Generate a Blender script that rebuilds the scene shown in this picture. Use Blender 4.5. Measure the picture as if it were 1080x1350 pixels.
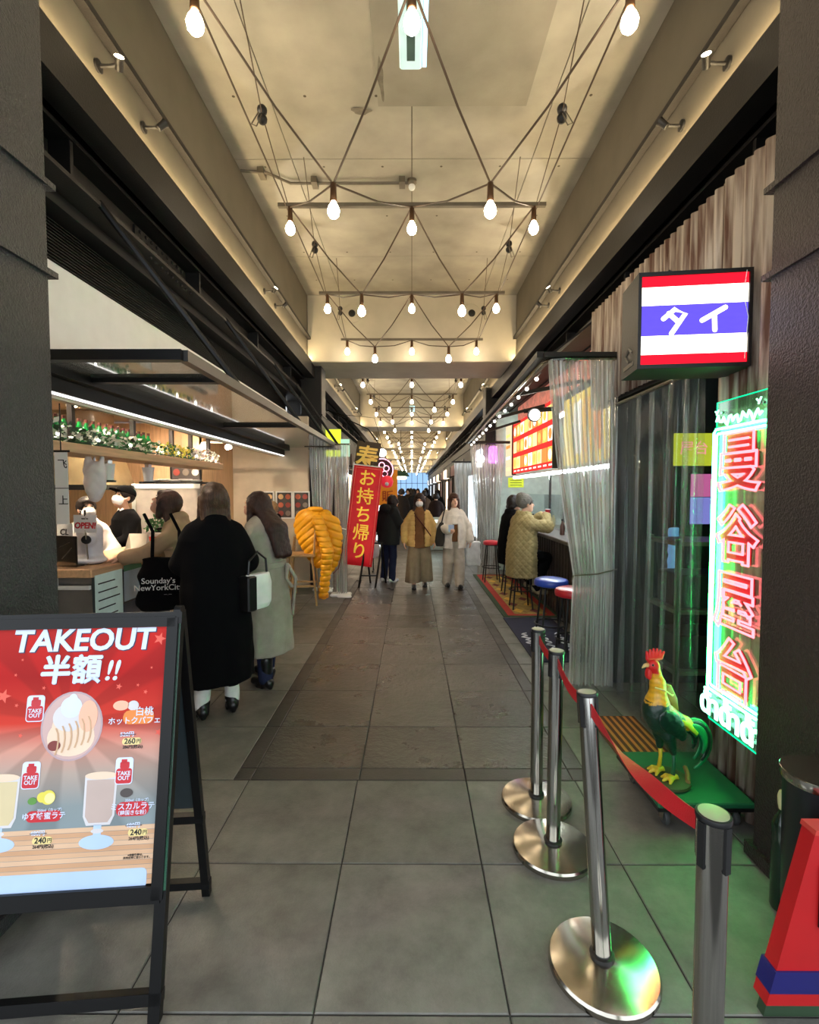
import bpy, bmesh, math, random
import numpy as np
from mathutils import Vector, Matrix, Euler
random.seed(7)
R = math.radians
for o in list(bpy.data.objects): bpy.data.objects.remove(o)
scene = bpy.context.scene
C = scene.collection

# ---------------------------------------------------------------- camera, world, exposure
H, F, PX, PY = 1.65, 640.0, 540.0, 675.0
PITCH, YAW = math.atan(28 / 640), math.atan(3 / 640)
cam_d = bpy.data.cameras.new('camera'); cam = bpy.data.objects.new('camera', cam_d); C.objects.link(cam)
cam_d.sensor_fit = 'HORIZONTAL'; cam_d.sensor_width = 36; cam_d.lens = 36 * F / 1080
cam_d.clip_start = .02; cam_d.clip_end = 300
cam.location = (0, 0, H); cam.rotation_euler = (math.pi / 2 - PITCH, 0, YAW)
scene.camera = cam
CR = Euler((math.pi / 2 - PITCH, 0, YAW)).to_matrix()
world = bpy.data.worlds.new('world'); scene.world = world; world.use_nodes = True
wb = world.node_tree.nodes['Background']
wb.inputs[0].default_value = (.86, .93, 1, 1); wb.inputs[1].default_value = 1.6
vs = scene.view_settings
vs.view_transform = 'Standard'; vs.look = 'None'; vs.exposure = 0.72; vs.gamma = 1; vs.use_curve_mapping = False
scene.cycles.use_denoising = True
scene.cycles.max_bounces = 8; scene.cycles.transparent_max_bounces = 24
scene.cycles.sample_clamp_indirect = 6

def ray(px, py):
    return CR @ Vector(((px - PX) / F, -(py - PY) / F, -1))
def pz(px, py, z=0.):      # where the pixel's line meets a level z
    r = ray(px, py); return Vector((0, 0, H)) + r * ((z - H) / r.z)
def pxx(px, py, X):        # ... a plane along the corridor
    r = ray(px, py); return Vector((0, 0, H)) + r * (X / r.x)
def py_(px, py, Y):        # ... a plane across the corridor
    r = ray(px, py); return Vector((0, 0, H)) + r * (Y / r.y)

# ---------------------------------------------------------------- materials
MATS = {}
def srgb(r, g, b):
    f = lambda c: ((c / 255 + .055) / 1.055) ** 2.4 if c > 10 else c / 255 / 12.92
    return (f(r), f(g), f(b))
def mat(name, col, rough=.6, metal=0., var=.12, scale=8., bump=0., bscale=60., spec=.5, coat=0., emit=None, estr=0., stretch=None):
    if name in MATS: return MATS[name]
    m = bpy.data.materials.new(name); m.use_nodes = True; nt = m.node_tree; n = nt.nodes; l = nt.links
    b = n['Principled BSDF']
    b.inputs['Roughness'].default_value = rough; b.inputs['Metallic'].default_value = metal
    b.inputs['Specular IOR Level'].default_value = spec; b.inputs['Coat Weight'].default_value = coat
    tc = n.new('ShaderNodeTexCoord'); vec = tc.outputs['Object']
    if stretch:
        mp = n.new('ShaderNodeMapping'); mp.inputs['Scale'].default_value = stretch; l.new(vec, mp.inputs['Vector']); vec = mp.outputs[0]
    nz = n.new('ShaderNodeTexNoise'); nz.inputs['Scale'].default_value = scale; nz.inputs['Detail'].default_value = 6; l.new(vec, nz.inputs['Vector'])
    rp = n.new('ShaderNodeValToRGB'); l.new(nz.outputs[0], rp.inputs[0])
    rp.color_ramp.elements[0].position = .3; rp.color_ramp.elements[1].position = .7
    rp.color_ramp.elements[0].color = (*[c * (1 - var) for c in col], 1); rp.color_ramp.elements[1].color = (*[min(1, c * (1 + var)) for c in col], 1)
    l.new(rp.outputs[0], b.inputs['Base Color'])
    if bump:
        n2 = n.new('ShaderNodeTexNoise'); n2.inputs['Scale'].default_value = bscale; n2.inputs['Detail'].default_value = 4; l.new(vec, n2.inputs['Vector'])
        bp = n.new('ShaderNodeBump'); bp.inputs['Strength'].default_value = bump; bp.inputs['Distance'].default_value = .01
        l.new(n2.outputs[0], bp.inputs['Height']); l.new(bp.outputs[0], b.inputs['Normal'])
    if emit:
        b.inputs['Emission Color'].default_value = (*emit, 1); b.inputs['Emission Strength'].default_value = estr
    MATS[name] = m; return m
def glow(name, col, s, sample=True):
    if name in MATS: return MATS[name]
    m = bpy.data.materials.new(name); m.use_nodes = True; nt = m.node_tree; nt.nodes.clear()
    e = nt.nodes.new('ShaderNodeEmission'); e.inputs[0].default_value = (*col, 1); e.inputs[1].default_value = s
    nz = nt.nodes.new('ShaderNodeTexNoise'); nz.inputs['Scale'].default_value = 9
    mr = nt.nodes.new('ShaderNodeMapRange'); mr.inputs[3].default_value = s * .93; mr.inputs[4].default_value = s * 1.07
    nt.links.new(nz.outputs[0], mr.inputs[0]); nt.links.new(mr.outputs[0], e.inputs[1])
    o = nt.nodes.new('ShaderNodeOutputMaterial'); nt.links.new(e.outputs[0], o.inputs[0])
    if not sample: m.cycles.emission_sampling = 'NONE'
    MATS[name] = m; return m
def clear(name, tint=(1, 1, 1), haze=.1, gloss=.25, rough=.12, hazecol=(.8, .85, .85)):
    """thin clear sheet: see-through, glossy at grazing angles, a little milky"""
    if name in MATS: return MATS[name]
    m = bpy.data.materials.new(name); m.use_nodes = True; nt = m.node_tree; n = nt.nodes; l = nt.links; n.clear()
    o = n.new('ShaderNodeOutputMaterial'); t = n.new('ShaderNodeBsdfTransparent'); t.inputs[0].default_value = (*tint, 1)
    g = n.new('ShaderNodeBsdfGlossy'); g.inputs['Roughness'].default_value = rough
    d = n.new('ShaderNodeBsdfDiffuse'); d.inputs[0].default_value = (*hazecol, 1)
    tr = n.new('ShaderNodeBsdfTranslucent'); tr.inputs[0].default_value = (*hazecol, 1)
    dm = n.new('ShaderNodeMixShader'); dm.inputs[0].default_value = .5; l.new(d.outputs[0], dm.inputs[1]); l.new(tr.outputs[0], dm.inputs[2])
    lw = n.new('ShaderNodeLayerWeight'); lw.inputs[0].default_value = .35
    nz = n.new('ShaderNodeTexNoise'); nz.inputs['Scale'].default_value = 7; tc = n.new('ShaderNodeTexCoord'); mpv = n.new('ShaderNodeMapping'); mpv.inputs['Scale'].default_value = (3, 3, .25); l.new(tc.outputs['Object'], mpv.inputs[0]); l.new(mpv.outputs[0], nz.inputs['Vector'])
    hm = n.new('ShaderNodeMath'); hm.operation = 'MULTIPLY'; hm.inputs[1].default_value = haze * 2; l.new(nz.outputs[0], hm.inputs[0])
    m1 = n.new('ShaderNodeMixShader'); l.new(hm.outputs[0], m1.inputs[0]); l.new(t.outputs[0], m1.inputs[1]); l.new(dm.outputs[0], m1.inputs[2])
    gm = n.new('ShaderNodeMath'); gm.operation = 'MULTIPLY_ADD'; gm.inputs[1].default_value = gloss; gm.inputs[2].default_value = gloss * .25; l.new(lw.outputs['Facing'], gm.inputs[0])
    m2 = n.new('ShaderNodeMixShader'); l.new(gm.outputs[0], m2.inputs[0]); l.new(m1.outputs[0], m2.inputs[1]); l.new(g.outputs[0], m2.inputs[2])
    l.new(m2.outputs[0], o.inputs[0])
    MATS[name] = m; return m

# ---------------------------------------------------------------- mesh builder
class MB:
    def __init__(s): s.v = []; s.f = []
    def add(s, vs, fs):
        k = len(s.v); s.v += [tuple(v) for v in vs]; s.f += [tuple(i + k for i in f) for f in fs]; return s
    def box(s, x0, x1, y0, y1, z0, z1):
        return s.add([(x0,y0,z0),(x1,y0,z0),(x1,y1,z0),(x0,y1,z0),(x0,y0,z1),(x1,y0,z1),(x1,y1,z1),(x0,y1,z1)],
                     [(3,2,1,0),(4,5,6,7),(0,1,5,4),(1,2,6,5),(2,3,7,6),(3,0,4,7)])
    def rbox(s, x0, x1, y0, y1, z0, z1, b):
        """box with chamfered top edges and upright edges"""
        def ring(i, z): return [(x0+i+b,y0+i,z),(x1-i-b,y0+i,z),(x1-i,y0+i+b,z),(x1-i,y1-i-b,z),(x1-i-b,y1-i,z),(x0+i+b,y1-i,z),(x0+i,y1-i-b,z),(x0+i,y0+i+b,z)]
        return s.rings([ring(b, z0), ring(0, z0 + b), ring(0, z1 - b), ring(b, z1)])
    def rings(s, rs, cap=True, close=True):
        k = len(s.v); n = len(rs[0])
        for r in rs: s.v += [tuple(p) for p in r]
        for i in range(len(rs) - 1):
            for j in range(n if close else n - 1):
                a = k + i * n + j; b = k + i * n + (j + 1) % n
                s.f.append((a, b, b + n, a + n))
        if cap:
            s.f.append(tuple(k + j for j in reversed(range(n)))); s.f.append(tuple(k + (len(rs) - 1) * n + j for j in range(n)))
        return s
    def beam(s, p0, p1, w, h, up=(0, 0, 1)):
        """straight bar of rectangular section"""
        p0 = Vector(p0); p1 = Vector(p1); d = (p1 - p0).normalized(); u = Vector(up)
        if abs(d.dot(u)) > .98: u = Vector((1, 0, 0))
        a = d.cross(u).normalized() * w / 2; b = a.cross(d).normalized() * h / 2
        return s.rings([[p - a - b, p + a - b, p + a + b, p - a + b] for p in (p0, p1)])
    def tube(s, pts, r, seg=8, cap=True):
        pts = [Vector(p) for p in pts]; n = len(pts); rr = r if isinstance(r, (list, tuple)) else [r] * n
        rs = []; pa = None
        for i, p in enumerate(pts):
            d = (pts[min(i + 1, n - 1)] - pts[max(i - 1, 0)]).normalized()
            if pa is None:
                u = Vector((0, 0, 1)) if abs(d.z) < .9 else Vector((1, 0, 0)); a = d.cross(u).normalized()
            else: a = (pa - d * pa.dot(d)).normalized()
            pa = a; b = d.cross(a)
            rs.append([p + (a * math.cos(t) + b * math.sin(t)) * rr[i] for t in [2 * math.pi * j / seg for j in range(seg)]])
        return s.rings(rs, cap)
    def lathe(s, prof, c=(0, 0, 0), seg=20, M=None):
        rs = []
        for (r, z) in prof:
            ring = [Vector((r * math.cos(2 * math.pi * j / seg), r * math.sin(2 * math.pi * j / seg), z)) for j in range(seg)]
            if M: ring = [M @ p for p in ring]
            rs.append([p + Vector(c) for p in ring])
        return s.rings(rs)
    def ball(s, c, r, seg=12, rows=8, sc=(1, 1, 1)):
        return s.add_r([[(c[0] + r * sc[0] * math.sin(math.pi * i / rows) * math.cos(2 * math.pi * j / seg), c[1] + r * sc[1] * math.sin(math.pi * i / rows) * math.sin(2 * math.pi * j / seg), c[2] - r * sc[2] * math.cos(math.pi * i / rows)) for j in range(seg)] for i in [.15] + list(range(1, rows)) + [rows - .15]])
    def add_r(s, rs): return s.rings(rs)
    def prism(s, poly, z0, z1):
        """outline in xy, extruded in z"""
        return s.rings([[(x, y, z0) for x, y in poly], [(x, y, z1) for x, y in poly]])
    def sheet(s, rows):
        """open grid of points"""
        return s.rings(rows, cap=False, close=False)
    def mesh(s, name):
        m = bpy.data.meshes.new(name); m.from_pydata(s.v, [], s.f); m.update(); return m
    def build(s, name, material, parent=None, smooth=False, bevel=0., flip=True):
        m = s.mesh(name)
        bm = bmesh.new(); bm.from_mesh(m); bmesh.ops.recalc_face_normals(bm, faces=bm.faces); bm.to_mesh(m); bm.free()
        return link(name, m, material, parent, smooth, bevel)
def link(name, m, material, parent=None, smooth=False, bevel=0.):
    o = bpy.data.objects.new(name, m); C.objects.link(o)
    if material is not None and not m.materials: m.materials.append(material)
    if smooth: m.polygons.foreach_set('use_smooth', [True] * len(m.polygons)) if smooth is True else m.set_sharp_from_angle(angle=R(smooth)) if False else smooth_by(m, smooth)
    if parent is not None: o.parent = parent
    if bevel:
        b = o.modifiers.new('bevel', 'BEVEL'); b.width = bevel; b.segments = 2; b.limit_method = 'ANGLE'
    return o
def smooth_by(m, deg):
    m.polygons.foreach_set('use_smooth', [True] * len(m.polygons)); m.set_sharp_from_angle(angle=R(deg))
def tag(o, label=None, cat=None, group=None, kind=None):
    if label: o['label'] = label
    if cat: o['category'] = cat
    if group: o['group'] = group
    if kind: o['kind'] = kind
    return o
def thing(name, label, cat, loc=(0, 0, 0), rz=0., group=None):
    o = bpy.data.objects.new(name, None); C.objects.link(o); o.empty_display_size = .1
    o.location = loc; o.rotation_euler = (0, 0, rz); return tag(o, label, cat, group)
def struct(o, label, cat='building'):
    return tag(o, label, cat, kind='structure')
def sroot(name, label, loc=(0, 0, 0), cat='building'):
    o = bpy.data.objects.new(name, None); C.objects.link(o); o.location = loc; return tag(o, label, cat, kind='structure')
KIDS = {}
def copy_tree(o, parent=None, lvl=0):
    c = o.copy(); C.objects.link(c)
    if parent is not None: c.parent = parent
    for ch in [x for x in bpy.data.objects if x.parent == o]: copy_tree(ch, c, lvl + 1)
    return c
# ---------------------------------------------------------------- lettering
def text_mesh(body, size, extrude=.001, bold=0., shear=0., tube=0., align='CENTER', spacing=1., line=1.):
    cu = bpy.data.curves.new('t', 'FONT'); cu.body = body; cu.size = size; cu.align_x = align; cu.align_y = 'CENTER'
    cu.extrude = extrude; cu.offset = bold * size; cu.shear = shear; cu.space_character = spacing; cu.space_line = line
    cu.resolution_u = 3
    if tube: cu.fill_mode = 'NONE'; cu.bevel_depth = tube; cu.bevel_resolution = 1; cu.extrude = 0
    o = bpy.data.objects.new('t', cu); C.objects.link(o)
    dg = bpy.context.evaluated_depsgraph_get(); m = bpy.data.meshes.new_from_object(o.evaluated_get(dg))
    bpy.data.objects.remove(o); bpy.data.curves.remove(cu); m.materials.clear(); return m
def text(name, body, size, material, parent, M, **kw):
    """flat lettering: local x right, y up, z out of the surface; M places it in the parent"""
    m = text_mesh(body, size, **kw); m.transform(M); o = link(name, m, material, parent); return o
def face(loc, xdir, ydir):
    """matrix whose x and y run along the given directions"""
    x = Vector(xdir).normalized(); y = Vector(ydir); y = (y - x * y.dot(x)).normalized(); z = x.cross(y)
    return Matrix(((x.x, y.x, z.x, loc[0]), (x.y, y.y, z.y, loc[1]), (x.z, y.z, z.z, loc[2]), (0, 0, 0, 1)))
def area(name, loc, rot, sx, sy, power, col, parent=None):
    d = bpy.data.lights.new(name, 'AREA'); d.shape = 'RECTANGLE'; d.size = sx; d.size_y = sy; d.energy = power; d.color = col
    o = bpy.data.objects.new(name, d); C.objects.link(o); o.location = loc; o.rotation_euler = rot
    if parent: o.parent = parent
    return o
def point(name, loc, power, col, r=.03, parent=None):
    d = bpy.data.lights.new(name, 'POINT'); d.energy = power; d.color = col; d.shadow_soft_size = r
    o = bpy.data.objects.new(name, d); C.objects.link(o); o.location = loc
    if parent: o.parent = parent
    return o
NUMW = ['first', 'second', 'third', 'fourth', 'fifth', 'sixth', 'seventh', 'eighth', 'ninth', 'tenth', 'eleventh', 'twelfth', 'thirteenth', 'fourteenth', 'fifteenth', 'sixteenth', 'seventeenth', 'eighteenth', 'nineteenth', 'twentieth', 'twenty-first', 'twenty-second', 'twenty-third', 'twenty-fourth']
# ================================================================ STRUCTURE
T = .62; END = 58.; NEAR = -2.
def tile_mat(name, col, rough, bump, bscale, var=.25, gridded=False):
    m = mat(name, col, rough, var=var, scale=5, bump=bump, bscale=bscale)
    nt = m.node_tree; n = nt.nodes; l = nt.links
    oi = n.new('ShaderNodeObjectInfo'); b = n['Principled BSDF']
    src = b.inputs['Base Color'].links[0].from_socket
    hsv = n.new('ShaderNodeHueSaturation'); mr = n.new('ShaderNodeMapRange'); mr.inputs[3].default_value = .82; mr.inputs[4].default_value = 1.15
    l.new(oi.outputs['Random'], mr.inputs[0]); l.new(mr.outputs[0], hsv.inputs['Value']); l.new(src, hsv.inputs['Color'])
    # large soft scuffs
    tc = n['Texture Coordinate']; n3 = n.new('ShaderNodeTexNoise'); n3.inputs['Scale'].default_value = 1.7; n3.inputs['Detail'].default_value = 8
    va = n.new('ShaderNodeVectorMath'); va.operation = 'ADD'; cx = n.new('ShaderNodeCombineXYZ'); mm = n.new('ShaderNodeMath'); mm.operation = 'MULTIPLY'; mm.inputs[1].default_value = 40
    l.new(oi.outputs['Random'], mm.inputs[0]); l.new(mm.outputs[0], cx.inputs[0]); l.new(mm.outputs[0], cx.inputs[1]); l.new(tc.outputs['Object'], va.inputs[0]); l.new(cx.outputs[0], va.inputs[1])
    for nd in n:
        if nd.type == 'TEX_NOISE': l.new(va.outputs[0], nd.inputs['Vector']); nd.inputs['Roughness'].default_value = .68
    m2 = n.new('ShaderNodeMapRange'); m2.inputs[1].default_value = .3; m2.inputs[2].default_value = .75; m2.inputs[3].default_value = rough - .12; m2.inputs[4].default_value = rough + .15
    l.new(n3.outputs[0], m2.inputs[0]); l.new(m2.outputs[0], b.inputs['Roughness'])
    if gridded:
        bk = n.new('ShaderNodeTexBrick'); bk.offset = 0; bk.inputs['Scale'].default_value = 1; bk.inputs['Mortar Size'].default_value = .006
        bk.inputs['Brick Width'].default_value = T; bk.inputs['Row Height'].default_value = T; bk.inputs['Color1'].default_value = bk.inputs['Color2'].default_value = (1, 1, 1, 1); bk.inputs['Mortar'].default_value = (.25, .25, .25, 1)
        l.new(tc.outputs['Object'], bk.inputs['Vector'])
        mx = n.new('ShaderNodeMix'); mx.data_type = 'RGBA'; mx.blend_type = 'MULTIPLY'; mx.inputs[0].default_value = 1
        l.new(hsv.outputs[0], mx.inputs[6]); l.new(bk.outputs[0], mx.inputs[7]); l.new(mx.outputs[2], b.inputs['Base Color'])
    else: l.new(hsv.outputs[0], b.inputs['Base Color'])
    return m
M_GREY = tile_mat('grey_tile', srgb(102, 100, 94), .42, .25, 110, .36)
M_SLATE = tile_mat('slate_tile', srgb(78, 73, 68), .32, 1.0, 20)
M_BORD = tile_mat('border_tile', srgb(62, 58, 54), .42, .2, 60)
M_GREYF = tile_mat('grey_tile_far', srgb(108, 106, 99), .42, .1, 90, gridded=True)
M_SLATEF = tile_mat('slate_tile_far', srgb(78, 73, 67), .36, .3, 30, gridded=True)
M_GROUT = mat('grout', srgb(48, 46, 43), .9)
M_CONC = mat('ceiling_concrete', srgb(152, 146, 133), .6, var=.22, scale=2.2, bump=.12, bscale=25)
M_CONC2 = mat('beam_concrete', srgb(182, 174, 156), .65, var=.08, scale=3, bump=.1, bscale=30)
M_STEEL = mat('black_steel', srgb(22, 20, 19), .5, .2, var=.2, scale=10, bump=.15, bscale=120)
M_STEELB = mat('brown_steel', srgb(33, 29, 26), .55, .2, var=.2, scale=8, bump=.15, bscale=120)
M_COL = mat('column_paint', srgb(50, 50, 51), .38, .1, var=.15, scale=30, bump=.9, bscale=110)
M_COLR = mat('column_paint_brown', srgb(44, 36, 33), .36, .1, var=.15, scale=30, bump=.9, bscale=110)
M_WHITE = mat('white_board', srgb(236, 236, 234), .6, var=.03)
M_CREAM = mat('cream_wall', srgb(205, 190, 168), .75, var=.05)
M_WOOD = mat('ash_wood', srgb(205, 165, 125), .55, var=.16, scale=3, stretch=(12, 12, 1))
M_WOODH = mat('ash_wood_flat', srgb(205, 165, 125), .5, var=.16, scale=3, stretch=(14, 1, 14))
M_DARK = mat('dark_panel', srgb(22, 20, 20), .6)

floor = struct(MB().box(-6, 5.5, NEAR, END, -.1, -.005).build('floor', M_GROUT), 'tiled walkway floor running down the middle of the food alley', 'floor')
G = .003
def tmesh(w, d, g=G, b=.003):
    return MB().rings([[(-w/2+g,-d/2+g,-.02),(w/2-g,-d/2+g,-.02),(w/2-g,d/2-g,-.02),(-w/2+g,d/2-g,-.02)],
                       [(-w/2+g,-d/2+g,-b),(w/2-g,-d/2+g,-b),(w/2-g,d/2-g,-b),(-w/2+g,d/2-g,-b)],
                       [(-w/2+g+b,-d/2+g+b,0),(w/2-g-b,-d/2+g+b,0),(w/2-g-b,d/2-g-b,0),(-w/2+g+b,d/2-g-b,0)]])
TM = {}
def tile(x0, x1, y0, y1, material, name='floor_tile', z=0.):
    k = (round(x1 - x0, 3), round(y1 - y0, 3), material.name)
    if k not in TM:
        me = tmesh(x1 - x0, y1 - y0).mesh('tile'); me.materials.append(material); TM[k] = me
    o = bpy.data.objects.new(name, TM[k]); C.objects.link(o); o.location = ((x0 + x1) / 2, (y0 + y1) / 2, z); o.parent = floor
    return o
PIN, POUT, Y0, YFAR = .92, 1.02, 2.70, 2.70 + 10 * T
xs = [-.31 + T * k for k in range(-6, 8)]
for r in range(-4, 10):
    ya, yb = Y0 + T * r, Y0 + T * (r + 1)
    for a, b in zip(xs, xs[1:]):
        if a < -3.3 or b > 2.9: continue
        if r < 0: tile(a, b, ya, yb, M_GREY); continue
        if b <= -POUT + .01 or a >= POUT - .01: tile(a, b, ya, yb, M_GREY)
        elif a < -POUT: tile(a, -POUT, ya, yb, M_GREY)
        elif b > POUT: tile(POUT, b, ya, yb, M_GREY)
cols = [-PIN, -.30, .31, PIN]
prow = [2.82, 3.33] + [3.33 + .612 * k for k in range(1, 10)]
for i in range(3): tile(cols[i] if i else -POUT + .1, cols[i + 1], Y0, 2.82, M_BORD, 'border_tile')
tile(-POUT, -POUT + .1, Y0, 2.82, M_BORD, 'border_tile'); tile(PIN, POUT, Y0, 2.82, M_BORD, 'border_tile')
for j in range(len(prow) - 1):
    for i in range(3):
        if i == 1 and j == 2: continue
        y1 = prow[j + 2] if (i == 1 and j == 1) else prow[j + 1]
        tile(cols[i], cols[i + 1], prow[j], y1, M_SLATE, 'slate_tile')
    for a, b in ((-POUT, -PIN), (PIN, POUT)): tile(a, b, prow[j], prow[j + 1], M_BORD, 'border_tile')
for nm, a, b, m in (('far_side_paving', -2.17, -POUT, M_GREYF), ('far_border_strip', -POUT, -PIN, M_BORD), ('far_slate_paving', -PIN, PIN, M_SLATEF), ('far_border_strip', PIN, POUT, M_BORD), ('far_side_paving', POUT, 2.17, M_GREYF)):
    y = prow[-1] if abs(a) < 1.02 and abs(b) < 1.03 else Y0 + 10 * T
    MB().box(a, b, y, END, -.02, 0).build(nm, m, floor)

# ---- ceiling: coffers between cross beams
ZC, ZB, XS = 4.85, 3.77, 1.72
PER = 8.15; BEAMS = [(-.05 + PER * k, 1.15 + PER * k) for k in range(0, 8)]
ceiling = struct(MB().box(-2.3, 2.3, NEAR, END, ZC + .012, ZC + .2).build('ceiling', mat('joint_dark', srgb(90, 82, 68), .9)), 'raw concrete ceiling in bays above the alley', 'ceiling')
for k in range(7):
    ya = BEAMS[k][1]; yb = BEAMS[k + 1][0]
    ysp = [ya, ya + 1.8, ya + 3.68, ya + 5.63, yb] if k == 0 else [ya, (ya + yb) / 2, yb]
    xsp = [-XS, -1.16, 0, 1.16, XS] if k == 0 else [-XS, 0, XS]
    for y0, y1 in zip(ysp, ysp[1:]):
        for x0, x1 in zip(xsp, xsp[1:]):
            MB().box(x0 + .004, x1 - .004, y0 + .004, y1 - .004, ZC, ZC + .03).build('concrete_panel', M_CONC, ceiling)
# hatch outline in the nearest bay
MB().box(-.28, .95, 2.3, 4.18, ZC - .007, ZC + .01).build('access_panel', mat('hatch_concrete', srgb(140, 134, 121), .6, var=.18, scale=2.5, bump=.1), ceiling)
th = MB()
for i in range(6):
    for j in range(8):
        th.lathe([(.013, -.0006), (.011, -.0008)], (-1.45 + i * .58, 1.5 + j * .86, ZC), 8)
tag(th.build('tie_holes', mat('tie_dark', srgb(84, 76, 62), .9), ceiling), kind='stuff')
st_ = MB()
for (x, y, a, b) in ((-.24, 3.92, .022, .17), (-.43, 4.23, .08, .035)):
    st_.prism([(x + a * math.cos(t) * (1 + .3 * math.sin(3 * t + x * 9)), y + b * math.sin(t) * (1 + .3 * math.cos(2 * t + y))) for t in [2 * math.pi * q / 18 for q in range(18)]], ZC - .0085, ZC - .0075)
st_.build('damp_stain', mat('stain_dark', srgb(108, 101, 88), .7, var=.3, scale=18), ceiling)
for k, (ya, yb) in enumerate(BEAMS[:8]):
    nm = ['nearest', 'second', 'third', 'fourth', 'fifth', 'sixth', 'seventh', 'farthest'][k]
    struct(MB().rbox(-XS, XS, ya, yb, ZB, ZC + .02, .012).build('trim_%d' % (k + 1), M_CONC2), 'concrete cross beam under the ceiling, %s along the alley' % nm, 'beam')
for s, side in ((-1, 'left'), (1, 'right')):
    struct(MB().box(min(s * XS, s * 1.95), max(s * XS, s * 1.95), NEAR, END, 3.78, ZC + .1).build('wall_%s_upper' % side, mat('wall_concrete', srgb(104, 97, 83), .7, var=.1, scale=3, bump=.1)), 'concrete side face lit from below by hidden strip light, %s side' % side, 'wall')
    struct(MB().box(min(s * 1.655, s * 1.80), max(s * 1.655, s * 1.80), NEAR, END, 3.57, 3.80).build('trim_%d' % (10 + s), M_STEEL), 'dark steel lip hiding the strip light, %s side' % side, 'trim')
    # conduit on top of the lit face
    tr = thing('lighting_track', 'dark track ledge along top of the %s lit concrete face' % side, 'track')
    MB().box(min(s * 1.715, s * 1.66), max(s * 1.715, s * 1.66), NEAR, 8.08, 4.13, 4.17).build('rail', M_STEELB, tr)
    for k in range(1, 7):
        MB().box(min(s * 1.715, s * 1.66), max(s * 1.715, s * 1.66), BEAMS[k][1] + .02, BEAMS[k + 1][0] - .02, 4.13, 4.17).build('rail', M_STEELB, tr)
    # LED strips, one a bay
    for k in range(7):
        ya = BEAMS[k][1]; yb = BEAMS[k + 1][0]
        tag(MB().box(min(s * 1.672, s * 1.704), max(s * 1.672, s * 1.704), ya - 1.1, yb + .02, 3.801, 3.815).build('strip_light', glow('led_warm', (1, .76, .42), 34)),
            'warm strip light on the steel lip, %s side, %s bay' % (side, ['nearest', 'second', 'third', 'fourth', 'fifth', 'sixth', 'last'][k]), 'strip light')
    # I-beam girder
    g = sroot('girder_%s' % side, 'black steel girder above the %s shop fronts' % side, cat='girder')
    a, b = sorted((s * 1.84, s * 2.12))
    MB().box(a, b, NEAR, END, 3.545, 3.57).build('top_flange', M_STEEL, g)
    MB().box(a, b, NEAR, END, 3.33, 3.355).build('bottom_flange', M_STEELB, g)
    MB().box(*sorted((s * 1.97, s * 1.99)), NEAR, END, 3.355, 3.545).build('web', M_STEELB, g)
    for k in range(26):
        MB().box(*sorted((s * 1.85, s * 1.97)), 1.1 + k * 1.6, 1.125 + k * 1.6, 3.355, 3.545).build('stiffener', M_STEEL, g)
    for q, yy in enumerate((3.5, 9.9, 16.3)):
        MB().box(*sorted((s * 1.955, s * 1.975)), yy, yy + .75, 3.37, 3.53).build('splice_plate', M_STEEL, g)
        bo = MB()
        for i in range(9):
            for j in range(3): bo.ball((s * 1.95, yy + .06 + i * .078, 3.395 + j * .055), .014, 6, 4)
        for i in range(9):
            for j in range(2): bo.ball((s * (1.88 + .16 * j), yy + .06 + i * .078, 3.325), .014, 6, 4)
        tag(bo.build('bolts', M_STEELB, g), kind='stuff')
    struct(MB().box(*sorted((s * 2.0, s * 2.35)), NEAR, END, 3.26, ZC).build('wall_%s_above_girder' % side, M_DARK), 'dark wall above the %s girder' % side, 'wall')

# ---- columns
def column(s, y0, y1, m, label, n):
    c = sroot('column_%d' % n, label, cat='column')
    x0, x1 = sorted((s * 1.54, s * 1.90))
    MB().rbox(x0, x1, y0, y1, 0, 3.8, .012).build('shaft', m, c)
    for z in (2.93, 2.56):
        a, b = sorted((s * 1.525, s * 1.92))
        MB().box(a, b, y0 - .015, y1 + .03, z, z + .025).build('collar_plate', m, c)
    MB().box(*sorted((s * 1.52, s * 1.92)), y0 - .02, y1 + .02, 0.001, .06).build('base_plate', m, c)
    return c
column(-1, 1.62, 2.10, M_COL, 'dark grey textured steel column at left edge beside the takeout sign', 1)
column(1, 1.64, 2.14, M_COLR, 'dark brown textured steel column at right edge beside the neon sign', 2)
column(-1, 8.35, 8.75, M_STEEL, 'black steel column at the far end of the glass canopy', 3)
column(1, 10.2, 10.6, M_STEEL, 'black steel column past the seated diners', 4)
tag(MB().lathe([(.012, 0), (.012, .02)], seg=8, M=Matrix.Rotation(R(90), 3, 'Y')).build('x', M_STEEL), 'x', 'x') if False else None

# ---- left shop shell
struct(MB().box(-2.16, -2.12, 2.0, 8.3, 2.43, 3.0).build('wall_left_fascia', M_WHITE), 'plain white fascia board above the glass canopy', 'wall')
lv = struct(MB().box(-2.2, -2.14, 1.2, 8.3, 3.0, 3.26).build('trim_20', M_DARK), 'black louvre band above the white fascia', 'louvre')
sl = MB()
for k in range(13):
    z = 3.005 + k * .019
    sl.add([(-2.14, 1.2, z + .012), (-2.14, 8.3, z + .012), (-2.11, 8.3, z), (-2.11, 1.2, z), (-2.14, 1.2, z + .016), (-2.14, 8.3, z + .016), (-2.11, 8.3, z + .004), (-2.11, 1.2, z + .004)], [(0,1,2,3),(4,5,6,7),(2,3,7,6),(0,3,7,4),(1,2,6,5)])
tag(sl.build('louvre_slats', M_STEEL, lv), kind='stuff')
struct(MB().box(-5.2, -5.1, 1.5, 8.3, 0, 2.7).build('wall_left_back', mat('shop_back', srgb(120, 110, 100), .7)), 'back wall of the left takeout kitchen', 'wall')
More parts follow.
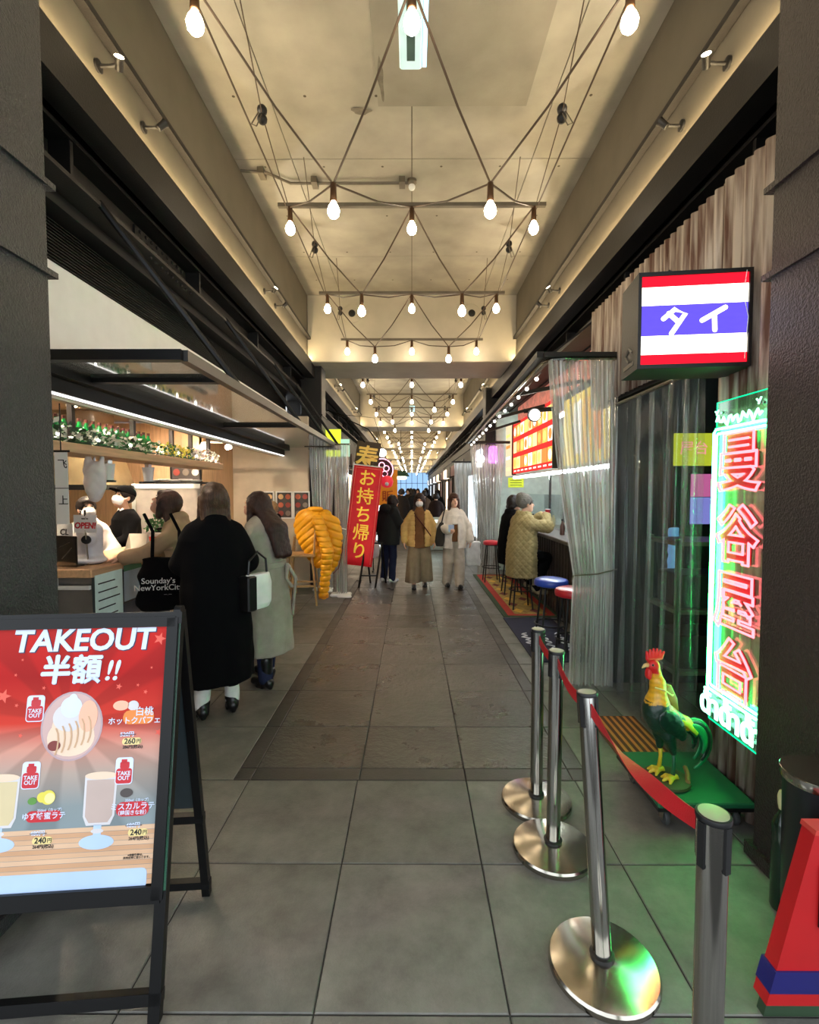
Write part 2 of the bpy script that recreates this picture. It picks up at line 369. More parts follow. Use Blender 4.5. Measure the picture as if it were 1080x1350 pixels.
struct(MB().box(-5.2, -1.95, 1.9, 2.0, 0, 2.7).build('wall_left_near', M_WHITE), 'near side wall of the left takeout kitchen', 'wall')
fw = sroot('wall_left_far', 'cream end wall of the seating nook with posters', cat='wall')
MB().box(-3.02, -1.75, 8.2, 8.3, 0, 2.9).build('plaster', M_CREAM, fw)
for k in range(14):
    MB().box(-5.1 + k * .149, -5.1 + k * .149 + .146, 7.0, 7.1, 0, 2.62).build('wood_plank', M_WOOD, fw)
MB().box(-3.06, -3.02, 7.0, 8.25, 0, 2.62).build('wood_return', M_WOOD, fw)
cl = struct(MB().box(-5.2, -2.15, 1.95, 8.3, 2.66, 2.72).build('ceiling_left_shop', M_CREAM), 'pale timber ceiling inside the left takeout kitchen', 'ceiling')
for k in range(12):
    MB().box(-5.1 + k * .245, -5.1 + k * .245 + .24, 2.0, 8.2, 2.635, 2.66).build('ceiling_board', M_WOODH, cl)
# ---- right stall shells
M_RUST = mat('rusty_tin', srgb(150, 126, 110), .55, .15, var=.1, scale=2.2, bump=.1, stretch=(9, 9, .7))
_r = [x for x in M_RUST.node_tree.nodes if x.type == 'VALTORGB'][0].color_ramp
_r.elements[0].color = (*srgb(96, 62, 48), 1); _r.elements[1].color = (*srgb(196, 182, 166), 1); _r.elements[0].position = .38; _r.elements[1].position = .6
def corrugated(mb, X, y0, y1, z0, z1, p=.076, a=.012):
    n = int((y1 - y0) / p * 8); rows = []
    for z in (z0, z1): rows.append([(X + a * math.sin(2 * math.pi * i / 8), y0 + (y1 - y0) * i / n, z) for i in range(n + 1)])
    mb.sheet(rows); return mb
wr = sroot('wall_right_tin', 'rusty corrugated tin wall behind the neon sign', cat='wall')
for i, (a, b, z0, z1) in enumerate(((2.15, 2.45, 0, 3.3), (2.44, 2.70, 0, 3.3), (2.69, 3.35, 2.42, 3.3), (3.34, 4.0, 2.42, 3.3), (3.99, 4.6, 2.42, 3.3))):
    o = corrugated(MB(), 1.68 - .004 * (i % 2), a, b, z0, z1).build('tin_sheet', M_RUST, wr, smooth=True)
    sm = o.modifiers.new('solid', 'SOLIDIFY'); sm.thickness = .002
MB().box(1.70, 1.76, 2.15, 2.70, 0, 3.3).build('backing', M_DARK, wr)
MB().box(1.70, 1.76, 2.70, 4.6, 2.40, 3.3).build('backing', M_DARK, wr)
struct(MB().box(1.70, 3.9, 4.12, 4.2, 0, 3.3).build('wall_right_partition', M_DARK), 'dark partition between the curtained bar and the noodle stall', 'wall')
struct(MB().box(3.8, 3.9, 2.1, 4.2, 0, 3.3).build('wall_right_bar_back', mat('bar_back', srgb(44, 44, 50), .5)), 'dark back wall of the curtained bar', 'wall')
struct(MB().box(1.72, 3.9, 2.06, 2.14, 0, 3.3).build('wall_right_bar_near', M_DARK), 'dark near wall of the curtained bar', 'wall')
struct(MB().box(1.75, 3.9, 2.1, 10.2, 3.28, 3.32).build('ceiling_right_stalls', M_DARK), 'dark ceiling over the right stalls', 'ceiling')
struct(MB().box(3.3, 3.4, 4.2, 10.2, 0, 3.3).build('wall_right_stall_back', mat('stall_back', srgb(185, 208, 222), .4)), 'pale blue tiled back wall of the noodle stall', 'wall')
struct(MB().box(1.75, 3.4, 10.1, 10.2, 0, 3.3).build('wall_right_stall_far', mat('stall_far', srgb(190, 205, 190), .5)), 'pale end wall of the noodle stall', 'wall')

# ---- shop fronts farther down the alley
def far_front(s, y0, y1, n, cols, label):
    X = 1.95
    w = sroot('wall_%s_front_%d' % ('left' if s < 0 else 'right', n), label, cat='shop front')
    MB().box(*sorted((s * X, s * (X + .3))), y0, y1, 0, 3.3).build('facade', M_DARK, w)
    k = int((y1 - y0) / 2.4)
    for i in range(k):
        a = y0 + .25 + i * (y1 - y0 - .3) / k; b = a + (y1 - y0) / k - .4
        MB().box(*sorted((s * (X - .02), s * (X + .02))), a, b, .25 if i % 3 else .02, 2.15).build('window_bay', cols[i % len(cols)], w)
        MB().box(*sorted((s * (X - .07), s * X)), a - .06, a, 0, 2.25).build('mullion', M_STEEL, w)
        MB().box(*sorted((s * (X - .16), s * X)), a, b, 2.3, 2.75).build('fascia_panel', cols[(i * 2 + 1) % len(cols)], w)
    return w
gw = [glow('win_warm', (1, .76, .5), 2.2), mat('red_panel', srgb(96, 22, 24), .5), M_DARK, mat('brown_front', srgb(64, 42, 32), .6), glow('win_cool', (.8, .92, 1), 2.0), mat('navy_front', srgb(34, 36, 52), .5)]
far_front(-1, 8.8, 20, 1, [gw[1], gw[3], gw[0], gw[2]], 'dark red shop front just past the seating nook')  # one warm glowing bay added here to brighten the far floor
far_front(-1, 20, 38, 2, [gw[3], gw[0], gw[2]], 'brown shop fronts halfway down the left side')
far_front(-1, 38, END - .5, 3, [gw[5], gw[0], gw[2]], 'shop fronts at the far left of the alley')
far_front(1, 10.6, 20, 1, [gw[2], gw[4], gw[5]], 'dark shop front past the noodle stall')
far_front(1, 20, 38, 2, [gw[2], gw[1], gw[0]], 'dark shop fronts halfway down the right side')
far_front(1, 38, END - .5, 3, [gw[5], gw[4], gw[2]], 'shop fronts at the far right of the alley')
# ---- glazed far end
we = sroot('window_1', 'blue daylit glazing closing the far end of the alley', (0, END - .4, 0), 'window')
M_SKYG = glow('dusk_glass', (.33, .56, .92), .75)
for i in range(6):
    for j, (z0, z1) in enumerate(((.1, 1.2), (1.24, 2.5), (2.54, 3.75))):
        MB().box(-1.95 + i * .65 + .03, -1.95 + i * .65 + .62, 0, .02, z0, z1).build('pane', M_SKYG, we)
fr = MB()
for i in range(7): MB().box(-1.98 + i * .65, -1.92 + i * .65, -.04, .06, 0, 3.8).build('mullion', mat('frame_grey', srgb(90, 110, 140), .5), we)
for z in (.04, 1.2, 2.5, 3.75): MB().box(-1.95, 1.95, -.04, .06, z, z + .06).build('transom', MATS['frame_grey'], we)
struct(MB().box(-2.3, 2.3, END - .3, END, 0, ZC).build('wall_end', M_DARK), 'dark end wall behind the far glazing', 'wall')
# ================================================================ CEILING LIGHTING
M_BULB = glow('bulb_glow', (1, .82, .58), 40)
M_SOCK = mat('socket_bronze', srgb(92, 66, 44), .4, .6)
M_CABLE = mat('cable_brown', srgb(74, 58, 44), .6)
M_BAR = mat('bar_grey', srgb(108, 100, 88), .45, .5)
sock_me = MB().lathe([(.008, .12), (.020, .115), (.022, .03), (.024, .0), (.020, -.005)], seg=10).mesh('socket'); sock_me.materials.append(M_SOCK)
bulb_me = MB().lathe([(.014, .0), (.018, -.012), (.034, -.04), (.041, -.065), (.036, -.09), (.020, -.108), (.004, -.113)], seg=12).mesh('bulb'); bulb_me.materials.append(M_BULB)
for me in (sock_me, bulb_me): me.polygons.foreach_set('use_smooth', [True] * len(me.polygons))
def pendant(x, y, z, label, group=None, parts=True):
    t = thing('pendant_bulb', label, 'light bulb', (x, y, z), 0, group)
    for nm, me in (('socket', sock_me), ('bulb', bulb_me)):
        o = bpy.data.objects.new(nm, me); C.objects.link(o); o.parent = t
    return t
ZR, ZP, WX = 4.02, 3.66, 1.03
ORD = ['first', 'second', 'third', 'fourth']
for k in range(7):
    rows = [2.40, 4.21, 6.03, 7.85] if k == 0 else [BEAMS[k][1] + d for d in (1.0, 2.95, 4.9, 6.75)]
    bayn = ['nearest', 'second', 'third', 'fourth', 'fifth', 'sixth', 'last'][k]
    sf = thing('string_light_frame', 'lattice of brown cables and grey crossbars for the bulbs, %s bay' % bayn, 'string lights')
    for i, y in enumerate(rows):
        (MB().beam((-1.13, y, ZR + .04), (1.13, y, ZR + .04), .035, .03).build('crossbar', M_BAR, sf))
        for x, nm in ((-WX, 'left'), (0, 'middle'), (WX, 'right')):
            if k == 0: pendant(x, y, ZR - .09, 'bare bulb hanging at the %s of the %s crossbar from the front' % (nm, ORD[i]), 'bulbs of the light strings')
            elif k == 1: pendant(x, y, ZR - .09, 'small bare bulb at %s of %s crossbar past the big concrete beam' % (nm, ORD[i]), 'bulbs of the light strings')
            else: pendant(x, y, ZR - .09, 'tiny bare bulb in the far rows of string lights, %s row' % nm, 'far %s row bulbs' % nm)
    seq = ([.58] if k == 0 else []) + rows
    for i in range(len(seq) - 1):
        ya, yb = seq[i], seq[i + 1]; ym = (ya + yb) / 2
        for x, sd in ((-.52, 'left'), (.52, 'right')):
            if not (k == 0 and i == 0):
                lab = 'low bare bulb on the %s zigzag cable just before the %s crossbar' % (sd, ORD[i]) if k == 0 else ('small low bulb on the %s zigzag past the big beam, %s from the front' % (sd, ORD[i]) if k == 1 else 'tiny low bulb in the far %s zigzag' % sd)
                pendant(x, ym, ZP - .09, lab, 'bulbs of the light strings' if k == 0 else 'low bulbs %s bay %s' % (sd, min(k, 2)))
            xo = WX * (1 if x > 0 else -1)
            cc = MB()
            for q, (pa) in enumerate(((xo, ya), (0, ya), (xo, yb), (0, yb))):
                if k == 0 and i == 0 and q < 2: pass
                mid = ((pa[0] + x) / 2, (pa[1] + ym) / 2, (ZR + ZP) / 2 - .012)
                cc.tube([(pa[0], pa[1], ZR + .025), mid, (x, ym, ZP + .02)], .007, 5)
            cc.build('zigzag_cable', M_CABLE, sf)
        if k < 2:
            for s, sd in ((-1, 'left'), (1, 'right')):
                x0 = s * (WX + .03)
                MB().tube([(x0, ya, ZR + .03), (x0, yb, ZR + .03)], .006, 5).build('side_wire', M_CABLE, sf)
                yi = ya + (yb - ya) * .55
                MB().tube([(x0 * .88, ya + .1, ZR + .5), (x0 * .97, yi + .05, ZR + .21), (x0 * .99, yb, ZR + .05)], .004, 5).build('stay_wire', M_CABLE, sf)
                MB().ball((x0 * .97, yi + .05, ZR + .24), .035, 10, 6).ball((x0 * .97, yi + .05, ZR + .18), .035, 10, 6).build('insulator', M_STEEL, sf, smooth=True)
                MB().tube([(x0 * .98, yi, ZR + .19), (x0 * .995, yi - .1, ZR + .04), (x0 * .97, yi - .08, ZR + .04), (x0 * .965, yi + .02, ZR + .19)], .004, 5).build('wire_loop', M_BAR, sf)
# ---- spot lamps on the lit concrete faces
def spot(s, y, z, label, lit, power, aim):
    t = thing('spot_lamp', label, 'spot lamp', (s * XS, y, z))
    MB().lathe([(.034, 0), (.034, .012), (.024, .016)], seg=14, M=Matrix.Rotation(-s * R(90), 3, 'Y')).build('wall_plate', M_STEEL, t, smooth=40)
    MB().tube([(0, 0, 0), (-s * .07, 0, .0), (-s * .10, 0, .005)], .009, 8).build('arm', M_STEEL, t)
    d = (Vector(aim) - Vector((s * (XS - .12), y, z))).normalized(); M = d.to_track_quat('Z', 'Y').to_matrix()
    c = Vector((-s * .12, 0, .01))
    MB().lathe([(.012, -.035), (.020, -.03), (.022, .02), (.027, .034)], c, 14, M).build('lamp_head', M_STEEL, t, smooth=40)
    MB().lathe([(.002, .030), (.024, .031), (.024, .035), (.002, .038)], c, 14, M).build('lens', glow('spot_lens', (1, .82, .55), 30), t)
    L = bpy.data.lights.new('spot_beam', 'SPOT'); L.energy = power; L.color = (1, .87, .66); L.spot_size = R(66); L.spot_blend = .15; L.shadow_soft_size = .02
    o = bpy.data.objects.new('spot_beam', L); C.objects.link(o); o.parent = t; o.location = c + d * .07; o.rotation_euler = d.to_track_quat('-Z', 'Y').to_euler()
    return t
for k in range(4):
    ys = [2.75, 3.20, 5.75, 6.2] if k == 0 else [BEAMS[k][1] + d for d in (1.6, 2.1, 4.7, 5.2)]
    for i, y in enumerate(ys):
        if k > 1 and i % 2: continue
        for s, sd in ((-1, 'left'), (1, 'right')):
            lab = 'black spot lamp on the %s lit face, %s from the front in the %s bay' % (sd, ORD[i], ['nearest', 'second', 'third', 'fourth'][k])
            aim = (s * (XS - .85), y + (.35 if i % 2 else -.35), ZC) if (k or i) else (s * (XS - .75), y - 1.05, ZC - .1)
            spot(s, y, 3.97, lab, True, 16 if k < 1 else 28, aim)
# ---- ceiling fittings
M_TUBEW = mat('fitting_white', srgb(170, 200, 190), .5, emit=(.72, .95, .92), estr=.38)
for nm, y0, y1, lab in (('near', 1.75, 3.09, 'long pale ceiling light fitting with dark printed label, nearest'), ('far', 15.2, 16.0, 'small pale ceiling light fitting far down the middle')):
    t = thing('ceiling_fitting', lab, 'light fitting', (0, y0, 4.22), 0)
    L = y1 - y0
    MB().rbox(-.075, .06, 0, L, .0, .075, .01).build('diffuser', M_TUBEW, t)
    MB().box(.064, .088, .01, L - .02, .005, .06).build('cool_tube', glow('cool_tube', (.35, .78, 1), 2.2), t)
    MB().box(-.03, .03, .1, .16, .075, .63).build('hanger', M_BAR, t); MB().box(-.03, .03, L - .26, L - .2, .075, .63).build('hanger', M_BAR, t)
    if nm == 'near':
        dk = mat('label_ink', srgb(70, 100, 92), .6)
        MB().box(-.03, .018, L - .48, L - .07, -.0015, .002).build('label_block', dk, t)
        MB().lathe([(.018, -.0015), (.018, .002)], (-.008, L - .56, 0), 12).build('label_dot', dk, t)
        for q in range(3): MB().box(-.045 + q * .03, -.025 + q * .03, L - .82, L - .68, -.0015, .002).build('label_character', dk, t)
t = thing('ceiling_conduit', 'thin metal conduit with clips across the ceiling', 'conduit')
MB().tube([(-1.70, 4.95, ZC - .03), (-1.45, 4.98, ZC - .03), (-1.25, 5.15, ZC - .03), (.0, 5.15, ZC - .03)], .014, 8).build('pipe', M_BAR, t)
for x in (-1.5, -1.0, -.1): MB().box(x - .03, x + .03, 5.08 if x > -1.3 else 4.93, 5.2 if x > -1.3 else 5.05, ZC - .06, ZC).build('clip', M_BAR, t)
t = thing('smoke_detector', 'round white detector at end of the ceiling conduit', 'detector', (.0, 5.15, ZC))
MB().lathe([(.05, 0), (.05, -.03), (.03, -.05)], seg=16).build('housing', M_BAR, t, smooth=40); MB().ball((0, 0, -.07), .035).build('dome', M_WHITE, t, smooth=True)
for s, sd in ((-1, 'left'), (1, 'right')):
    t = thing('ceiling_speaker', 'round pale speaker on the concrete beam face, %s one' % sd, 'speaker', (s * .98, 8.1, 4.55))
    MB().lathe([(.15, 0), (.15, -.02), (.12, -.03)], seg=24, M=Matrix.Rotation(R(-90), 3, 'X')).build('rim', M_CONC2, t, smooth=40)
    MB().lathe([(.06, -.028), (.05, -.05), (.02, -.06)], seg=20, M=Matrix.Rotation(R(-90), 3, 'X')).build('cone', M_STEEL, t, smooth=40)
# ================================================================ SCULPTING: smooth distance fields turned into one surface
class SDF:
    def __init__(s, h): s.h = h; s.p = []
    def _a(s, kind, bb, data, k, sub=False): s.p.append((kind, np.array(bb[0], float), np.array(bb[1], float), data, k, sub)); return s
    def cap(s, a, b, ra, rb=None, k=.02, sub=False):
        rb = ra if rb is None else rb; a = np.array(a, float); b = np.array(b, float); m = max(ra, rb)
        return s._a('cap', (np.minimum(a, b) - m, np.maximum(a, b) + m), (a, b, ra, rb), k, sub)
    def ell(s, c, r, rot=None, k=.02, sub=False):
        c = np.array(c, float); r = np.array(r, float); m = r.max()
        bb = (c - m, c + m) if rot is not None else (c - r, c + r)
        return s._a('ell', bb, (c, r, None if rot is None else np.array(rot)), k, sub)
    def box(s, c, half, rot=None, rd=.01, k=.01, sub=False):
        c = np.array(c, float); half = np.array(half, float); m = np.linalg.norm(half) if rot is not None else half
        return s._a('box', (c - m, c + m), (c, half, None if rot is None else np.array(rot), rd), k, sub)
    def loft(s, secs, k=.02, folds=0, amp=0., ph=0., sub=False, top=True):
        """upright tube of elliptic sections (z, cx, cy, rx, ry), rising z; folds deepen towards the bottom"""
        a = np.array(secs, float)
        lo = (min(a[:, 1] - a[:, 3] * 1.2), min(a[:, 2] - a[:, 4] * 1.2), a[0, 0]); hi = (max(a[:, 1] + a[:, 3] * 1.2), max(a[:, 2] + a[:, 4] * 1.2), a[-1, 0])
        return s._a('loft', (lo, hi), (a, folds, amp, ph), k, sub)
    def mesh(s, name, noise=0., nscale=10., quilt=None):
        h = s.h; add = [p for p in s.p if not p[5]]
        lo = np.min([p[1] for p in add], 0) - 3 * h - .02; hi = np.max([p[2] for p in add], 0) + 3 * h + .02
        n = np.ceil((hi - lo) / h).astype(int) + 1
        ax = [lo[i] + h * np.arange(n[i]) for i in range(3)]
        V = np.full(n, .5, np.float32)
        for kind, a, b, d, k, sub in s.p:
            m = k + 3 * h + .01
            i0 = np.clip(np.floor((a - m - lo) / h).astype(int), 0, n - 1); i1 = np.clip(np.ceil((b + m - lo) / h).astype(int) + 1, 1, n)
            if np.any(i1 <= i0): continue
            sl = tuple(slice(i0[i], i1[i]) for i in range(3))
            X = ax[0][sl[0]][:, None, None]; Y = ax[1][sl[1]][None, :, None]; Z = ax[2][sl[2]][None, None, :]
            if kind == 'cap':
                A, B, ra, rb = d; ab = B - A; L = max(ab @ ab, 1e-9)
                t = np.clip(((X - A[0]) * ab[0] + (Y - A[1]) * ab[1] + (Z - A[2]) * ab[2]) / L, 0, 1)
                D = np.sqrt((X - A[0] - t * ab[0]) ** 2 + (Y - A[1] - t * ab[1]) ** 2 + (Z - A[2] - t * ab[2]) ** 2) - (ra + (rb - ra) * t)
            elif kind in ('ell', 'box'):
                c, r, rot = d[:3]; x, y, z = X - c[0], Y - c[1], Z - c[2]
                if rot is not None: x, y, z = (rot[0, j] * x + rot[1, j] * y + rot[2, j] * z for j in range(3))
                if kind == 'ell':
                    k0 = np.sqrt((x / r[0]) ** 2 + (y / r[1]) ** 2 + (z / r[2]) ** 2); k1 = np.sqrt((x / r[0] ** 2) ** 2 + (y / r[1] ** 2) ** 2 + (z / r[2] ** 2) ** 2)
                    D = k0 * (k0 - 1) / np.maximum(k1, 1e-6)
                else:
                    rd = d[3]; qx, qy, qz = np.abs(x) - r[0] + rd, np.abs(y) - r[1] + rd, np.abs(z) - r[2] + rd
                    D = np.sqrt(np.maximum(qx, 0) ** 2 + np.maximum(qy, 0) ** 2 + np.maximum(qz, 0) ** 2) + np.minimum(np.maximum(qx, np.maximum(qy, qz)), 0) - rd
            else:
                S, fo, amp, ph = d; zz = ax[2][sl[2]]
                cx, cy, rx, ry = (np.interp(zz, S[:, 0], S[:, j])[None, None, :] for j in (1, 2, 3, 4))
                x, y = X - cx, Y - cy; q = np.sqrt((x / rx) ** 2 + (y / ry) ** 2)
                if fo:
                    th = np.arctan2(y / ry, x / rx); w = np.clip((S[-1, 0] - zz) / max(S[-1, 0] - S[0, 0], .01), 0, 1)[None, None, :]
                    q = q / (1 + amp * (.25 + w) * (np.sin(fo * th + ph + 1.5 * zz[None, None, :]) * .6 + .4 * np.sin((fo * 1.7) * th + 2 * ph - 2.5 * zz[None, None, :])))
                D = (q - 1) * np.minimum(rx, ry)
                D = np.maximum(D, np.maximum(S[0, 0] - zz, zz - S[-1, 0])[None, None, :])
            O = V[sl]
            if sub:
                D = -D; hh = np.clip(.5 - .5 * (D - O) / k, 0, 1) if k else (D < O) * 1.
                V[sl] = D + (O - D) * hh + (k * hh * (1 - hh) if k else 0)
            else:
                if k: hh = np.clip(.5 + .5 * (O - D) / k, 0, 1); V[sl] = O + (D - O) * hh - k * hh * (1 - hh)
                else: V[sl] = np.minimum(O, D)
        if noise:
            X, Y, Z = ax[0][:, None, None], ax[1][:, None, None].reshape(1, -1, 1), ax[2][None, None, :]
            q = nscale
            V = V + noise * (np.sin(q * X + 1.3 * np.sin(q * .7 * Z + 1)) * np.sin(q * .8 * Y + 2) + .7 * np.sin(q * 1.9 * Z + 1.7 * np.sin(q * 1.1 * X + q * Y)) * .7)
        if quilt:
            X, Y, Z = ax[0][:, None, None], ax[1].reshape(1, -1, 1), ax[2][None, None, :]
            if quilt[0] == 'rib': V = V + quilt[2] * np.exp(-((((Z + (quilt[3] if len(quilt) > 3 else .15) * X) / quilt[1]) % 1 - .5) / .16) ** 2)
            else:
                u = (X + Y) * .75
                V = V + quilt[2] * np.maximum(np.exp(-((((Z + u) / quilt[1]) % 1 - .5) / .13) ** 2), np.exp(-((((Z - u) / quilt[1]) % 1 - .5) / .13) ** 2))
        # surface nets
        nx, ny, nz = V.shape; ins = V < 0
        P = np.zeros((nx - 1, ny - 1, nz - 1, 3), np.float32); N = np.zeros((nx - 1, ny - 1, nz - 1), np.float32)
        quads = []
        I = np.arange((nx - 1) * (ny - 1) * (nz - 1)).reshape(nx - 1, ny - 1, nz - 1)
        for axn in range(3):
            s0 = [slice(None)] * 3; s1 = [slice(None)] * 3; s0[axn] = slice(0, -1); s1[axn] = slice(1, None)
            v0, v1 = V[tuple(s0)], V[tuple(s1)]; cr = (v0 < 0) != (v1 < 0)
            idx = np.argwhere(cr); t = v0[cr] / (v0[cr] - v1[cr]); pos = idx.astype(np.float32).copy(); pos[:, axn] += t
            o = [q for q in range(3) if q != axn]
            for da in (0, 1):
                for db in (0, 1):
                    ci = idx.copy(); ci[:, o[0]] -= da; ci[:, o[1]] -= db
                    ok = np.all(ci >= 0, 1) & np.all(ci < np.array([nx - 1, ny - 1, nz - 1]), 1)
                    c = ci[ok]; np.add.at(P, (c[:, 0], c[:, 1], c[:, 2]), pos[ok]); np.add.at(N, (c[:, 0], c[:, 1], c[:, 2]), 1)
            ok = (idx[:, o[0]] >= 1) & (idx[:, o[1]] >= 1) & (idx[:, o[0]] < V.shape[o[0]] - 1) & (idx[:, o[1]] < V.shape[o[1]] - 1)
            c = idx[ok]; sg = v0[cr][ok] < 0
            def gi(da, db):
                q = c.copy(); q[:, o[0]] -= da; q[:, o[1]] -= db; return I[q[:, 0], q[:, 1], q[:, 2]]
            q = np.stack([gi(1, 1), gi(0, 1), gi(0, 0), gi(1, 0)], 1)
            flip = sg if axn != 1 else ~sg
            q[~flip] = q[~flip][:, ::-1]; quads.append(q)
        Q = np.concatenate(quads); used, inv = np.unique(Q, return_inverse=True); Q = inv.reshape(-1, 4)
        vv = (P.reshape(-1, 3)[used] / N.reshape(-1)[used][:, None]) * h + lo
        m = bpy.data.meshes.new(name); m.vertices.add(len(vv)); m.vertices.foreach_set('co', vv.astype(np.float32).ravel())
        m.loops.add(Q.size); m.loops.foreach_set('vertex_index', Q.ravel().astype(np.int32))
        m.polygons.add(len(Q)); m.polygons.foreach_set('loop_start', np.arange(0, Q.size, 4, dtype=np.int32))
        m.polygons.foreach_set('use_smooth', [True] * len(Q)); m.update(); m.validate()
        return m
    def build(s, name, material, parent=None, **kw):
        return link(name, s.mesh(name, **kw), material, parent)
def vcol_mat(name, rough=.5, bump=0., bscale=60, coat=0.):
    m = mat(name, (.5, .5, .5), rough, var=.08, bump=bump, bscale=bscale, coat=coat); nt = m.node_tree
    if 'ca' in nt.nodes: return m
    ca = nt.nodes.new('ShaderNodeVertexColor'); ca.name = 'ca'; ca.layer_name = 'paint'
    nt.links.new(ca.outputs[0], nt.nodes['Principled BSDF'].inputs['Base Color']); return m
def paint(m, fn):
    a = m.color_attributes.new('paint', 'FLOAT_COLOR', 'POINT'); n = len(m.vertices); co = np.empty(n * 3, np.float32); m.vertices.foreach_get('co', co)
    a.data.foreach_set('color', fn(co.reshape(-1, 3)).astype(np.float32).ravel())
# ================================================================ RIGHT FOREGROUND
M_CHROME = mat('brushed_chrome', srgb(180, 178, 172), .16, 1., var=.08, scale=6, stretch=(20, 20, 1))
M_CHROMEB = mat('worn_chrome', srgb(186, 180, 168), .17, 1., var=.18, scale=7)
M_BLKP = mat('black_plastic', srgb(18, 18, 19), .4)
M_BELT = mat('red_belt', srgb(176, 16, 24), .6, bump=.2, bscale=300)
M_CAPT = mat('cap_cream', srgb(170, 165, 140), .4, .3)
PH = .93
def stanchion(loc, top, label):
    t = thing('stanchion', label, 'stanchion', loc)
    v = Vector(top) - Vector(loc); M = v.to_track_quat('Z', 'Y').to_matrix(); L = v.length
    MB().lathe([(.178, .0), (.182, .006), (.182, .022), (.176, .030), (.13, .037), (.06, .043), (.04, .046)], seg=40).build('base', M_CHROMEB, t, smooth=35)
    MB().lathe([(.041, .04), (.041, .055), (.034, .058)], seg=24, M=M).build('collar', M_BLKP, t, smooth=35)
    MB().lathe([(.0315, .03), (.0315, L - .10)], seg=28, M=M).build('post', M_CHROME, t, smooth=35)
    MB().lathe([(.0335, L - .105), (.0335, L - .01), (.0355, L - .008), (.0355, L - .001), (.032, L)], seg=28, M=M).build('belt_head', M_CHROME, t, smooth=35)
    MB().lathe([(.036, L - .012), (.037, L - .006), (.036, L), (.031, L + .001)], seg=28, M=M).build('rim', M_BLKP, t, smooth=35)
    MB().lathe([(.031, L - .002), (.031, L + .002), (.028, L + .0025)], seg=28, M=M).build('cap', M_CAPT, t, smooth=35)
    for a in (0, 90, 180, 270):
        q = Matrix.Rotation(R(a + 20), 3, 'Z'); sl = MB().box(.031, .038, -.008, .008, L - .115, L - .012); sl.v = [tuple(M @ (q @ Vector(p))) for p in sl.v]
        sl.build('belt_slot', M_BLKP, t)
    return t
P1 = pz(707, 1058); P2 = pz(729, 1121); P3 = pz(795, 1278)
T1 = Vector((P1.x, P1.y, PH)); T2 = Vector((P2.x + .005, P2.y, PH)); T3 = py_(774, 912, P3.y + .10)
T4 = pz(941, 1072, PH); P4 = Vector((T4.x, T4.y, 0))
stanchion(P1, T1, 'chrome stanchion post, farthest of the queue barrier row')
stanchion(P2, T2, 'chrome stanchion post, second farthest, in front of the clear curtain')
stanchion(P3, T3, 'slightly leaning chrome stanchion post with full round base in view')
stanchion(P4, T4, 'chrome stanchion post nearest the camera with cream cap in view')
def belt(a, b, label, twist, sag, z0=.05, z1=.05, dx=0):
    rows = []
    a = Vector(a) - Vector((0, 0, z0)); b = Vector(b) - Vector((0, 0, z1)); d = (b - a).normalized(); a = a + d * .036; b = b - d * .036
    side = d.cross(Vector((0, 0, 1))).normalized()
    for i in range(33):
        u = i / 32; c = a.lerp(b, u) - Vector((0, 0, sag * 4 * u * (1 - u))); an = twist * (3 * u * u - 2 * u ** 3)
        up = Vector((0, 0, 1)) * math.cos(an) + side * math.sin(an); w = .023
        nrm = d.cross(up).normalized() * .0012
        rows.append([c - up * w - nrm, c + up * w - nrm, c + up * w + nrm, c - up * w + nrm])
    return tag(MB().rings(rows).build('barrier_belt', M_BELT, smooth=40), label, 'belt', 'red barrier belts')
belt(T2, T3, 'red belt between the second farthest and the leaning stanchion', 0, .03)
belt(T3, T4, 'twisted red belt between the leaning and the nearest stanchion', math.pi, .04)
belt(T1, T2, 'short red belt between the two farthest stanchions', 0, .02)

# ---- flag light box
M_BOX = mat('box_brown', srgb(52, 44, 38), .5)
a0 = py_(845, 362, 2.47); b0 = Vector((1.64, 2.41, 0)); zt, zb = 2.715, 2.272
ang = math.atan2(b0.y - a0.y, b0.x - a0.x); W = math.hypot(b0.x - a0.x, b0.y - a0.y)
fs = thing('light_box_sign', 'square light box sign in red, white and blue stripes above the rooster', 'sign', (a0.x, a0.y, zb), ang)
HB = zt - zb
MB().box(0, W, .012, .25, 0, HB).build('case', M_BOX, fs)
for (x0, x1, z0, z1) in ((-.012, W + .012, -.014, .006), (-.012, W + .012, HB - .006, HB + .014), (-.012, .004, 0, HB), (W - .004, W + .012, 0, HB)):
    MB().box(x0, x1, -.012, .25, z0, z1).build('case_edge', M_STEEL, fs)
reds = glow('sign_red', (1, .008, .022), 1.25); whites = glow('sign_white', (1, .93, .80), 2.2); blues = glow('sign_blue', (.13, .09, .78), .85)
zz = [0, .128, .335, .67, .872, 1.0]
for i, m in enumerate((reds, whites, blues, whites, reds)):
    MB().box(.006, W - .006, -.004, .012, HB * zz[i] + .001, HB * zz[i + 1] - .001).build('stripe', m, fs)
def stroke(name, pts, w, d, material, parent, M, seg=8):
    """rounded flat pen stroke on a surface, local xy"""
    mb = MB(); mb.tube([(p[0], p[1], 0) for p in pts], w / 2, seg); 
    for p in (pts[0], pts[-1]): mb.ball((p[0], p[1], 0), w / 2, seg, 6)
    mb.v = [(v[0], v[1], v[2] * d / w) for v in mb.v]; mb.v = [tuple(M @ Vector(v)) for v in mb.v]
    return mb.build(name, material, parent, smooth=True)
wl = glow('sign_letter', (1, .96, .9), 1.6)
Mf = face((0, -.006, 0), (1, 0, 0), (0, 0, 1))
def sp(px, py): return ((px - 845) / 143 * W, (482 - py) / 120 * HB)
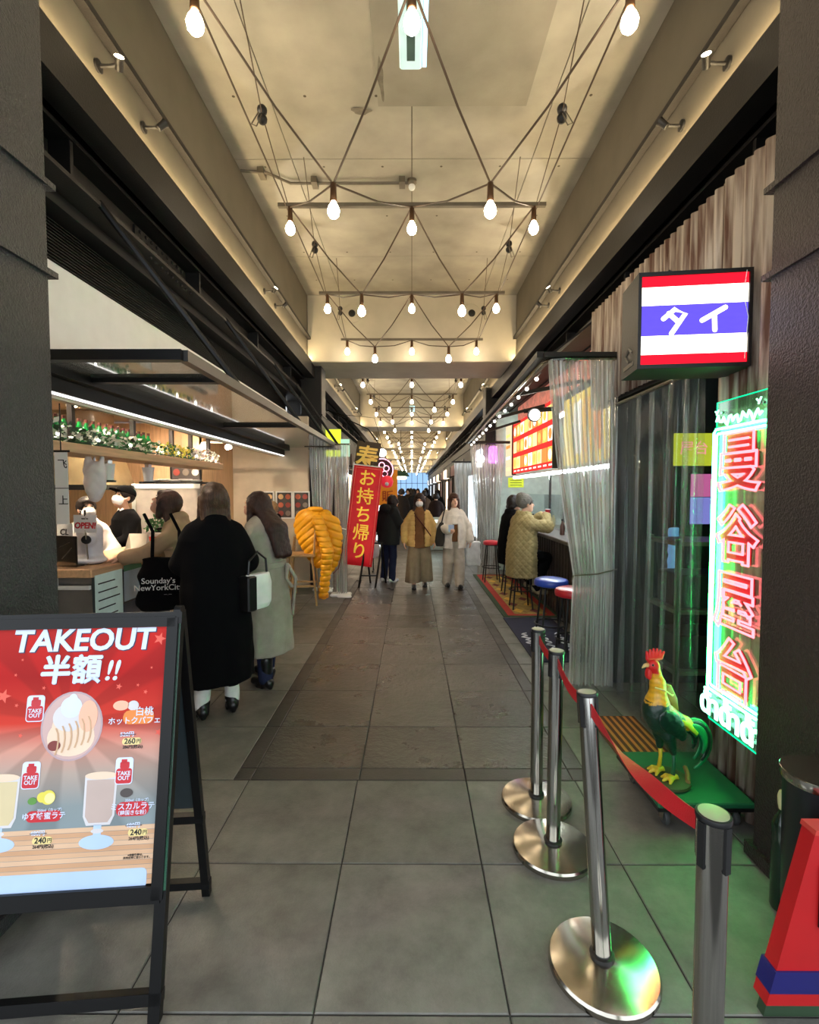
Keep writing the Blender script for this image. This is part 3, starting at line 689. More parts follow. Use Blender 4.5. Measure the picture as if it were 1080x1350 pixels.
for pts in (((876, 420), (891, 408), (905, 414), (887, 440)), ((883, 413), (896, 425)), ((927, 424), (957, 408)), ((943, 417), (944, 437))):
    stroke('letter_stroke', [sp(*p) for p in pts], .024, .006, wl, fs, Mf)
MB().tube([(-.014, .12, .05), (-.014, .17, .09), (-.014, .12, .12), (-.014, .07, .09)], .006, 6).build('side_emblem', mat('emblem_grey', srgb(120, 110, 95), .6), fs)
MB().box(-.016, -.011, .05, .2, .02, .04).build('side_lettering', MATS['emblem_grey'], fs)
MB().tube([(.15, .1, HB + .01), (.17, .1, HB + .06), (.25, .12, HB + .03), (.33, .1, HB + .05), (.4, .1, HB + .01)], .008, 6).build('top_cable', M_BLKP, fs)
MB().tube([(W - .02, -.014, HB), (W - .035, -.018, HB * .75), (W - .01, -.016, HB * .5), (W - .02, -.014, HB * .05)], .002, 5).build('loose_wire', M_WHITE, fs)

# ---- neon sign
XN = 1.615; nY0, nY1, nZ0, nZ1 = 2.205, 2.60, .415, 2.115
ns = thing('neon_sign', 'tall clear neon sign with red characters inside a green border on tin wall', 'sign', (XN, nY1, nZ0)); NW, NH = nY1 - nY0, nZ1 - nZ0
Mn = face((0, 0, 0), (0, -1, 0), (0, 0, 1))
def nb(x0, x1, y0, y1, z0, z1):
    mb = MB().box(x0, x1, y0, y1, z0, z1); mb.v = [tuple(Mn @ Vector(v)) for v in mb.v]; return mb
nb(0, NW, 0, NH, -.006, 0).build('acrylic_panel', clear('acrylic', (.86, 1, .92), .05, .3, .05), ns)
ge = glow('neon_edge', (.0, 1, .35), 1.1); gt = glow('neon_green', (.03, 1, .20), 38); rt = glow('neon_red', (1, .13, .16), 3.2); gw_ = glow('neon_pale', (.30, 1, .62), 3.2)
for (x0, x1, y0, y1) in ((0, NW, NH - .004, NH), (0, NW, 0, .004), (0, .004, 0, NH), (NW - .004, NW, 0, NH)): nb(x0, x1, y0, y1, -.0065, .0005).build('lit_edge', ge, ns)
def ntube(pts, r, m, nm):
    mb = MB().tube([Mn @ Vector((p[0], p[1], .018)) for p in pts], r, 6); return mb.build(nm, m, ns, smooth=True)
ntube([(NW - .01, NH - .17), (.045, NH - .17), (.035, NH - .18), (.035, .21), (.045, .20), (NW - .01, .20)], .0065, gt, 'green_tube')
ntube([(NW - .01, NH - .145), (.03, NH - .145), (.014, NH - .16), (.014, .19), (.03, .175), (NW - .01, .175)], .0065, gt, 'green_tube')
ntube([(.03 + i * .0145, NH - .105 + .022 * math.sin(i * 1.9) + .01 * math.sin(i * .9)) for i in range(24)], .006, gw_, 'top_lettering')
ntube([(.02, NH - .05), (.032, NH - .062), (.045, NH - .045), (.03, NH - .07)], .004, gw_, 'bird_tube')
ntube([(NW - .07, NH - .04), (NW - .055, NH - .055), (NW - .04, NH - .035), (NW - .058, NH - .065)], .004, gw_, 'bird_tube')
text('bottom_lettering', 'ด้าด้าด้า', .16, gw_, ns, Mn @ Matrix.Translation((NW / 2 - .0, .085, .018)), tube=.0055, bold=.0)
for ch, z in (('曼', 1.775), ('谷', 1.415), ('屋', 1.08), ('台', .735)):
    text('character_tube', ch, .30, rt, ns, Mn @ Matrix.Translation((NW / 2 + .012, z - nZ0, .02)), tube=.0058, bold=.028)
    text('character_glow_fill', ch, .30, mat('neon_red_glow', srgb(150, 14, 34), .5), ns, Mn @ Matrix.Translation((NW / 2 + .012, z - nZ0, .004)), extrude=.002, bold=.02)  # dark red fill colours in the red glow inside each character
for y in (.06, NH - .06):
    for x in (.05, NW - .05):
        mb = MB().lathe([(.008, -.05), (.008, .006)], seg=8); mb.v = [tuple(Mn @ (Vector(v) + Vector((x, y, 0)))) for v in mb.v]; mb.build('standoff', M_CHROME, ns)

# ---- cart and rooster
ct = thing('platform_cart', 'low green flatbed cart under the rooster statue', 'cart', (1.425, 2.515, 0))
M_GRN = mat('cart_green', srgb(28, 92, 60), .45, var=.1)
MB().rbox(-.235, .235, -.235, .235, .115, .145, .006).build('deck', M_GRN, ct); MB().box(-.238, .238, -.238, .238, .105, .122).build('frame', M_BLKP, ct)
for sx in (-1, 1):
    for sy in (-1, 1):
        w = thing_part = MB().lathe([(.035, -.012), (.038, -.006), (.038, .006), (.035, .012)], (sx * .17, sy * .17, .038), 16, Matrix.Rotation(R(90), 3, 'Y')).build('wheel', mat('wheel_grey', srgb(60, 62, 62), .6), ct, smooth=35)
        MB().box(sx * .17 - .022, sx * .17 - .016, sy * .17 - .02, sy * .17 + .02, .03, .106).box(sx * .17 + .016, sx * .17 + .022, sy * .17 - .02, sy * .17 + .02, .03, .106).build('caster_fork', M_CHROME, ct)
rs = thing('rooster_statue', 'painted rooster statue with red comb and green tail on cart', 'statue', (1.325, 2.47, .145), R(12))
Z0 = .02
def V3(x, z, y=0): return (x, y, z)
b = SDF(.006)
b.ell((-.045, 0, .335), (.075, .068, .105), Matrix.Rotation(R(-38), 3, 'Y'), .03).ell((-.075, 0, .39), (.052, .055, .07), None, .03)
b.cap((-.06, 0, .42), (-.065, 0, .52), .052, .034, .03).cap((-.065, 0, .52), (-.085, 0, .60), .034, .026, .02).ell((-.095, 0, .615), (.034, .026, .032), None, .015)
b.cap((.0, 0, .33), (.10, 0, .29), .06, .038, .04).cap((.10, 0, .29), (.15, 0, .28), .035, .02, .02)
b.cap((-.025, .035, .26), (-.012, .038, .165), .036, .016, .02).cap((-.025, -.035, .26), (.005, -.038, .165), .036, .016, .02)
bm_ = b.mesh('body', noise=.0012, nscale=90)
def rcol(p):
    x, y, z = p[:, 0], p[:, 1], p[:, 2]; c = np.ones((len(p), 4)); s = np.sin(z * 260 + np.sin(x * 90) * 2) * .5 + .5
    G1, Y1, P1_, D1, R1 = (np.array(srgb(*q)) for q in ((18, 110, 62), (226, 176, 34), (214, 96, 96), (10, 46, 32), (196, 24, 24)))
    c[:, :3] = D1
    w = (x > .0) & (z > .235); c[w, :3] = G1 * (.6 + .4 * s[w, None]) + Y1 * .35 * s[w, None]
    w = (x > .075) & (z > .27); c[w, :3] = Y1 * .9
    w = (z > .345) & (x > -.035) & (x < .03); c[w, :3] = P1_
    w = (z > .415 + .02 * s) & (x < .0); c[w, :3] = Y1 * (.75 + .25 * s[w, None]) + R1 * .10
    w = (z > .565) & (x > -.10); c[w, :3] = Y1 * .6 + R1 * .4
    w = (z > .575) & (x < -.078); c[w, :3] = R1
    return c
paint(bm_, rcol); M_RST = vcol_mat('rooster_paint', .38, .25, 120, .25)
rb = link('body', bm_, M_RST, rs)
M_RED = mat('comb_red', srgb(206, 28, 30), .45); M_YEL = mat('leg_yellow', srgb(206, 178, 40), .45); M_TG = mat('tail_green', srgb(14, 120, 66), .35, coat=.3); M_TD = mat('tail_dark', srgb(8, 40, 28), .35, coat=.3)
c = SDF(.0045).ell((-.092, 0, .648), (.042, .009, .018), None, .006)
for i in range(6): c.cap((-.125 + i * .015, 0, .65), (-.132 + i * .02, 0, .686 + .012 * math.sin(i * .75)), .011, .006, .006)
c.build('comb', M_RED, rs)
SDF(.0045).ell((-.118, .008, .572), (.015, .008, .03), None, .01).ell((-.118, -.008, .572), (.015, .008, .03), None, .01).build('wattle', M_RED, rs)
MB().tube([(-.122, 0, .618), (-.142, 0, .616), (-.158, 0, .604)], [.013, .009, .002], 8).build('beak', mat('beak_horn', srgb(220, 190, 120), .4), rs, smooth=True)
for s in (-1, 1): MB().ball((-.112, s * .0235, .624), .0055, 8, 6).build('eye', M_BLKP, rs, smooth=True)
def feather(pts, w, th, m, nm, side=(0, 1, 0)):
    """flat tapered feather along a curve"""
    n = len(pts); rows = []
    for i, p in enumerate(pts):
        p = Vector(p); d = (Vector(pts[min(i + 1, n - 1)]) - Vector(pts[max(i - 1, 0)])).normalized(); sd = Vector(side); u = d.cross(sd).normalized()
        ww = w * math.sin(math.pi * min(.98, .12 + .86 * (i + .3) / n)) ** .7
        rows.append([p + u * ww * math.cos(a) + sd * th * math.sin(a) for a in [2 * math.pi * j / 10 for j in range(10)]])
    return MB().rings(rows).build(nm, m, rs, smooth=True)
def arc(cx, cz, r, a0, a1, y=0, n=14, rz=None): return [(cx + r * math.cos(R(a0 + (a1 - a0) * i / (n - 1))), y, cz + (rz or r) * math.sin(R(a0 + (a1 - a0) * i / (n - 1)))) for i in range(n)]
for i, (cx, cz, r, a1, y, m) in enumerate(((.135, .17, .125, -75, .0, M_TG), (.125, .18, .105, -60, .018, M_TG), (.125, .18, .108, -50, -.018, M_TD), (.115, .19, .085, -40, .03, M_TD), (.115, .19, .088, -35, -.03, M_TG), (.105, .2, .068, -25, .012, M_TG), (.10, .205, .06, -20, -.012, M_TD))):
    feather(arc(cx, cz, r, 125, a1, y, rz=r * 1.05), .022 if i else .02, .006, m, 'tail_feather')
for i in range(7): feather([(.03 + i * .004, -.045 + i * .015, .335), (.08, -.05 + i * .0165, .31), (.135 + (i % 3) * .012, -.05 + i * .0165, .255 - (i % 2) * .02)], .014, .004, M_TG if i % 2 else mat('saddle_yellow', srgb(196, 190, 50), .4), 'saddle_feather')
for s in (-1, 1):
    w = SDF(.005).ell((-.03, s * .062, .335), (.085, .014, .055), Matrix.Rotation(R(40), 3, 'Y'), .02).ell((.015, s * .064, .285), (.06, .010, .03), Matrix.Rotation(R(50), 3, 'Y'), .02)
    w.build('wing', M_TD, rs, noise=.001, nscale=120)
feather([(-.02, .03, .49), (.02, .03, .47), (.055, .03, .40), (.075, .03, .33)], .03, .005, mat('hackle_brown', srgb(150, 96, 44), .45), 'back_feather')
MB().tube([(-.11, -.04, .515), (-.06, -.05, .50), (0, -.03, .46), (.03, 0, .45)], .004, 6).build('cord', mat('cord_pale', srgb(220, 205, 130), .6), rs)
for s, x in ((1, -.012), (-1, .005)):
    MB().tube([(x, s * .038, .19), (x + .006, s * .038, .11), (x, s * .04, .045)], [.012, .009, .011], 8).build('leg', M_GRN if s < 0 else M_YEL, rs, smooth=True)
    f = SDF(.0045)
    for dx, dy in ((-.055, .0), (-.04, .03), (-.04, -.03), (.03, 0)): f.cap((x, s * .04, .04), (x + dx * .6, s * .04 + dy * .6, .04), .012, .011, .008).cap((x + dx * .6, s * .04 + dy * .6, .04), (x + dx, s * .04 + dy, .028), .011, .007, .006)
    f.build('foot', M_YEL, rs)
MB().lathe([(.10, 0), (.115, .006), (.112, .018), (.09, .026)], (0, 0, 0), 24).build('plinth', mat('plinth_green', srgb(58, 66, 34), .6), rs, smooth=35)
text('plinth_lettering', 'THAI', .03, M_WHITE, rs, face((-.06, -.1005, .028), (1, -.25, 0), (0, .3, 1)), extrude=.001) if False else None
MB().tube([(.06, -.08, .03), (.11, -.02, .035), (.14, .03, .035)], .012, 6).build('twig', mat('twig', srgb(120, 100, 50), .7), rs)

sm_ = thing('striped_mat', 'small orange striped mat on the floor behind the rooster', 'mat', (1.28, 2.86, 0))
MB().rbox(0, .34, 0, .62, .001, .010, .003).build('mat_body', mat('mat_brown', srgb(92, 56, 36), .9), sm_)
for i in range(7): MB().box(.02 + i * .046, .04 + i * .046, .01, .61, .010, .0115).build('stripe', mat('mat_orange', srgb(196, 120, 60), .9), sm_)
# ---- red stand at the right edge
M_REDP = mat('stand_red', srgb(176, 20, 24), .4, var=.06); M_BLUEP = mat('stand_blue', srgb(26, 26, 96), .4); M_GREENP = mat('stand_green', srgb(44, 66, 44), .5)
st = thing('red_stand', 'red slanted stand with blue stripe at lower right edge', 'stand', (1.095, 1.45, 0))
def slab(z0, z1, m, nm, out=0., x1=.42):
    k = .24; mb = MB().rings([[(k * z0 - out, -out, z0), (x1, -out, z0), (x1, .05 + out, z0), (k * z0 - out, .05 + out, z0)], [(k * z1 - out, -out, z1), (x1, -out, z1), (x1, .05 + out, z1), (k * z1 - out, .05 + out, z1)]])
    return mb.build(nm, m, st)
slab(.16, .60, M_REDP, 'body'); slab(0.0, .05, M_GREENP, 'foot_panel', -.01); slab(.05, .09, M_REDP, 'lower_band', .004); slab(.09, .16, M_BLUEP, 'blue_stripe', .006)
slab(.595, .61, mat('stand_trim', srgb(190, 60, 50), .4), 'top_trim', .004)
MB().rbox(.16, .4, -.012, .002, .30, .5, .004).build('dark_panel', M_BLKP, st)
bt = thing('glass_bottle', 'green glass bottle with pale stopper behind the red stand', 'bottle', (1.462, 1.86, 0))
MB().lathe([(.034, 0), (.038, .01), (.038, .33), (.03, .36), (.015, .39), (.015, .41)], seg=18).build('bottle_body', mat('bottle_green', srgb(14, 40, 26), .12, coat=.4), bt, smooth=40)
MB().lathe([(.017, .40), (.021, .42), (.023, .45), (.018, .47)], seg=14).build('stopper', mat('stopper', srgb(205, 200, 150), .5), bt, smooth=40)
bk = thing('black_bin', 'black round bin behind the red stand at right edge', 'bin', (1.395, 1.63, 0))
MB().lathe([(.085, 0), (.09, .004), (.10, .66), (.106, .67), (.106, .68), (.096, .68), (.08, .1), (.01, .09)], seg=24).build('shell', mat('bin_black', srgb(22, 26, 28), .35), bk, smooth=35)
MB().lathe([(.1065, .655), (.109, .66), (.109, .685), (.1065, .688)], seg=24).build('rim_ring', M_CHROME, bk, smooth=35)

# ================================================================ CURTAINS
def curtain(name, label, A, B, z0, z1, folds, amp, tie=None, m=None, n=220, rows=26, seed=1, taper=0.):
    """pleated clear sheet hung between plan points A and B; tie = (z, A2, B2) where it is gathered"""
    rnd = random.Random(seed); ph = [rnd.uniform(0, 6.28) for _ in range(6)]
    t = thing(name, label, 'curtain', (A[0], A[1], 0))
    A0 = Vector((0, 0)); B0 = Vector(B) - Vector(A); O = Vector(A); G = []
    for r in range(rows + 1):
        z = z1 + (z0 - z1) * r / rows; a, b = A0, B0; k = 1.
        if tie:
            zt, ta, tb = tie; ta = Vector(ta) - O; tb = Vector(tb) - O
            if z > zt: f = ((z1 - z) / (z1 - zt)) ** 1.3; a = A0.lerp(ta, f); b = B0.lerp(tb, f)
            else: f = (zt - z) / (zt - z0); a = ta.lerp(ta + (A0 - ta) * .12, f); b = tb.lerp(tb + (B0 - tb) * .12, f)
        d = (b - a); nr = Vector((-d.y, d.x)).normalized(); row = []
        for i in range(n + 1):
            u = i / n; w = folds * 2 * math.pi * u
            s = math.sin(w + ph[0] + .6 * math.sin(z * 1.3 + ph[1]) + 1.1 * math.sin(3 * u + ph[2])) * .7 + .3 * math.sin(2.3 * w + ph[3] + z)
            # fold crests are pinched
            s = math.copysign(abs(s) ** .8, s); p = a + d * (u + .15 / folds * math.sin(2 * w + ph[4])) + nr * amp * s * (.55 + .45 * min(1, (z1 - z) * 1.5))
            row.append((p.x, p.y, z + .004 * math.sin(w)))
        G.append(row)
    MB().sheet(G).build('vinyl_sheet', m, t, smooth=True)
    return t
VIN = clear('vinyl_clear', (.97, .98, .97), .42, .55, .13, (.9, .92, .9))
VIND = clear('vinyl_thin', (.95, .97, .97), .07, .2, .10, (.7, .76, .8))
Yc = 4.05; XI = 1.13
cu = curtain('gathered_curtain', 'large clear vinyl curtain tied at the middle beside the bar stools', (XI, Yc), (1.70, Yc), .012, 2.72, 13, .045, (.95, (1.36, Yc), (1.69, Yc)), VIN, seed=3)
MB().tube([(.215, -.06, .95), (.40, -.07, .965), (.575, -.04, 1.0)], .006, 6).build('tie_cord', M_BAR, cu)
MB().tube([(.21, -.05, .95), (.19, -.06, .90), (.2, -.05, .93)], .005, 5).build('tie_knot', M_BAR, cu)
cu = curtain('gathered_curtain', 'pale clear vinyl curtain hanging at the far end of the stool row', (1.15, 9.55), (1.80, 9.55), .012, 2.55, 10, .05, (.85, (1.32, 9.55), (1.70, 9.55)), VIN, n=140, seed=5)
cu = curtain('gathered_curtain', 'farthest clear vinyl curtain on the right, past the cream jacket walker', (1.15, 13.2), (1.85, 13.2), .012, 2.4, 8, .05, (.9, (1.2, 13.2), (1.8, 13.2)), VIN, n=120, seed=6)
cu = curtain('door_curtain', 'thin clear vinyl curtain across the dark bar behind the rooster', (1.665, 3.98), (1.655, 2.80), .02, 2.35, 6, .035, None, VIND, n=200, seed=9)
MB().tube([(0, 0, 2.35), (-.01, -1.24, 2.35)], .014, 8).build('rail', M_BAR, cu)
# tent frame over the stools
fr = thing('awning_frame', 'dark metal awning frame carrying the curtains over the bar stools', 'frame', (0, 0, 0))
MB().beam((1.08, Yc, 2.76), (1.78, Yc, 2.76), .10, .035).build('front_beam', M_STEELB, fr)
MB().tube([(1.70, Yc - .03, 2.73), (1.25, Yc - .03, 2.73), (1.15, Yc, 2.73), (1.10, Yc + .1, 2.73), (1.10, 9.6, 2.58)], .014, 8).build('curtain_rail', M_CHROME, fr)
MB().beam((1.06, Yc, 2.77), (1.10, 9.75, 2.62), .06, .05).build('side_beam', M_STEELB, fr)
for y in (5.6, 7.2, 8.8): MB().beam((1.08, y, 2.76 - (y - 4) * .026), (1.95, y, 2.9), .05, .04).build('rafter', M_STEELB, fr)
for y in (4.6, 9.6): MB().beam((1.09, y, 2.76), (1.84, y, 3.34), .02, .02).build('stay', M_STEEL, fr)
MB().beam((1.1, 9.6, 2.6), (1.95, 9.6, 2.6), .05, .05).build('rear_beam', M_STEELB, fr)
fr2 = thing('awning_frame', 'dark metal frame over the farthest right curtain', 'frame', (0, 0, 0))
MB().beam((1.1, 13.2, 2.43), (1.95, 13.2, 2.43), .05, .04).build('front_beam', M_STEELB, fr2); MB().beam((1.1, 13.2, 2.43), (1.1, 17, 2.43), .04, .04).build('side_beam', M_STEELB, fr2)
MB().beam((1.1, 13.3, 2.43), (1.9, 13.3, 3.0), .02, .02).build('stay', M_STEEL, fr2)

# ================================================================ NOODLE STALL
ml = thing('floor_mat', 'navy floor mat with pale script lettering under the bar stools', 'mat', (1.18, 4.6, 0))
MB().rbox(.0, .62, 0, 1.62, .001, .012, .004).build('mat_body', mat('mat_navy', srgb(24, 26, 48), .9, bump=.3, bscale=300), ml)
for q, (x0, y0, L) in enumerate(((.10, .18, .75), (.30, .3, .9), (.48, .15, .8))):
    MB().tube([(x0 + .035 * math.sin(i * 1.5) + .012 * math.sin(i * .7), y0 + L * i / 30, .0125) for i in range(31)], .009, 4).build('script_lettering', mat('mat_ink', srgb(190, 190, 196), .9), ml)
rg = thing('woven_rug', 'red and yellow patterned rug with green edge under the diners', 'rug', (1.20, 6.28, 0))
MB().box(0, .75, 0, 3.2, .001, .010).build('rug_base', mat('rug_green', srgb(52, 72, 50), .95, bump=.4, bscale=250), rg)
MB().box(.07, .69, .05, 3.15, .010, .012).build('red_border', mat('rug_red', srgb(160, 46, 34), .95, bump=.4, bscale=250), rg)
MB().box(.17, .60, .12, 3.05, .012, .0135).build('centre_field', mat('rug_ochre', srgb(150, 124, 60), .95, var=.35, scale=16, bump=.4, bscale=250), rg)
for i in range(8):
    for j in range(2): MB().prism([(.26 + j * .22 + .07 * math.cos(a), .3 + i * .36 + .12 * math.sin(a)) for a in (0, 1.57, 3.14, 4.71)], .0135, .0145).build('woven_diamond', mat('rug_dk', srgb(96, 30, 30), .95) if (i + j) % 2 else mat('rug_y', srgb(206, 160, 60), .95), rg)
cn = thing('bar_counter', 'dark slatted bar counter with stone top in front of noodle stall', 'counter', (1.86, 4.55, 0))
MB().rbox(0, .5, 0, 5.0, .99, 1.04, .008).build('counter_top', mat('counter_stone', srgb(86, 78, 74), .3, var=.3, scale=20), cn)
MB().box(.10, .45, .05, 4.95, 0, .99).build('carcass', M_DARK, cn)
for i in range(40): MB().box(.075, .10, .08 + i * .122, .08 + i * .122 + .085, .02, .97).build('slat', mat('dark_slat', srgb(46, 38, 34), .5, var=.2), cn)
def stool(x, y, h, col, label, seatr=.175, pad=.075):
    t = thing('bar_stool', label, 'stool', (x, y, .013))
    MB().lathe([(seatr - .02, h - pad), (seatr - .004, h - pad + .006), (seatr, h - pad + .02), (seatr, h - .03), (seatr - .01, h - .01), (seatr - .04, h), (.02, h + .004)], seg=28).build('seat', mat('vinyl_%s' % (col,), srgb(*col), .32, coat=.2), t, smooth=40)
    MB().lathe([(seatr - .03, h - pad - .012), (seatr - .03, h - pad)], seg=24).build('seat_plate', M_BLKP, t)
    for a in (45, 135, 225, 315):
        c, s_ = math.cos(R(a)), math.sin(R(a)); MB().tube([(c * .11, s_ * .11, h - pad - .006), (c * .19, s_ * .19, .0)], .011, 8).build('leg', M_STEEL, t)
    MB().tube([(.165 * math.cos(2 * math.pi * i / 20), .165 * math.sin(2 * math.pi * i / 20), .26) for i in range(21)], .008, 6, cap=False).build('footrest', M_STEEL, t)
    return t
RED, BLU = (190, 34, 48), (40, 74, 178)
S1 = pz(757, 777, .73); S2 = pz(727, 764, .73)
stool(S1.x, S1.y, .73, RED, 'bar stool with round red seat, half behind the clear curtain')
stool(S2.x, S2.y, .73, BLU, 'bar stool with round blue seat next to the red one')
KS = pz(688, 785, .66); stool(1.53, 6.75, .70, (52, 44, 40), 'bar stool under the person in the khaki quilted coat', .16)
stool(1.60, 7.75, .70, (56, 40, 40), 'bar stool under the person in the black coat', .16)
stool(1.44, 8.75, .74, RED, 'red bar stool farthest along the counter', .15)
# menu board, photo by photo
mb_ = thing('menu_board', 'red lit menu board of dish pictures hung above the bar counter', 'menu board', (1.97, 6.75, 1.98))
MB().box(.0, .05, 0, 2.75, 0, .95).build('board', glow('menu_red', (.85, .05, .04), .75), mb_)
mc = [glow('menu_%d' % i, c, s) for i, (c, s) in enumerate((((1, .55, .12), .9), ((1, .8, .35), 1.0), ((1, .93, .8), 1.1), ((.95, .32, .08), .8), ((.9, .7, .2), .9)))]
for r in range(3):
    for i in range(9):
        y = .06 + i * .295; o = MB().rbox(-.006, .004, y, y + .25, .09 + r * .295, .09 + r * .295 + .21, .002).build('dish_picture', mc[(i * 3 + r * 2) % 5], mb_)
        MB().lathe([(.08, 0), (.075, .006), (.03, .008)], (-.006, y + .125, .09 + r * .295 + .1), 12, Matrix.Rotation(R(-90), 3, 'Y')).build('dish', mc[(i + r + 2) % 5], o)
        if r == 0: MB().box(-.004, .002, y + .03, y + .2, .03, .055).build('price_label', mc[2], mb_)
MB().box(-.03, .06, -.03, 0, -.02, .97).build('frame_edge', M_STEEL, mb_); MB().box(-.02, .06, 2.75, 2.78, -.02, .97).build('frame_edge', M_STEEL, mb_)
yp = thing('yellow_menu_panel', 'glowing yellow menu panel at the near end of the noodle stall', 'menu board', (2.02, 4.75, 1.98)); MB().box(0, .04, 0, 1.75, 0, .85).build('board', glow('menu_yellow', (1, .72, .16), .95), yp)
for i in range(5): MB().rbox(-.006, .002, .08 + i * .33, .36 + i * .33, .12, .75, .002).build('menu_strip', mc[(i * 2 + 1) % 5], yp)
MB().box(-.02, .05, -.03, 0, -.02, .87).build('frame_edge', M_STEEL, yp)
up = thing('poster_panel', 'pink patterned poster panel above the lit menu board', 'poster', (2.06, 5.2, 2.98))
MB().box(0, .03, 0, 4.3, -.02, .28).build('panel', mat('pink_panel', srgb(205, 120, 105), .6, var=.4, scale=7, emit=(.8, .3, .22), estr=.25), up)
for i in range(14): MB().prism([(0, 0), (.1, .05), (.2, 0), (.14, .1), (.2, .2), (.08, .15)], 0, .004).build('pattern_mark', MATS['pink_panel'], up).matrix_local = face((-.004, .1 + i * .3, .0), (0, 1, 0), (0, 0, 1))
sp_ = thing('lit_poster', 'cream glowing side poster at the far end of the menu board', 'poster', (1.93, 9.52, 1.95)); MB().box(-.0, .03, 0, .5, 0, 1.0).build('panel', glow('poster_cream', (1, .72, .45), .75), sp_)
for i in range(4): MB().box(-.004, .0, .06, .44, .1 + i * .22, .16 + i * .22).build('print_band', mc[(i + 1) % 5], sp_)
lt = thing('strip_lamp', 'white strip lamp under the menu board', 'strip lamp', (1.93, 4.6, 1.9))
MB().rbox(.02, .10, 0, 4.9, .02, .05, .004).build('housing', M_WHITE, lt); MB().tube([(.06, .04, .0), (.06, 4.86, .0)], .022, 10).build('tube', glow('cool_white', (.86, .96, 1), 26), lt)
pl = thing('flood_lamp', 'round flood lamp on a dark pipe over the menu board', 'lamp', (1.62, 6.4, 2.70))
MB().tube([(-.1, .25, .03), (.45, .1, .05)], .03, 10).build('pipe', M_STEEL, pl); MB().lathe([(.03, .12), (.06, .08), (.085, 0), (.09, -.01)], (-.02, 0, -.06), 18, Euler((R(-72), 0, R(-8))).to_matrix()).build('shade', M_STEEL, pl, smooth=40)
MB().ball((-.02, -.03, -.065), .07, 14, 8).build('bulb', glow('flood', (1, .95, .88), 14), pl, smooth=True)
tl = thing('fairy_lights', 'string of small white bulbs along the stall awning', 'string lights', (1.13, 4.3, 2.68)); MB().tube([(.0, 0, 0), (.02, 5.2, -.13)], .004, 5).build('cable', M_BLKP, tl)
for i in range(14): MB().ball((.0 + i * .0015, .15 + i * .38, -.02 - i * .0096), .018, 8, 6).build('bulb', glow('fairy', (1, .93, .8), 6), tl)
gl = thing('globe_lamp', 'round white globe lamp hanging at the far curtain', 'lamp', (1.32, 9.35, 2.26)); MB().ball((0, 0, 0), .075, 14, 8).build('globe', glow('globe', (1, .92, .78), 8), gl, smooth=True); MB().tube([(0, 0, .07), (0, .1, .33)], .006, 6).build('cord', M_BLKP, gl)
pk = thing('purple_lamp', 'purple glowing lamp behind the far curtain top', 'lamp', (1.62, 9.75, 2.2)); MB().lathe([(.05, 0), (.09, .03), (.085, .3), (.05, .34)], seg=14).build('shade', glow('purple', (.75, .15, 1), 2.2), pk, smooth=40); MB().tube([(0, 0, .33), (0, -.05, .55)], .006, 6).build('cord', M_BLKP, pk)
# stall kitchen seen past the diners
gg = clear('glass_pane', (.93, .98, 1), .02, .35, .03)
for i, (y, lab) in enumerate(((4.75, 'nearest'), (6.35, 'middle'), (7.95, 'farthest'))):
    w = thing('counter_screen', 'clear glass screen standing on the bar counter, %s one' % lab, 'glass screen', (2.25, y, 1.04)); MB().box(0, .008, 0, 1.5, 0, .55).build('pane', gg, w); MB().box(-.01, .02, -.03, 0, 0, .88).build('post', M_CHROME, w)
sh = thing('kitchen_shelf', 'steel shelf unit against the pale blue stall wall', 'shelf', (3.0, 4.5, 0))
for z in (.85, 1.35, 1.75): MB().box(0, .28, 0, 5.2, z, z + .03).build('shelf_board', M_CHROME, sh)
for y in (0, 1.3, 2.6, 3.9, 5.16): MB().box(.01, .05, y, y + .04, 0, 2.0).build('post', M_CHROME, sh)
rnd = random.Random(4); pal = [(220, 230, 236), (60, 96, 190), (190, 40, 60), (240, 240, 236), (70, 160, 190), (230, 190, 60), (90, 60, 50)]
ADJ = ['white', 'blue', 'red', 'pale', 'teal', 'yellow', 'brown']
for z, zn in ((.88, 'lower'), (1.38, 'upper')):
    for i in range(16):
        k = (i * 5 + int(z * 10)) % 7; c = pal[k]; hgt = rnd.uniform(.16, .3); r = rnd.uniform(.035, .06); y = 4.7 + i * .3 + rnd.uniform(-.06, .06)
        t = thing('kitchen_jar', '%s kitchen jar, %s from the near end of the %s stall shelf' % (ADJ[k], NUMW[i], zn), 'jar', (3.13, y, z), 0, 'jars on the stall shelves')
        MB().lathe([(r * .9, 0), (r, .01), (r, hgt * .75), (r * .6, hgt * .86)], seg=12).build('jar_body', mat('jar_%d' % k, srgb(*c), .3), t, smooth=40); MB().lathe([(r * .62, hgt * .85), (r * .62, hgt), (.004, hgt + .004)], seg=12).build('lid', M_BLKP if i % 2 else M_WHITE, t, smooth=40)
kl = thing('added_stall_tube', 'added white tube brightening the noodle stall from behind the menu boards', 'light', (2.65, 7.0, 2.98)); MB().tube([(0, 0, 0), (0, 2.8, 0)], .03, 10).build('tube', MATS['cool_white'], kl); MB().box(-.05, .05, 0, 2.8, .03, .07).build('housing', M_WHITE, kl);  # added lamp, kept out of sight, to brighten the stall interior
for y in (.3, 2.5): MB().tube([(0, y, .07), (0, y, .30)], .006, 6).build('hanger', M_CHROME, kl)
ys = thing('yellow_notice', 'yellow notice stuck on the pale stall end wall', 'notice', (2.0, 10.095, 1.72)); MB().box(0, .32, -.006, 0, 0, .2).build('sheet', mat('notice_y', srgb(205, 215, 50), .6, emit=(.6, .7, .05), estr=.3), ys); 
for q in range(3): MB().box(.04, .28, -.008, -.006, .04 + q * .05, .055 + q * .05).build('print_line', mat('notice_g', srgb(110, 140, 30), .6), ys)
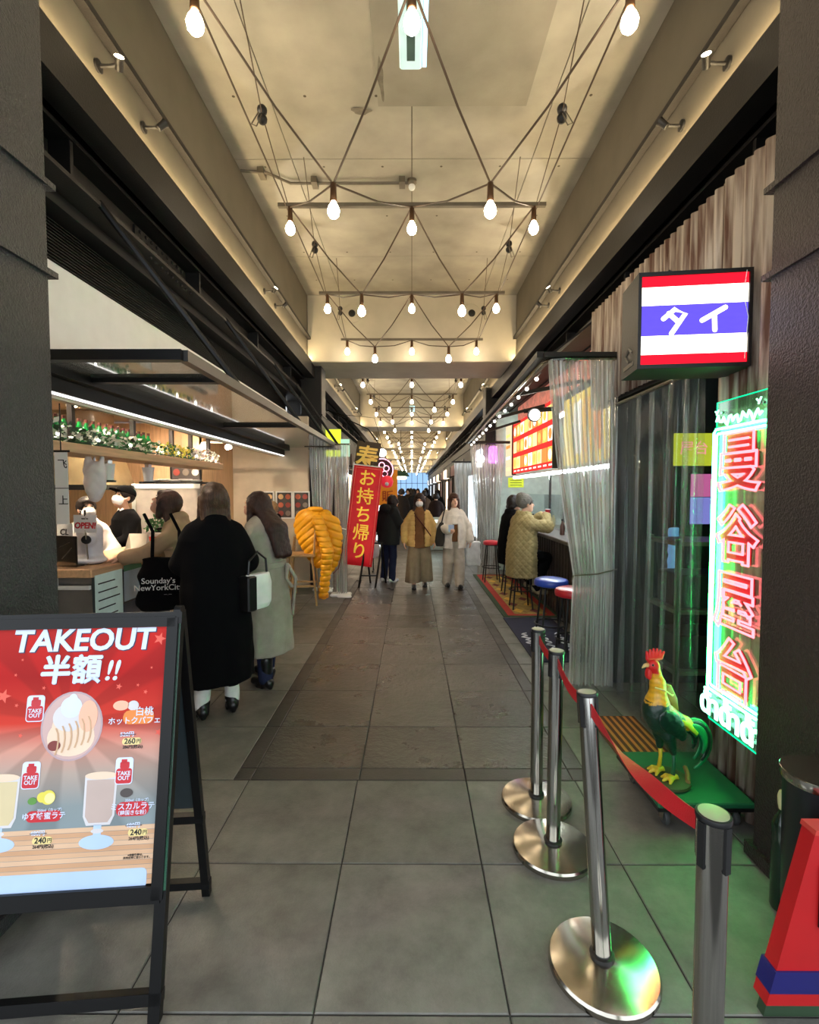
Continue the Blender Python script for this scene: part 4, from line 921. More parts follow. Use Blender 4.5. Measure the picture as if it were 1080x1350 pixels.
for q in range(5):
    c = pal[(q * 3) % 7]; t = thing('table_bottle', '%s condiment bottle on the bar counter, %s' % (ADJ[(q * 3) % 7], ['nearest', 'second nearest', 'middle one', 'second farthest', 'farthest'][q]), 'bottle', (2.08, 5.1 + q * .8, 1.04), 0, 'bottles on the bar counter')
    MB().lathe([(.03, 0), (.033, .01), (.033, .12), (.013, .17), (.013, .2)], seg=12).build('bottle_body', mat('jar_%d' % ((q * 3) % 7), srgb(*c), .3), t, smooth=40); MB().lathe([(.016, .195), (.016, .22)], seg=10).build('cap', M_BLKP, t)
# inside the curtained bar
t = thing('glowing_sign', 'yellow green glowing sign on the partition inside the dark bar', 'sign', (2.2, 4.09, 1.86)); MB().box(0, .32, 0, .02, 0, .27).build('panel', glow('panel_yellow', (.72, .85, .05), .38), t); text('lettering', '屋台', .12, glow('panel_pink', (.9, .35, .3), .6), t, face((.16, -.003, .14), (1, 0, 0), (0, 0, 1)), bold=.01)
t = thing('wall_screen', 'pink and blue glowing screen inside the dark bar', 'screen', (2.33, 4.09, 1.36)); MB().box(0, .24, 0, .02, 0, .44).build('bezel', M_BLKP, t); MB().box(.01, .23, -.003, 0, .24, .43).build('pink_picture', glow('scr_pink', (.85, .2, .5), .35), t); MB().box(.01, .23, -.003, 0, .01, .235).build('blue_picture', glow('scr_blue', (.3, .32, .9), .4), t)
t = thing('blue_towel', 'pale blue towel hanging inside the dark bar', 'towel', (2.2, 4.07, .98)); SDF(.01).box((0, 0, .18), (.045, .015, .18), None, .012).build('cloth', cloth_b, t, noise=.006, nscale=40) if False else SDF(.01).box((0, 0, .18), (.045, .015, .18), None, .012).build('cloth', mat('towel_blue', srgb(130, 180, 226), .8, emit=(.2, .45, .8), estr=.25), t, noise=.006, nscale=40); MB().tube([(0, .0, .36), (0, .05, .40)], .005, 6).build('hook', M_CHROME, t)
t = thing('bar_lamp', 'dim white tube lamp inside the dark bar', 'lamp', (2.0, 3.7, 2.6)); MB().tube([(0, 0, 0), (.5, 0, 0)], .015, 8).build('tube', glow('bar_tube', (.8, .9, 1), 5), t); MB().box(-.02, .52, -.02, .02, .015, .04).build('housing', M_WHITE, t)
for x in (.05, .45): MB().tube([(x, 0, .04), (x, 0, .69)], .005, 6).build('hanger', M_CHROME, t)
t = thing('metal_rack', 'metal rack with dark boxes inside the curtained bar', 'rack', (1.92, 3.5, 0))
for x in (0, .5):
    for y in (0, .4): MB().box(x, x + .03, y, y + .03, 0, 1.3).build('post', M_BAR, t)
for z in (.3, .75, 1.25): MB().box(0, .53, 0, .43, z, z + .03).build('shelf_board', M_BAR, t)
for z, zn in ((.33, 'bottom'), (.78, 'middle')): tag(MB().rbox(1.97, 2.37, 3.55, 3.88, z, z + .25, .01).build('storage_box', M_DARK), 'dark storage box on the %s shelf of the metal rack' % zn, 'box')
# ================================================================ TAKEOUT SIGN (A-frame) AT LOWER LEFT
M_BLKF = mat('frame_black', srgb(8, 8, 9), .42, spec=.3)
fo = pz(213, 1346)                                   # front right foot
ab = thing('a_frame_sign', 'black A-frame sign with red takeout poster at lower left', 'sign', (fo.x, fo.y, 0), R(5))
WB, HT, LE = .70, 1.225, .25                       # width, height, how far the apex leans back
def bp(x, u, off=0.):                                 # point on the front leaf: x from its left edge, u along the slope 0..1
    n = Vector((0, -HT, LE)).normalized(); return Vector((x - WB, LE * u, HT * u)) + n * off
nF = Vector((0, -HT, LE)).normalized(); SL = math.hypot(HT, LE)
def leaf_bar(x0, u0, x1, u1, w, d, nm, par=ab):
    return MB().beam(bp(x0, u0), bp(x1, u1), w, d, up=nF).build(nm, M_BLKF, par)
leaf_bar(.02, 0, .02, 1, .035, .03, 'front_leg'); leaf_bar(WB - .02, 0, WB - .02, 1, .035, .03, 'front_leg')
leaf_bar(0, .055, WB, .055, .035, .03, 'lower_rail'); leaf_bar(0, .985, WB, .985, .04, .035, 'top_rail')
for x in (.018, WB - .018):
    MB().beam((x - WB, LE * 2 - .02, 0), (x - WB, LE + .012, HT), .03, .028, up=(0, 1, .2)).build('back_leg', M_BLKF, ab)
    MB().tube([(x - WB - .012, LE + .006, HT), (x - WB + .012, LE + .006, HT)], .022, 12).build('hinge', M_BLKF, ab)
bk_ = lambda u: Vector((0, LE * 2 - .02 - (LE - .032) * u, HT * u))
for u in (.045, .30): MB().beam(bk_(u) + Vector((-WB, 0, 0)), bk_(u), .03, .03).build('back_rail', M_BLKF, ab)
MB().beam(bk_(.64) + Vector((-WB + .02, -.004, 0)), bk_(.64) + Vector((-.02, -.004, 0)), HT * .62, .006, up=(0, 1, .2)).build('rear_panel', mat('rear_panel', srgb(52, 62, 66), .3), ab)
for q in ((-.03, .022), (-.005, .022), (-.005, .05)): MB().ball((q[0], LE * 2 - .036, q[1] + .035), .004, 6, 4).build('screw', M_CHROME, ab)
# poster leaf
UX0, UX1, UY0, UY1 = .035, WB - .047, .315, .965
fr_ = .03
pf = MB().beam(bp(.03, .292), bp(WB - .02, .292), .05, .04, up=nF).beam(bp(.03, .975), bp(WB - .02, .975), .035, .04, up=nF).beam(bp(.02, .28), bp(.02, .985), .04, .04, up=nF).beam(bp(WB - .03, .28), bp(WB - .03, .985), .036, .04, up=nF)
pf.build('poster_frame', M_BLKF, ab)
MB().beam(bp(WB - .008, .30), bp(WB - .008, .97), .008, .03, up=nF).build('frame_edge_clear', mat('edge_green', srgb(90, 150, 120), .2), ab)
PW = UX1 - UX0; PHT = (UY1 - UY0) * SL
Mp = face(bp(UX0, UY0, .006), (1, 0, 0), (0, LE, HT))
def flat(poly, z0, z1, nm, m, par):
    mb = MB().prism(poly, z0, z1); mb.v = [tuple(Mp @ Vector(v)) for v in mb.v]; return mb.build(nm, m, par)
def rect(x0, y0, x1, y1): return [(x0, y0), (x1, y0), (x1, y1), (x0, y1)]
def oval(cx, cy, rx, ry, n=32, a0=0): return [(cx + rx * math.cos(2 * math.pi * i / n + a0), cy + ry * math.sin(2 * math.pi * i / n + a0)) for i in range(n)]
def rrect(x0, y0, x1, y1, r): return [(cx + r * math.cos(R(a)), cy + r * math.sin(R(a))) for cx, cy, s in ((x1 - r, y0 + r, -90), (x1 - r, y1 - r, 0), (x0 + r, y1 - r, 90), (x0 + r, y0 + r, 180)) for a in (s, s + 30, s + 60, s + 90)]
def star(cx, cy, r): return [(cx + (r if i % 2 == 0 else r * .42) * math.sin(math.pi * i / 5 + .3), cy + (r if i % 2 == 0 else r * .42) * math.cos(math.pi * i / 5 + .3)) for i in range(10)]
# print of the poster: red sunburst fading into a blurred room
pm = mat('poster_print', (.5, .05, .03), .5, spec=.2); nt = pm.node_tree; n = nt.nodes; l = nt.links
tc = n['Texture Coordinate']; mpp = n.new('ShaderNodeMapping'); mpp.vector_type = 'TEXTURE'
M4 = Mp; mpp.inputs['Location'].default_value = M4.translation; mpp.inputs['Rotation'].default_value = M4.to_euler(); l.new(tc.outputs['Object'], mpp.inputs['Vector'])
sx = n.new('ShaderNodeSeparateXYZ'); l.new(mpp.outputs[0], sx.inputs[0])
rp = n.new('ShaderNodeValToRGB'); mr = n.new('ShaderNodeMapRange'); mr.inputs[2].default_value = PHT; l.new(sx.outputs[1], mr.inputs[0]); l.new(mr.outputs[0], rp.inputs[0])
cr = rp.color_ramp; cr.elements[0].position = 0; cr.elements[0].color = (*srgb(120, 140, 150), 1); cr.elements[1].position = 1; cr.elements[1].color = (*srgb(186, 30, 24), 1)
for p, c in ((.30, (128, 138, 140)), (.42, (166, 150, 140)), (.52, (196, 140, 124)), (.62, (190, 52, 38)), (.8, (164, 16, 14))):
    e = cr.elements.new(p); e.color = (*srgb(*c), 1)
at = n.new('ShaderNodeMath'); at.operation = 'ARCTAN2'; s1 = n.new('ShaderNodeMath'); s1.operation = 'SUBTRACT'; s1.inputs[1].default_value = PW * .5; l.new(sx.outputs[0], s1.inputs[0])
s2 = n.new('ShaderNodeMath'); s2.operation = 'SUBTRACT'; s2.inputs[1].default_value = PHT * .62; l.new(sx.outputs[1], s2.inputs[0]); l.new(s1.outputs[0], at.inputs[0]); l.new(s2.outputs[0], at.inputs[1])
ml_ = n.new('ShaderNodeMath'); ml_.operation = 'MULTIPLY'; ml_.inputs[1].default_value = 11; l.new(at.outputs[0], ml_.inputs[0]); sn = n.new('ShaderNodeMath'); sn.operation = 'SINE'; l.new(ml_.outputs[0], sn.inputs[0])
mr2 = n.new('ShaderNodeMapRange'); mr2.inputs[1].default_value = -.3; mr2.inputs[2].default_value = .3; mr2.inputs[3].default_value = .86; mr2.inputs[4].default_value = 1.12; l.new(sn.outputs[0], mr2.inputs[0])
hv = n.new('ShaderNodeHueSaturation'); l.new(rp.outputs[0], hv.inputs['Color']); l.new(mr2.outputs[0], hv.inputs['Value']); l.new(hv.outputs[0], n['Principled BSDF'].inputs['Base Color'])
# print emission is off; the inks below get a faint added glow
n['Principled BSDF'].inputs['Emission Strength'].default_value = .0; l.new(hv.outputs[0], n['Principled BSDF'].inputs['Emission Color'])
po = flat(rect(0, 0, PW, PHT), -.004, .0, 'poster', pm, ab)
def pin(name, c, **kw): return mat(name, srgb(*c), .4, var=.05, emit=srgb(*c), estr=.03, **kw)
I_W = pin('ink_white', (206, 218, 240)); I_NAVY = pin('ink_navy', (36, 34, 70)); I_RED = pin('ink_red', (188, 26, 40)); I_OR = pin('ink_orange', (226, 130, 50)); I_YEL = pin('ink_yellow', (226, 206, 140)); I_BLK = pin('ink_black', (24, 22, 24)); I_PCH = pin('ink_peach', (238, 178, 150)); I_BLUE = pin('ink_blue', (176, 200, 236)); I_STAR = pin('ink_star', (224, 84, 66))
I_CR = pin('ink_cream', (226, 200, 176)); I_GL = pin('ink_glass', (206, 204, 208)); I_TAN = pin('ink_tan', (196, 158, 124)); I_LEM = pin('ink_lemon', (218, 206, 80)); I_GRN = pin('ink_green', (86, 140, 60)); I_LAT = pin('ink_latte', (184, 164, 156))
def ptxt(nm, body, size, m, x, y, z=.0008, **kw): return text(nm, body, size, m, po, Mp @ Matrix.Translation((x, y, z)), extrude=.0004, **kw)
# poster coordinates from photo pixels (poster spans about x -95..222, y 818..1190)
def q(px, py):
    h = py_(px, py, 2.0) - Vector((0, 0, H)); o = Vector((0, 0, H)); mw = Matrix.Translation(ab.location) @ Matrix.Rotation(R(5), 4, 'Z'); Mi = (mw @ Mp).inverted()
    a = Mi @ o; d = (Mi.to_3x3() @ h); t = -a.z / d.z; return (a.x + d.x * t, a.y + d.y * t)
for i in range(12): flat(rect(0, i * .0148, PW, i * .0148 + .0138), .0001, .0006, 'print_plank', pin('ink_plank%d' % (i % 3), ((206, 166, 132), (196, 152, 116), (212, 176, 144))[i % 3]), po)
x, y = q(111, 845); ptxt('lettering', 'TAKEOUT', .100, I_NAVY, x + .003, y - .003, .0006, bold=.030, shear=.1); ptxt('lettering', 'TAKEOUT', .100, I_W, x, y, .0016, bold=.028, shear=.1)
x, y = q(103, 885); ptxt('lettering', '半額', .098, I_NAVY, x - .02, y - .003, .0006, bold=.012, shear=.06); ptxt('lettering', '半額', .098, I_W, x - .023, y, .0016, bold=.009, shear=.06)
for dx_, dy_ in ((.0028, 0), (-.0028, 0), (0, .0025), (0, -.0025)): ptxt('lettering', '半額', .098, I_W, x - .023 + dx_, y + dy_, .0015, bold=.009, shear=.06)
x, y = q(146, 885); ptxt('lettering', '!!', .09, I_W, x + .003, y, .0016, bold=.02, shear=.2)
for px, py, r in ((211, 842, .022), (5, 918, .024), (157, 905, .011), (209, 965, .012), (58, 907, .007), (22, 930, .007), (182, 903, .006), (21, 890, .006), (192, 912, .008), (200, 880, .005), (27, 970, .008), (30, 870, .005)): flat(star(*q(px, py), r), .0002, .0007, 'print_star', I_STAR, po)
# parfait
cx, cy = q(95, 957); flat(oval(cx, cy, .098, .110), .0004, .0009, 'print_bowl', pin('ink_bowl', (176, 152, 158)), po); flat(oval(cx, cy, .092, .104), .0006, .0011, 'print_bowl', pin('ink_bowl2', (196, 164, 160)), po)
for k, (dx, dy, rx, ry, m) in enumerate(((0, -.035, .075, .060, I_CR), (.005, .0, .068, .05, I_CR), (-.01, .028, .052, .045, I_GL), (-.006, .06, .034, .034, I_W), (-.002, .085, .014, .018, I_W), (.05, .03, .03, .05, I_PCH), (-.05, -.06, .02, .016, pin('ink_jam', (120, 40, 34))))):
    flat(oval(cx + dx, cy + dy, rx, ry, 24), .0008 + k * .0002, .0013 + k * .0002, 'print_cream', m, po)
for k in range(6): flat([(cx - .06 + .02 * k + .018 * math.cos(a) * 1.1, cy - .05 + .007 * k + .05 * math.sin(a)) for a in [i * .5 - .9 for i in range(5)]] + [(cx - .055 + .02 * k + .018 * math.cos(a) * 1.1, cy - .05 + .007 * k + .05 * math.sin(a)) for a in [i * .5 - .9 for i in reversed(range(5))]], .0026, .003, 'print_swirl', I_TAN, po)
for px, rx, m in ((160, .026, I_PCH), (176, .018, I_GL)): flat(oval(*q(px, 930), rx, .016, 18), .0006, .0012, 'print_peach', m, po)
def takeout(px, py):
    x, y = q(px, py); flat(rrect(x - .028, y - .042, x + .028, y + .042, .01), .001, .0016, 'print_badge', I_W, po); flat(rrect(x - .025, y - .039, x + .025, y + .008, .008), .0016, .002, 'print_badge', I_RED, po)
    flat(rrect(x - .014, y + .008, x + .016, y + .028, .004), .0016, .002, 'print_bag', I_RED, po); flat(rect(x - .01, y + .026, x + .008, y + .036), .0016, .002, 'print_bag', I_RED, po)
    ptxt('lettering', 'TAKE\nOUT', .0175, I_W, x, y - .015, .0022, bold=.02, line=.85)
takeout(47, 934); takeout(41, 1022); takeout(164, 1016)
def pill(px, py, w, h, m): x, y = q(px, py); flat(rrect(x - w / 2, y - h / 2, x + w / 2, y + h / 2, min(h, w) * .45), .001, .0015, 'print_pill', m, po); return x, y
x, y = pill(183, 945, .10, .045, I_OR); ptxt('lettering', '白桃', .03, I_W, x + .018, y + .016, .0018, bold=.012); ptxt('lettering', 'ホットクパフェ', .0245, I_W, x - .012, y - .012, .0018, bold=.014)
def price(px, py, old, new, tax):
    x, y = pill(px, py, .062, .022, I_YEL); ptxt('lettering', new, .024, I_BLK, x - .006, y, .0018, bold=.022); ptxt('lettering', '円', .015, I_BLK, x + .022, y - .001, .0018, bold=.012)
    ptxt('lettering', old, .018, I_W, x - .016, y + .022, .0018, bold=.02); flat(rect(x - .04, y + .0205, x + .012, y + .0225), .002, .0024, 'print_strike', I_NAVY, po); ptxt('lettering', tax, .0125, I_BLK, x + .004, y - .018, .0018, bold=.016)
price(174, 977, '520円', '260', '286円(税込)'); price(56, 1108, '480円', '240', '264円(税込)'); price(182, 1097, '480円', '240', '264円(税込)')
x, y = pill(58, 1076, .108, .034, I_RED); ptxt('lettering', 'ゆず蜂蜜ラテ', .0225, I_W, x, y, .0018, bold=.012); ptxt('lettering', '350ml（カップ）', .011, I_W, x + .02, y + .018, .0018, bold=.012)
x, y = pill(175, 1066, .104, .044, I_RED); ptxt('lettering', 'ミスカルラテ', .0235, I_W, x, y + .007, .0018, bold=.014); ptxt('lettering', '（韓国きな粉）', .0155, I_W, x, y - .012, .0018, bold=.012); ptxt('lettering', '350ml（カップ）', .011, I_W, x + .016, y + .026, .0018, bold=.012)
for px, w in ((64, .022), (56, .016)): flat(oval(*q(px, 1051), w, w, 20), .0016 if px == 64 else .0012, .002 if px == 64 else .0016, 'print_lemon', I_LEM, po)
flat(oval(*q(66, 1052), .016, .016, 20), .002, .0024, 'print_lemon', pin('ink_lemon2', (232, 228, 150)), po); flat(oval(*q(43, 1056), .014, .011, 16), .002, .0024, 'print_leaf', I_GRN, po)
flat(oval(*q(167, 1045), .02, .014, 16), .0014, .002, 'print_beans', pin('ink_bean', (70, 62, 60)), po)
def latte(px, py, m):
    x, y = q(px, py); g = .0005
    flat([(x - .05, y + .085), (x + .052, y + .085), (x + .05, y - .04), (x + .038, y - .068), (x - .036, y - .068), (x - .048, y - .04)], g, g + .0004, 'print_glass', I_GL, po)
    flat([(x - .043, y + .07), (x + .045, y + .07), (x + .043, y - .04), (x + .03, y - .06), (x - .028, y - .06), (x - .041, y - .04)], g + .0005, g + .0009, 'print_drink', m, po)
    flat(oval(x, y + .083, .05, .012, 20), g + .001, g + .0013, 'print_foam', I_CR, po); flat(rect(x - .012, y - .10, x + .012, y - .066), g, g + .0004, 'print_stem', I_BLUE, po); flat(oval(x, y - .085, .02, .007, 16), g + .0005, g + .0008, 'print_stem', I_GL, po); flat(oval(x, y - .118, .054, .022, 24), g + .0003, g + .0007, 'print_glass_foot', I_BLUE, po)
latte(131, 1058, I_LAT); latte(1, 1062, pin('ink_yuzu', (206, 190, 150)))
x, y = q(195, 1143); x0, y0 = q(-95, 1190); flat(rrect(.02, y - .062, x - .002, y, .015), .001, .0015, 'print_box', I_BLUE, po)
x, y = q(188, 1128); ptxt('lettering', '※他割引券は、\n　併用出来に変わります。', .008, I_BLK, x - .02, y, .0018, bold=.005); x, y = q(-5, 1170); ptxt('lettering', '注文お待ちしております）', .018, I_BLK, x - .1, y, .0018, bold=.01)
MB().tube([(x_, -.12 + .05 * math.sin(x_ * 5), .006) for x_ in [-1.1 + .1 * i for i in range(9)]], .004, 6).build('power_cord', M_WHITE, ab)

# ================================================================ GLASS CANOPY
cp = thing('glass_canopy', 'flip-up glass canopy with black frame above the takeout counter', 'canopy', (0, 0, 0))
XO, ZO, XI_, ZI = -1.22, 2.37, -2.09, 2.37
YS = [2.62, 3.16, 5.35, 8.3]
GLC = clear('canopy_glass', (.93, .95, .95), .22, .75, .06, (.75, .78, .78))
MB().beam((XO, YS[0], ZO), (XO, YS[-1], ZO), .05, .06).build('outer_rail', mat('alu_dark', srgb(60, 58, 56), .35, .5), cp)
MB().beam((XO - .03, YS[0], ZO + .005), (XO - .03, YS[-1], ZO + .005), .012, .05).build('outer_bead', M_CHROME, cp)
MB().beam((XI_, YS[0], ZI), (XI_, YS[-1], ZI), .07, .09).build('inner_rail', M_BLKF, cp)
for y in YS: MB().beam((XI_, y, ZI), (XO, y, ZO), .06, .055).build('cross_rail', M_BLKF, cp)
for a, b in zip(YS, YS[1:]):
    MB().add([(XI_, a + .03, ZI), (XO, a + .03, ZO), (XO, b - .03, ZO), (XI_, b - .03, ZI), (XI_, a + .03, ZI + .008), (XO, a + .03, ZO + .008), (XO, b - .03, ZO + .008), (XI_, b - .03, ZI + .008)], [(0,1,2,3),(4,5,6,7),(0,1,5,4),(1,2,6,5),(2,3,7,6),(3,0,4,7)]).build('glass_panel', GLC, cp)
for y, y2 in ((2.95, 3.45), (4.9, 5.35), (6.6, 7.0), (7.9, 8.2)): MB().tube([(-1.86, y, 3.36), (XO, y2, ZO + .02)], .022, 8).build('strut', M_BLKF, cp)
hd = thing('head_beam', 'black head beam with thin white light line over the takeout window', 'beam', (0, 0, 0))
MB().box(-2.24, -2.14, 2.05, 8.25, 2.245, 2.33).build('beam', M_BLKF, hd); MB().box(-2.18, -2.15, 2.1, 8.2, 2.235, 2.244).build('light_line', glow('line_white', (1, .97, .92), 1.8), hd); MB().box(-2.28, -2.23, 2.05, 8.25, 2.225, 2.245).build('inner_trim', M_CREAM, hd)

# ================================================================ TAKEOUT KITCHEN
XCF = -2.42
kc = thing('takeout_counter', 'wooden topped takeout counter with dark base', 'counter', (XCF, 3.6, 0))
MB().rbox(-.62, .02, 0, 2.6, .995, 1.06, .006).build('counter_top', M_WOODH, kc)
MB().box(-.55, -.03, .08, 2.55, 0, .995).build('base', mat('counter_dark', srgb(70, 72, 74), .5), kc)
MB().box(-.55, -.02, .03, .055, .90, .93).box(-.30, -.27, .03, .055, .93, .995).build('steel_rail', M_WHITE, kc)
gs = thing('green_notice', 'pale green handwritten notice hung on the takeout counter front', 'notice', (XCF + .03, 3.62, .56))
MB().box(0, .006, 0, .34, 0, .45).build('sheet', mat('sheet_green', srgb(190, 214, 204), .5, emit=srgb(190, 214, 204), estr=.08), gs); MB().box(.006, .008, .36, .62, .17, .47).build('side_card', mat('card_blue', srgb(170, 196, 216), .5), gs); MB().box(.006, .0085, .36, .62, .42, .47).build('card_header', mat('card_green', srgb(60, 130, 104), .5), gs)
for k in range(6): MB().box(.006, .008, .03, .30 - .03 * (k % 3), .05 + k * .065, .06 + k * .065).build('handwriting', M_BLKF, gs)
MB().box(-.002, .004, .36, .62, -.1, .15).build('lower_card', mat('card_grey', srgb(76, 86, 100), .5), gs)
# robot-like card terminal with OPEN card
tm = thing('till_terminal', 'white till terminal with round screen on the takeout counter', 'till', (-2.64, 3.95, 1.06), R(-20))
SDF(.008).box((0, 0, .16), (.09, .07, .16), None, .04).ell((.03, -.03, .03), (.14, .12, .035), None, .03).ell((.08, -.06, .2), (.06, .05, .055), None, .02).build('body', mat('till_white', srgb(226, 226, 232), .35), tm)
MB().lathe([(.034, 0), (.034, .02), (.02, .022)], (.105, -.10, .2), 16, Euler((R(75), 0, R(40))).to_matrix()).build('camera_eye', M_BLKF, tm, smooth=40)
MB().lathe([(.08, 0), (.085, .01), (.06, .03)], (.05, -.03, .0), 20).build('foot', M_BLKF, tm, smooth=40)
oc = thing('open_card', 'white OPEN card with red letters clipped above the till', 'card', (-2.57, 3.80, 1.42), R(-8))
MB().box(-.1, .1, -.003, .003, -.1, .04).build('card', M_WHITE, oc); text('lettering', 'OPEN!', .065, mat('open_red', srgb(190, 20, 40), .5), oc, face((0, -.004, -.045), (1, 0, 0), (0, 0, 1)), bold=.04, shear=.15, extrude=.001); text('lettering', "we're", .026, M_BLKF, oc, face((0, -.004, .012), (1, 0, 0), (0, 0, 1)), extrude=.001, bold=.01); MB().box(-.005, .005, -.006, .004, .03, .08).build('clip', M_BLKF, oc)
MB().tube([(0, 0, -.08), (0, .02, -.36)], .006, 6).build('stand_rod', M_CHROME, oc)
c2 = thing('closed_card', 'white card with dark letters CL beside the OPEN card', 'card', (-2.76, 3.84, 1.33), R(-8)); MB().box(-.07, .07, -.003, .003, -.08, .06).build('card', M_WHITE, c2); text('lettering', 'CL', .065, M_BLKF, c2, face((-.005, -.004, -.01), (1, 0, 0), (0, 0, 1)), bold=.02, shear=.1, extrude=.001); MB().tube([(0, 0, -.07), (0, .02, -.27)], .006, 6).build('stand_rod', M_CHROME, c2)
t = thing('tablet_screen', 'black tablet screen at the near end of the counter', 'tablet', (-2.68, 3.74, 1.06), R(-15)); MB().rbox(-.12, .1, -.006, .01, .0, .24, .004).build('screen', mat('tablet_black', srgb(14, 14, 16), .12), t); MB().tube([(-.04, -.008, .06), (.06, -.008, .15)], .003, 5).tube([(-.06, -.008, .15), (.04, -.008, .19)], .003, 5).build('reflection_mark', M_BAR, t); MB().box(-.1, .08, .0, .08, .0, .012).build('stand', M_BLKF, t)
t = thing('napkin_box', 'clear box with red tags under the counter plant', 'box', (-2.62, 5.05, 1.06)); MB().rbox(-.11, .11, -.1, .1, 0, .16, .01).build('box_body', mat('box_pale', srgb(214, 200, 196), .4), t)
for i in range(3): MB().box(-.09 + i * .06, -.05 + i * .06, -.105, -.1, .03, .12).build('tag', mat('tag_red', srgb(206, 70, 60), .5), t)
def leaves(mb, c, r, n, rnd, s=.035, sq=1.):
    for _ in range(n):
        a = rnd.uniform(0, 6.28); b = rnd.uniform(-.4, 1.3); p = Vector(c) + Vector((math.cos(a) * math.cos(b) * r[0], math.sin(a) * math.cos(b) * r[1], math.sin(b) * r[2])) * rnd.uniform(.55, 1)
        d = Vector((rnd.gauss(0, 1), rnd.gauss(0, 1), rnd.gauss(.3, .7))).normalized(); u = d.orthogonal().normalized(); w = s * rnd.uniform(.7, 1.3)
        mb.add([p, p + d * w * .5 + u * w * .28, p + d * w, p + d * w * .5 - u * w * .28], [(0, 1, 2, 3)])
    return mb
M_LEAF = mat('leaf_green', srgb(54, 104, 52), .45, var=.4, scale=30); M_LEAFD = mat('leaf_dark', srgb(38, 66, 40), .45, var=.4, scale=30); M_FLOW = mat('flower_white', srgb(236, 232, 220), .5); M_LEMF = mat('flower_yellow', srgb(214, 200, 70), .5)
rnd = random.Random(12)
t = thing('counter_plant', 'small bushy green plant in a box on the counter', 'plant', (-2.62, 5.05, 1.22)); tag(leaves(MB(), (0, 0, .05), (.17, .16, .11), 170, rnd, .05).build('foliage', M_LEAF, t), kind='stuff'); tag(leaves(MB(), (0, 0, .07), (.17, .15, .11), 40, rnd, .03).build('blossom', M_FLOW, t), kind='stuff'); MB().lathe([(.06, -.0), (.07, .05)], seg=12).build('pot', M_BLKF, t)
t = thing('paper_cone', 'pale box lid open beside the counter plant', 'box', (-2.7, 4.75, 1.06)); MB().add([(-.1, -.06, 0), (.1, -.06, 0), (.1, .06, 0), (-.1, .06, 0), (-.14, .1, .16), (.05, .1, .16)], [(0, 1, 2, 3), (3, 2, 5, 4), (0, 3, 4), (1, 5, 2)]).build('carton', mat('carton', srgb(214, 206, 190), .6), t); MB().box(-.1, .1, -.062, -.06, 0, .03).build('carton_flap', MATS['carton'], t)
# hanging shelf with bottles
XSF = -2.50
sf_ = thing('hanging_shelf', 'long wooden shelf hung by black rods above the takeout counter', 'shelf', (XSF, 2.9, 1.93))
MB().rbox(-.34, 0, 0, 3.55, 0, .075, .005).build('board', M_WOODH, sf_)
for y in (.55, .80, 1.62, 2.35, 2.8, 3.3): MB().box(-.12, -.08, y, y + .035, .075, .705).build('rod', mat('rod_black', srgb(34, 26, 24), .5), sf_)
bott = None
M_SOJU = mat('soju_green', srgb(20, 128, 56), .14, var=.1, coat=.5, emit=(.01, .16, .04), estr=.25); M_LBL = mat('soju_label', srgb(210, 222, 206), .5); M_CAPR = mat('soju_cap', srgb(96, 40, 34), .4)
bm1 = MB().lathe([(.028, 0), (.032, .006), (.032, .125), (.028, .145), (.014, .175), (.012, .205)], seg=12).mesh('bottle'); bm1.materials.append(M_SOJU); bm2 = MB().lathe([(.0325, .045), (.0325, .11)], seg=12).mesh('label'); bm2.materials.append(M_LBL); bm3 = MB().lathe([(.0145, .197), (.0145, .222), (.004, .224)], seg=10).mesh('cap'); bm3.materials.append(M_CAPR)
for m_ in (bm1, bm2, bm3): smooth_by(m_, 40)
for r in range(2):
    for i in range(24):
        t = thing('soju_bottle', '%s green bottle from the near end, %s row of the hanging shelf' % (NUMW[i], ('front', 'back')[r]), 'bottle', (XSF - .16 - .085 * r, 2.96 + i * .085 + .03 * r, 2.005), 0, 'green bottles on the hanging shelf')
        for nm, me in (('bottle_body', bm1), ('paper_label', bm2), ('cap', bm3)): o = bpy.data.objects.new(nm, me); C.objects.link(o); o.parent = t
for i, (y0, y1, m1, m2, lab, nl, sz) in enumerate(((2.93, 4.1, M_LEAFD, M_FLOW, 'dark ivy garland with white blossoms along front of the bottles', 260, .05), (4.1, 5.0, M_LEAF, M_FLOW, 'green leaf garland in the middle of the hanging shelf', 190, .05), (4.95, 5.65, M_LEMF, M_LEAF, 'yellow flower garland on the hanging shelf', 170, .04), (5.6, 6.4, M_FLOW, mat('petal_pink', srgb(226, 206, 206), .5), 'white frilled flower garland at far end of the shelf', 200, .045))):
    t = thing('leaf_garland', lab, 'garland', (XSF - .06, y0, 2.005)); f = MB(); g = MB()
    for k in range(nl):
        c = (rnd.uniform(-.045, .05), rnd.uniform(0, y1 - y0), rnd.uniform(.0, .12)); leaves(f if k % 3 else g, c, (.02, .02, .02), 1, rnd, sz)
    MB().tube([(0, 0, .015), (0, (y1 - y0) / 2, .02), (0, y1 - y0, .015)], .008, 5).build('stem', M_LEAFD, t)
    tag(f.build('foliage', m1, t), kind='stuff'); tag(g.build('blossom', m2, t), kind='stuff')
for i in range(8): 
    t = thing('shelf_lamp', '%s tiny lamp from the near end among the shelf garlands' % NUMW[i], 'lamp', (XSF - .045, 3.05 + i * .45, 2.06), 0, 'tiny lamps in the garland'); MB().ball((0, 0, 0), .014, 8, 6).build('bulb', glow('fairy', (1, .93, .8), 6), t); MB().tube([(0, 0, -.01), (0, .0, -.055)], .004, 5).build('socket', M_BLKF, t)
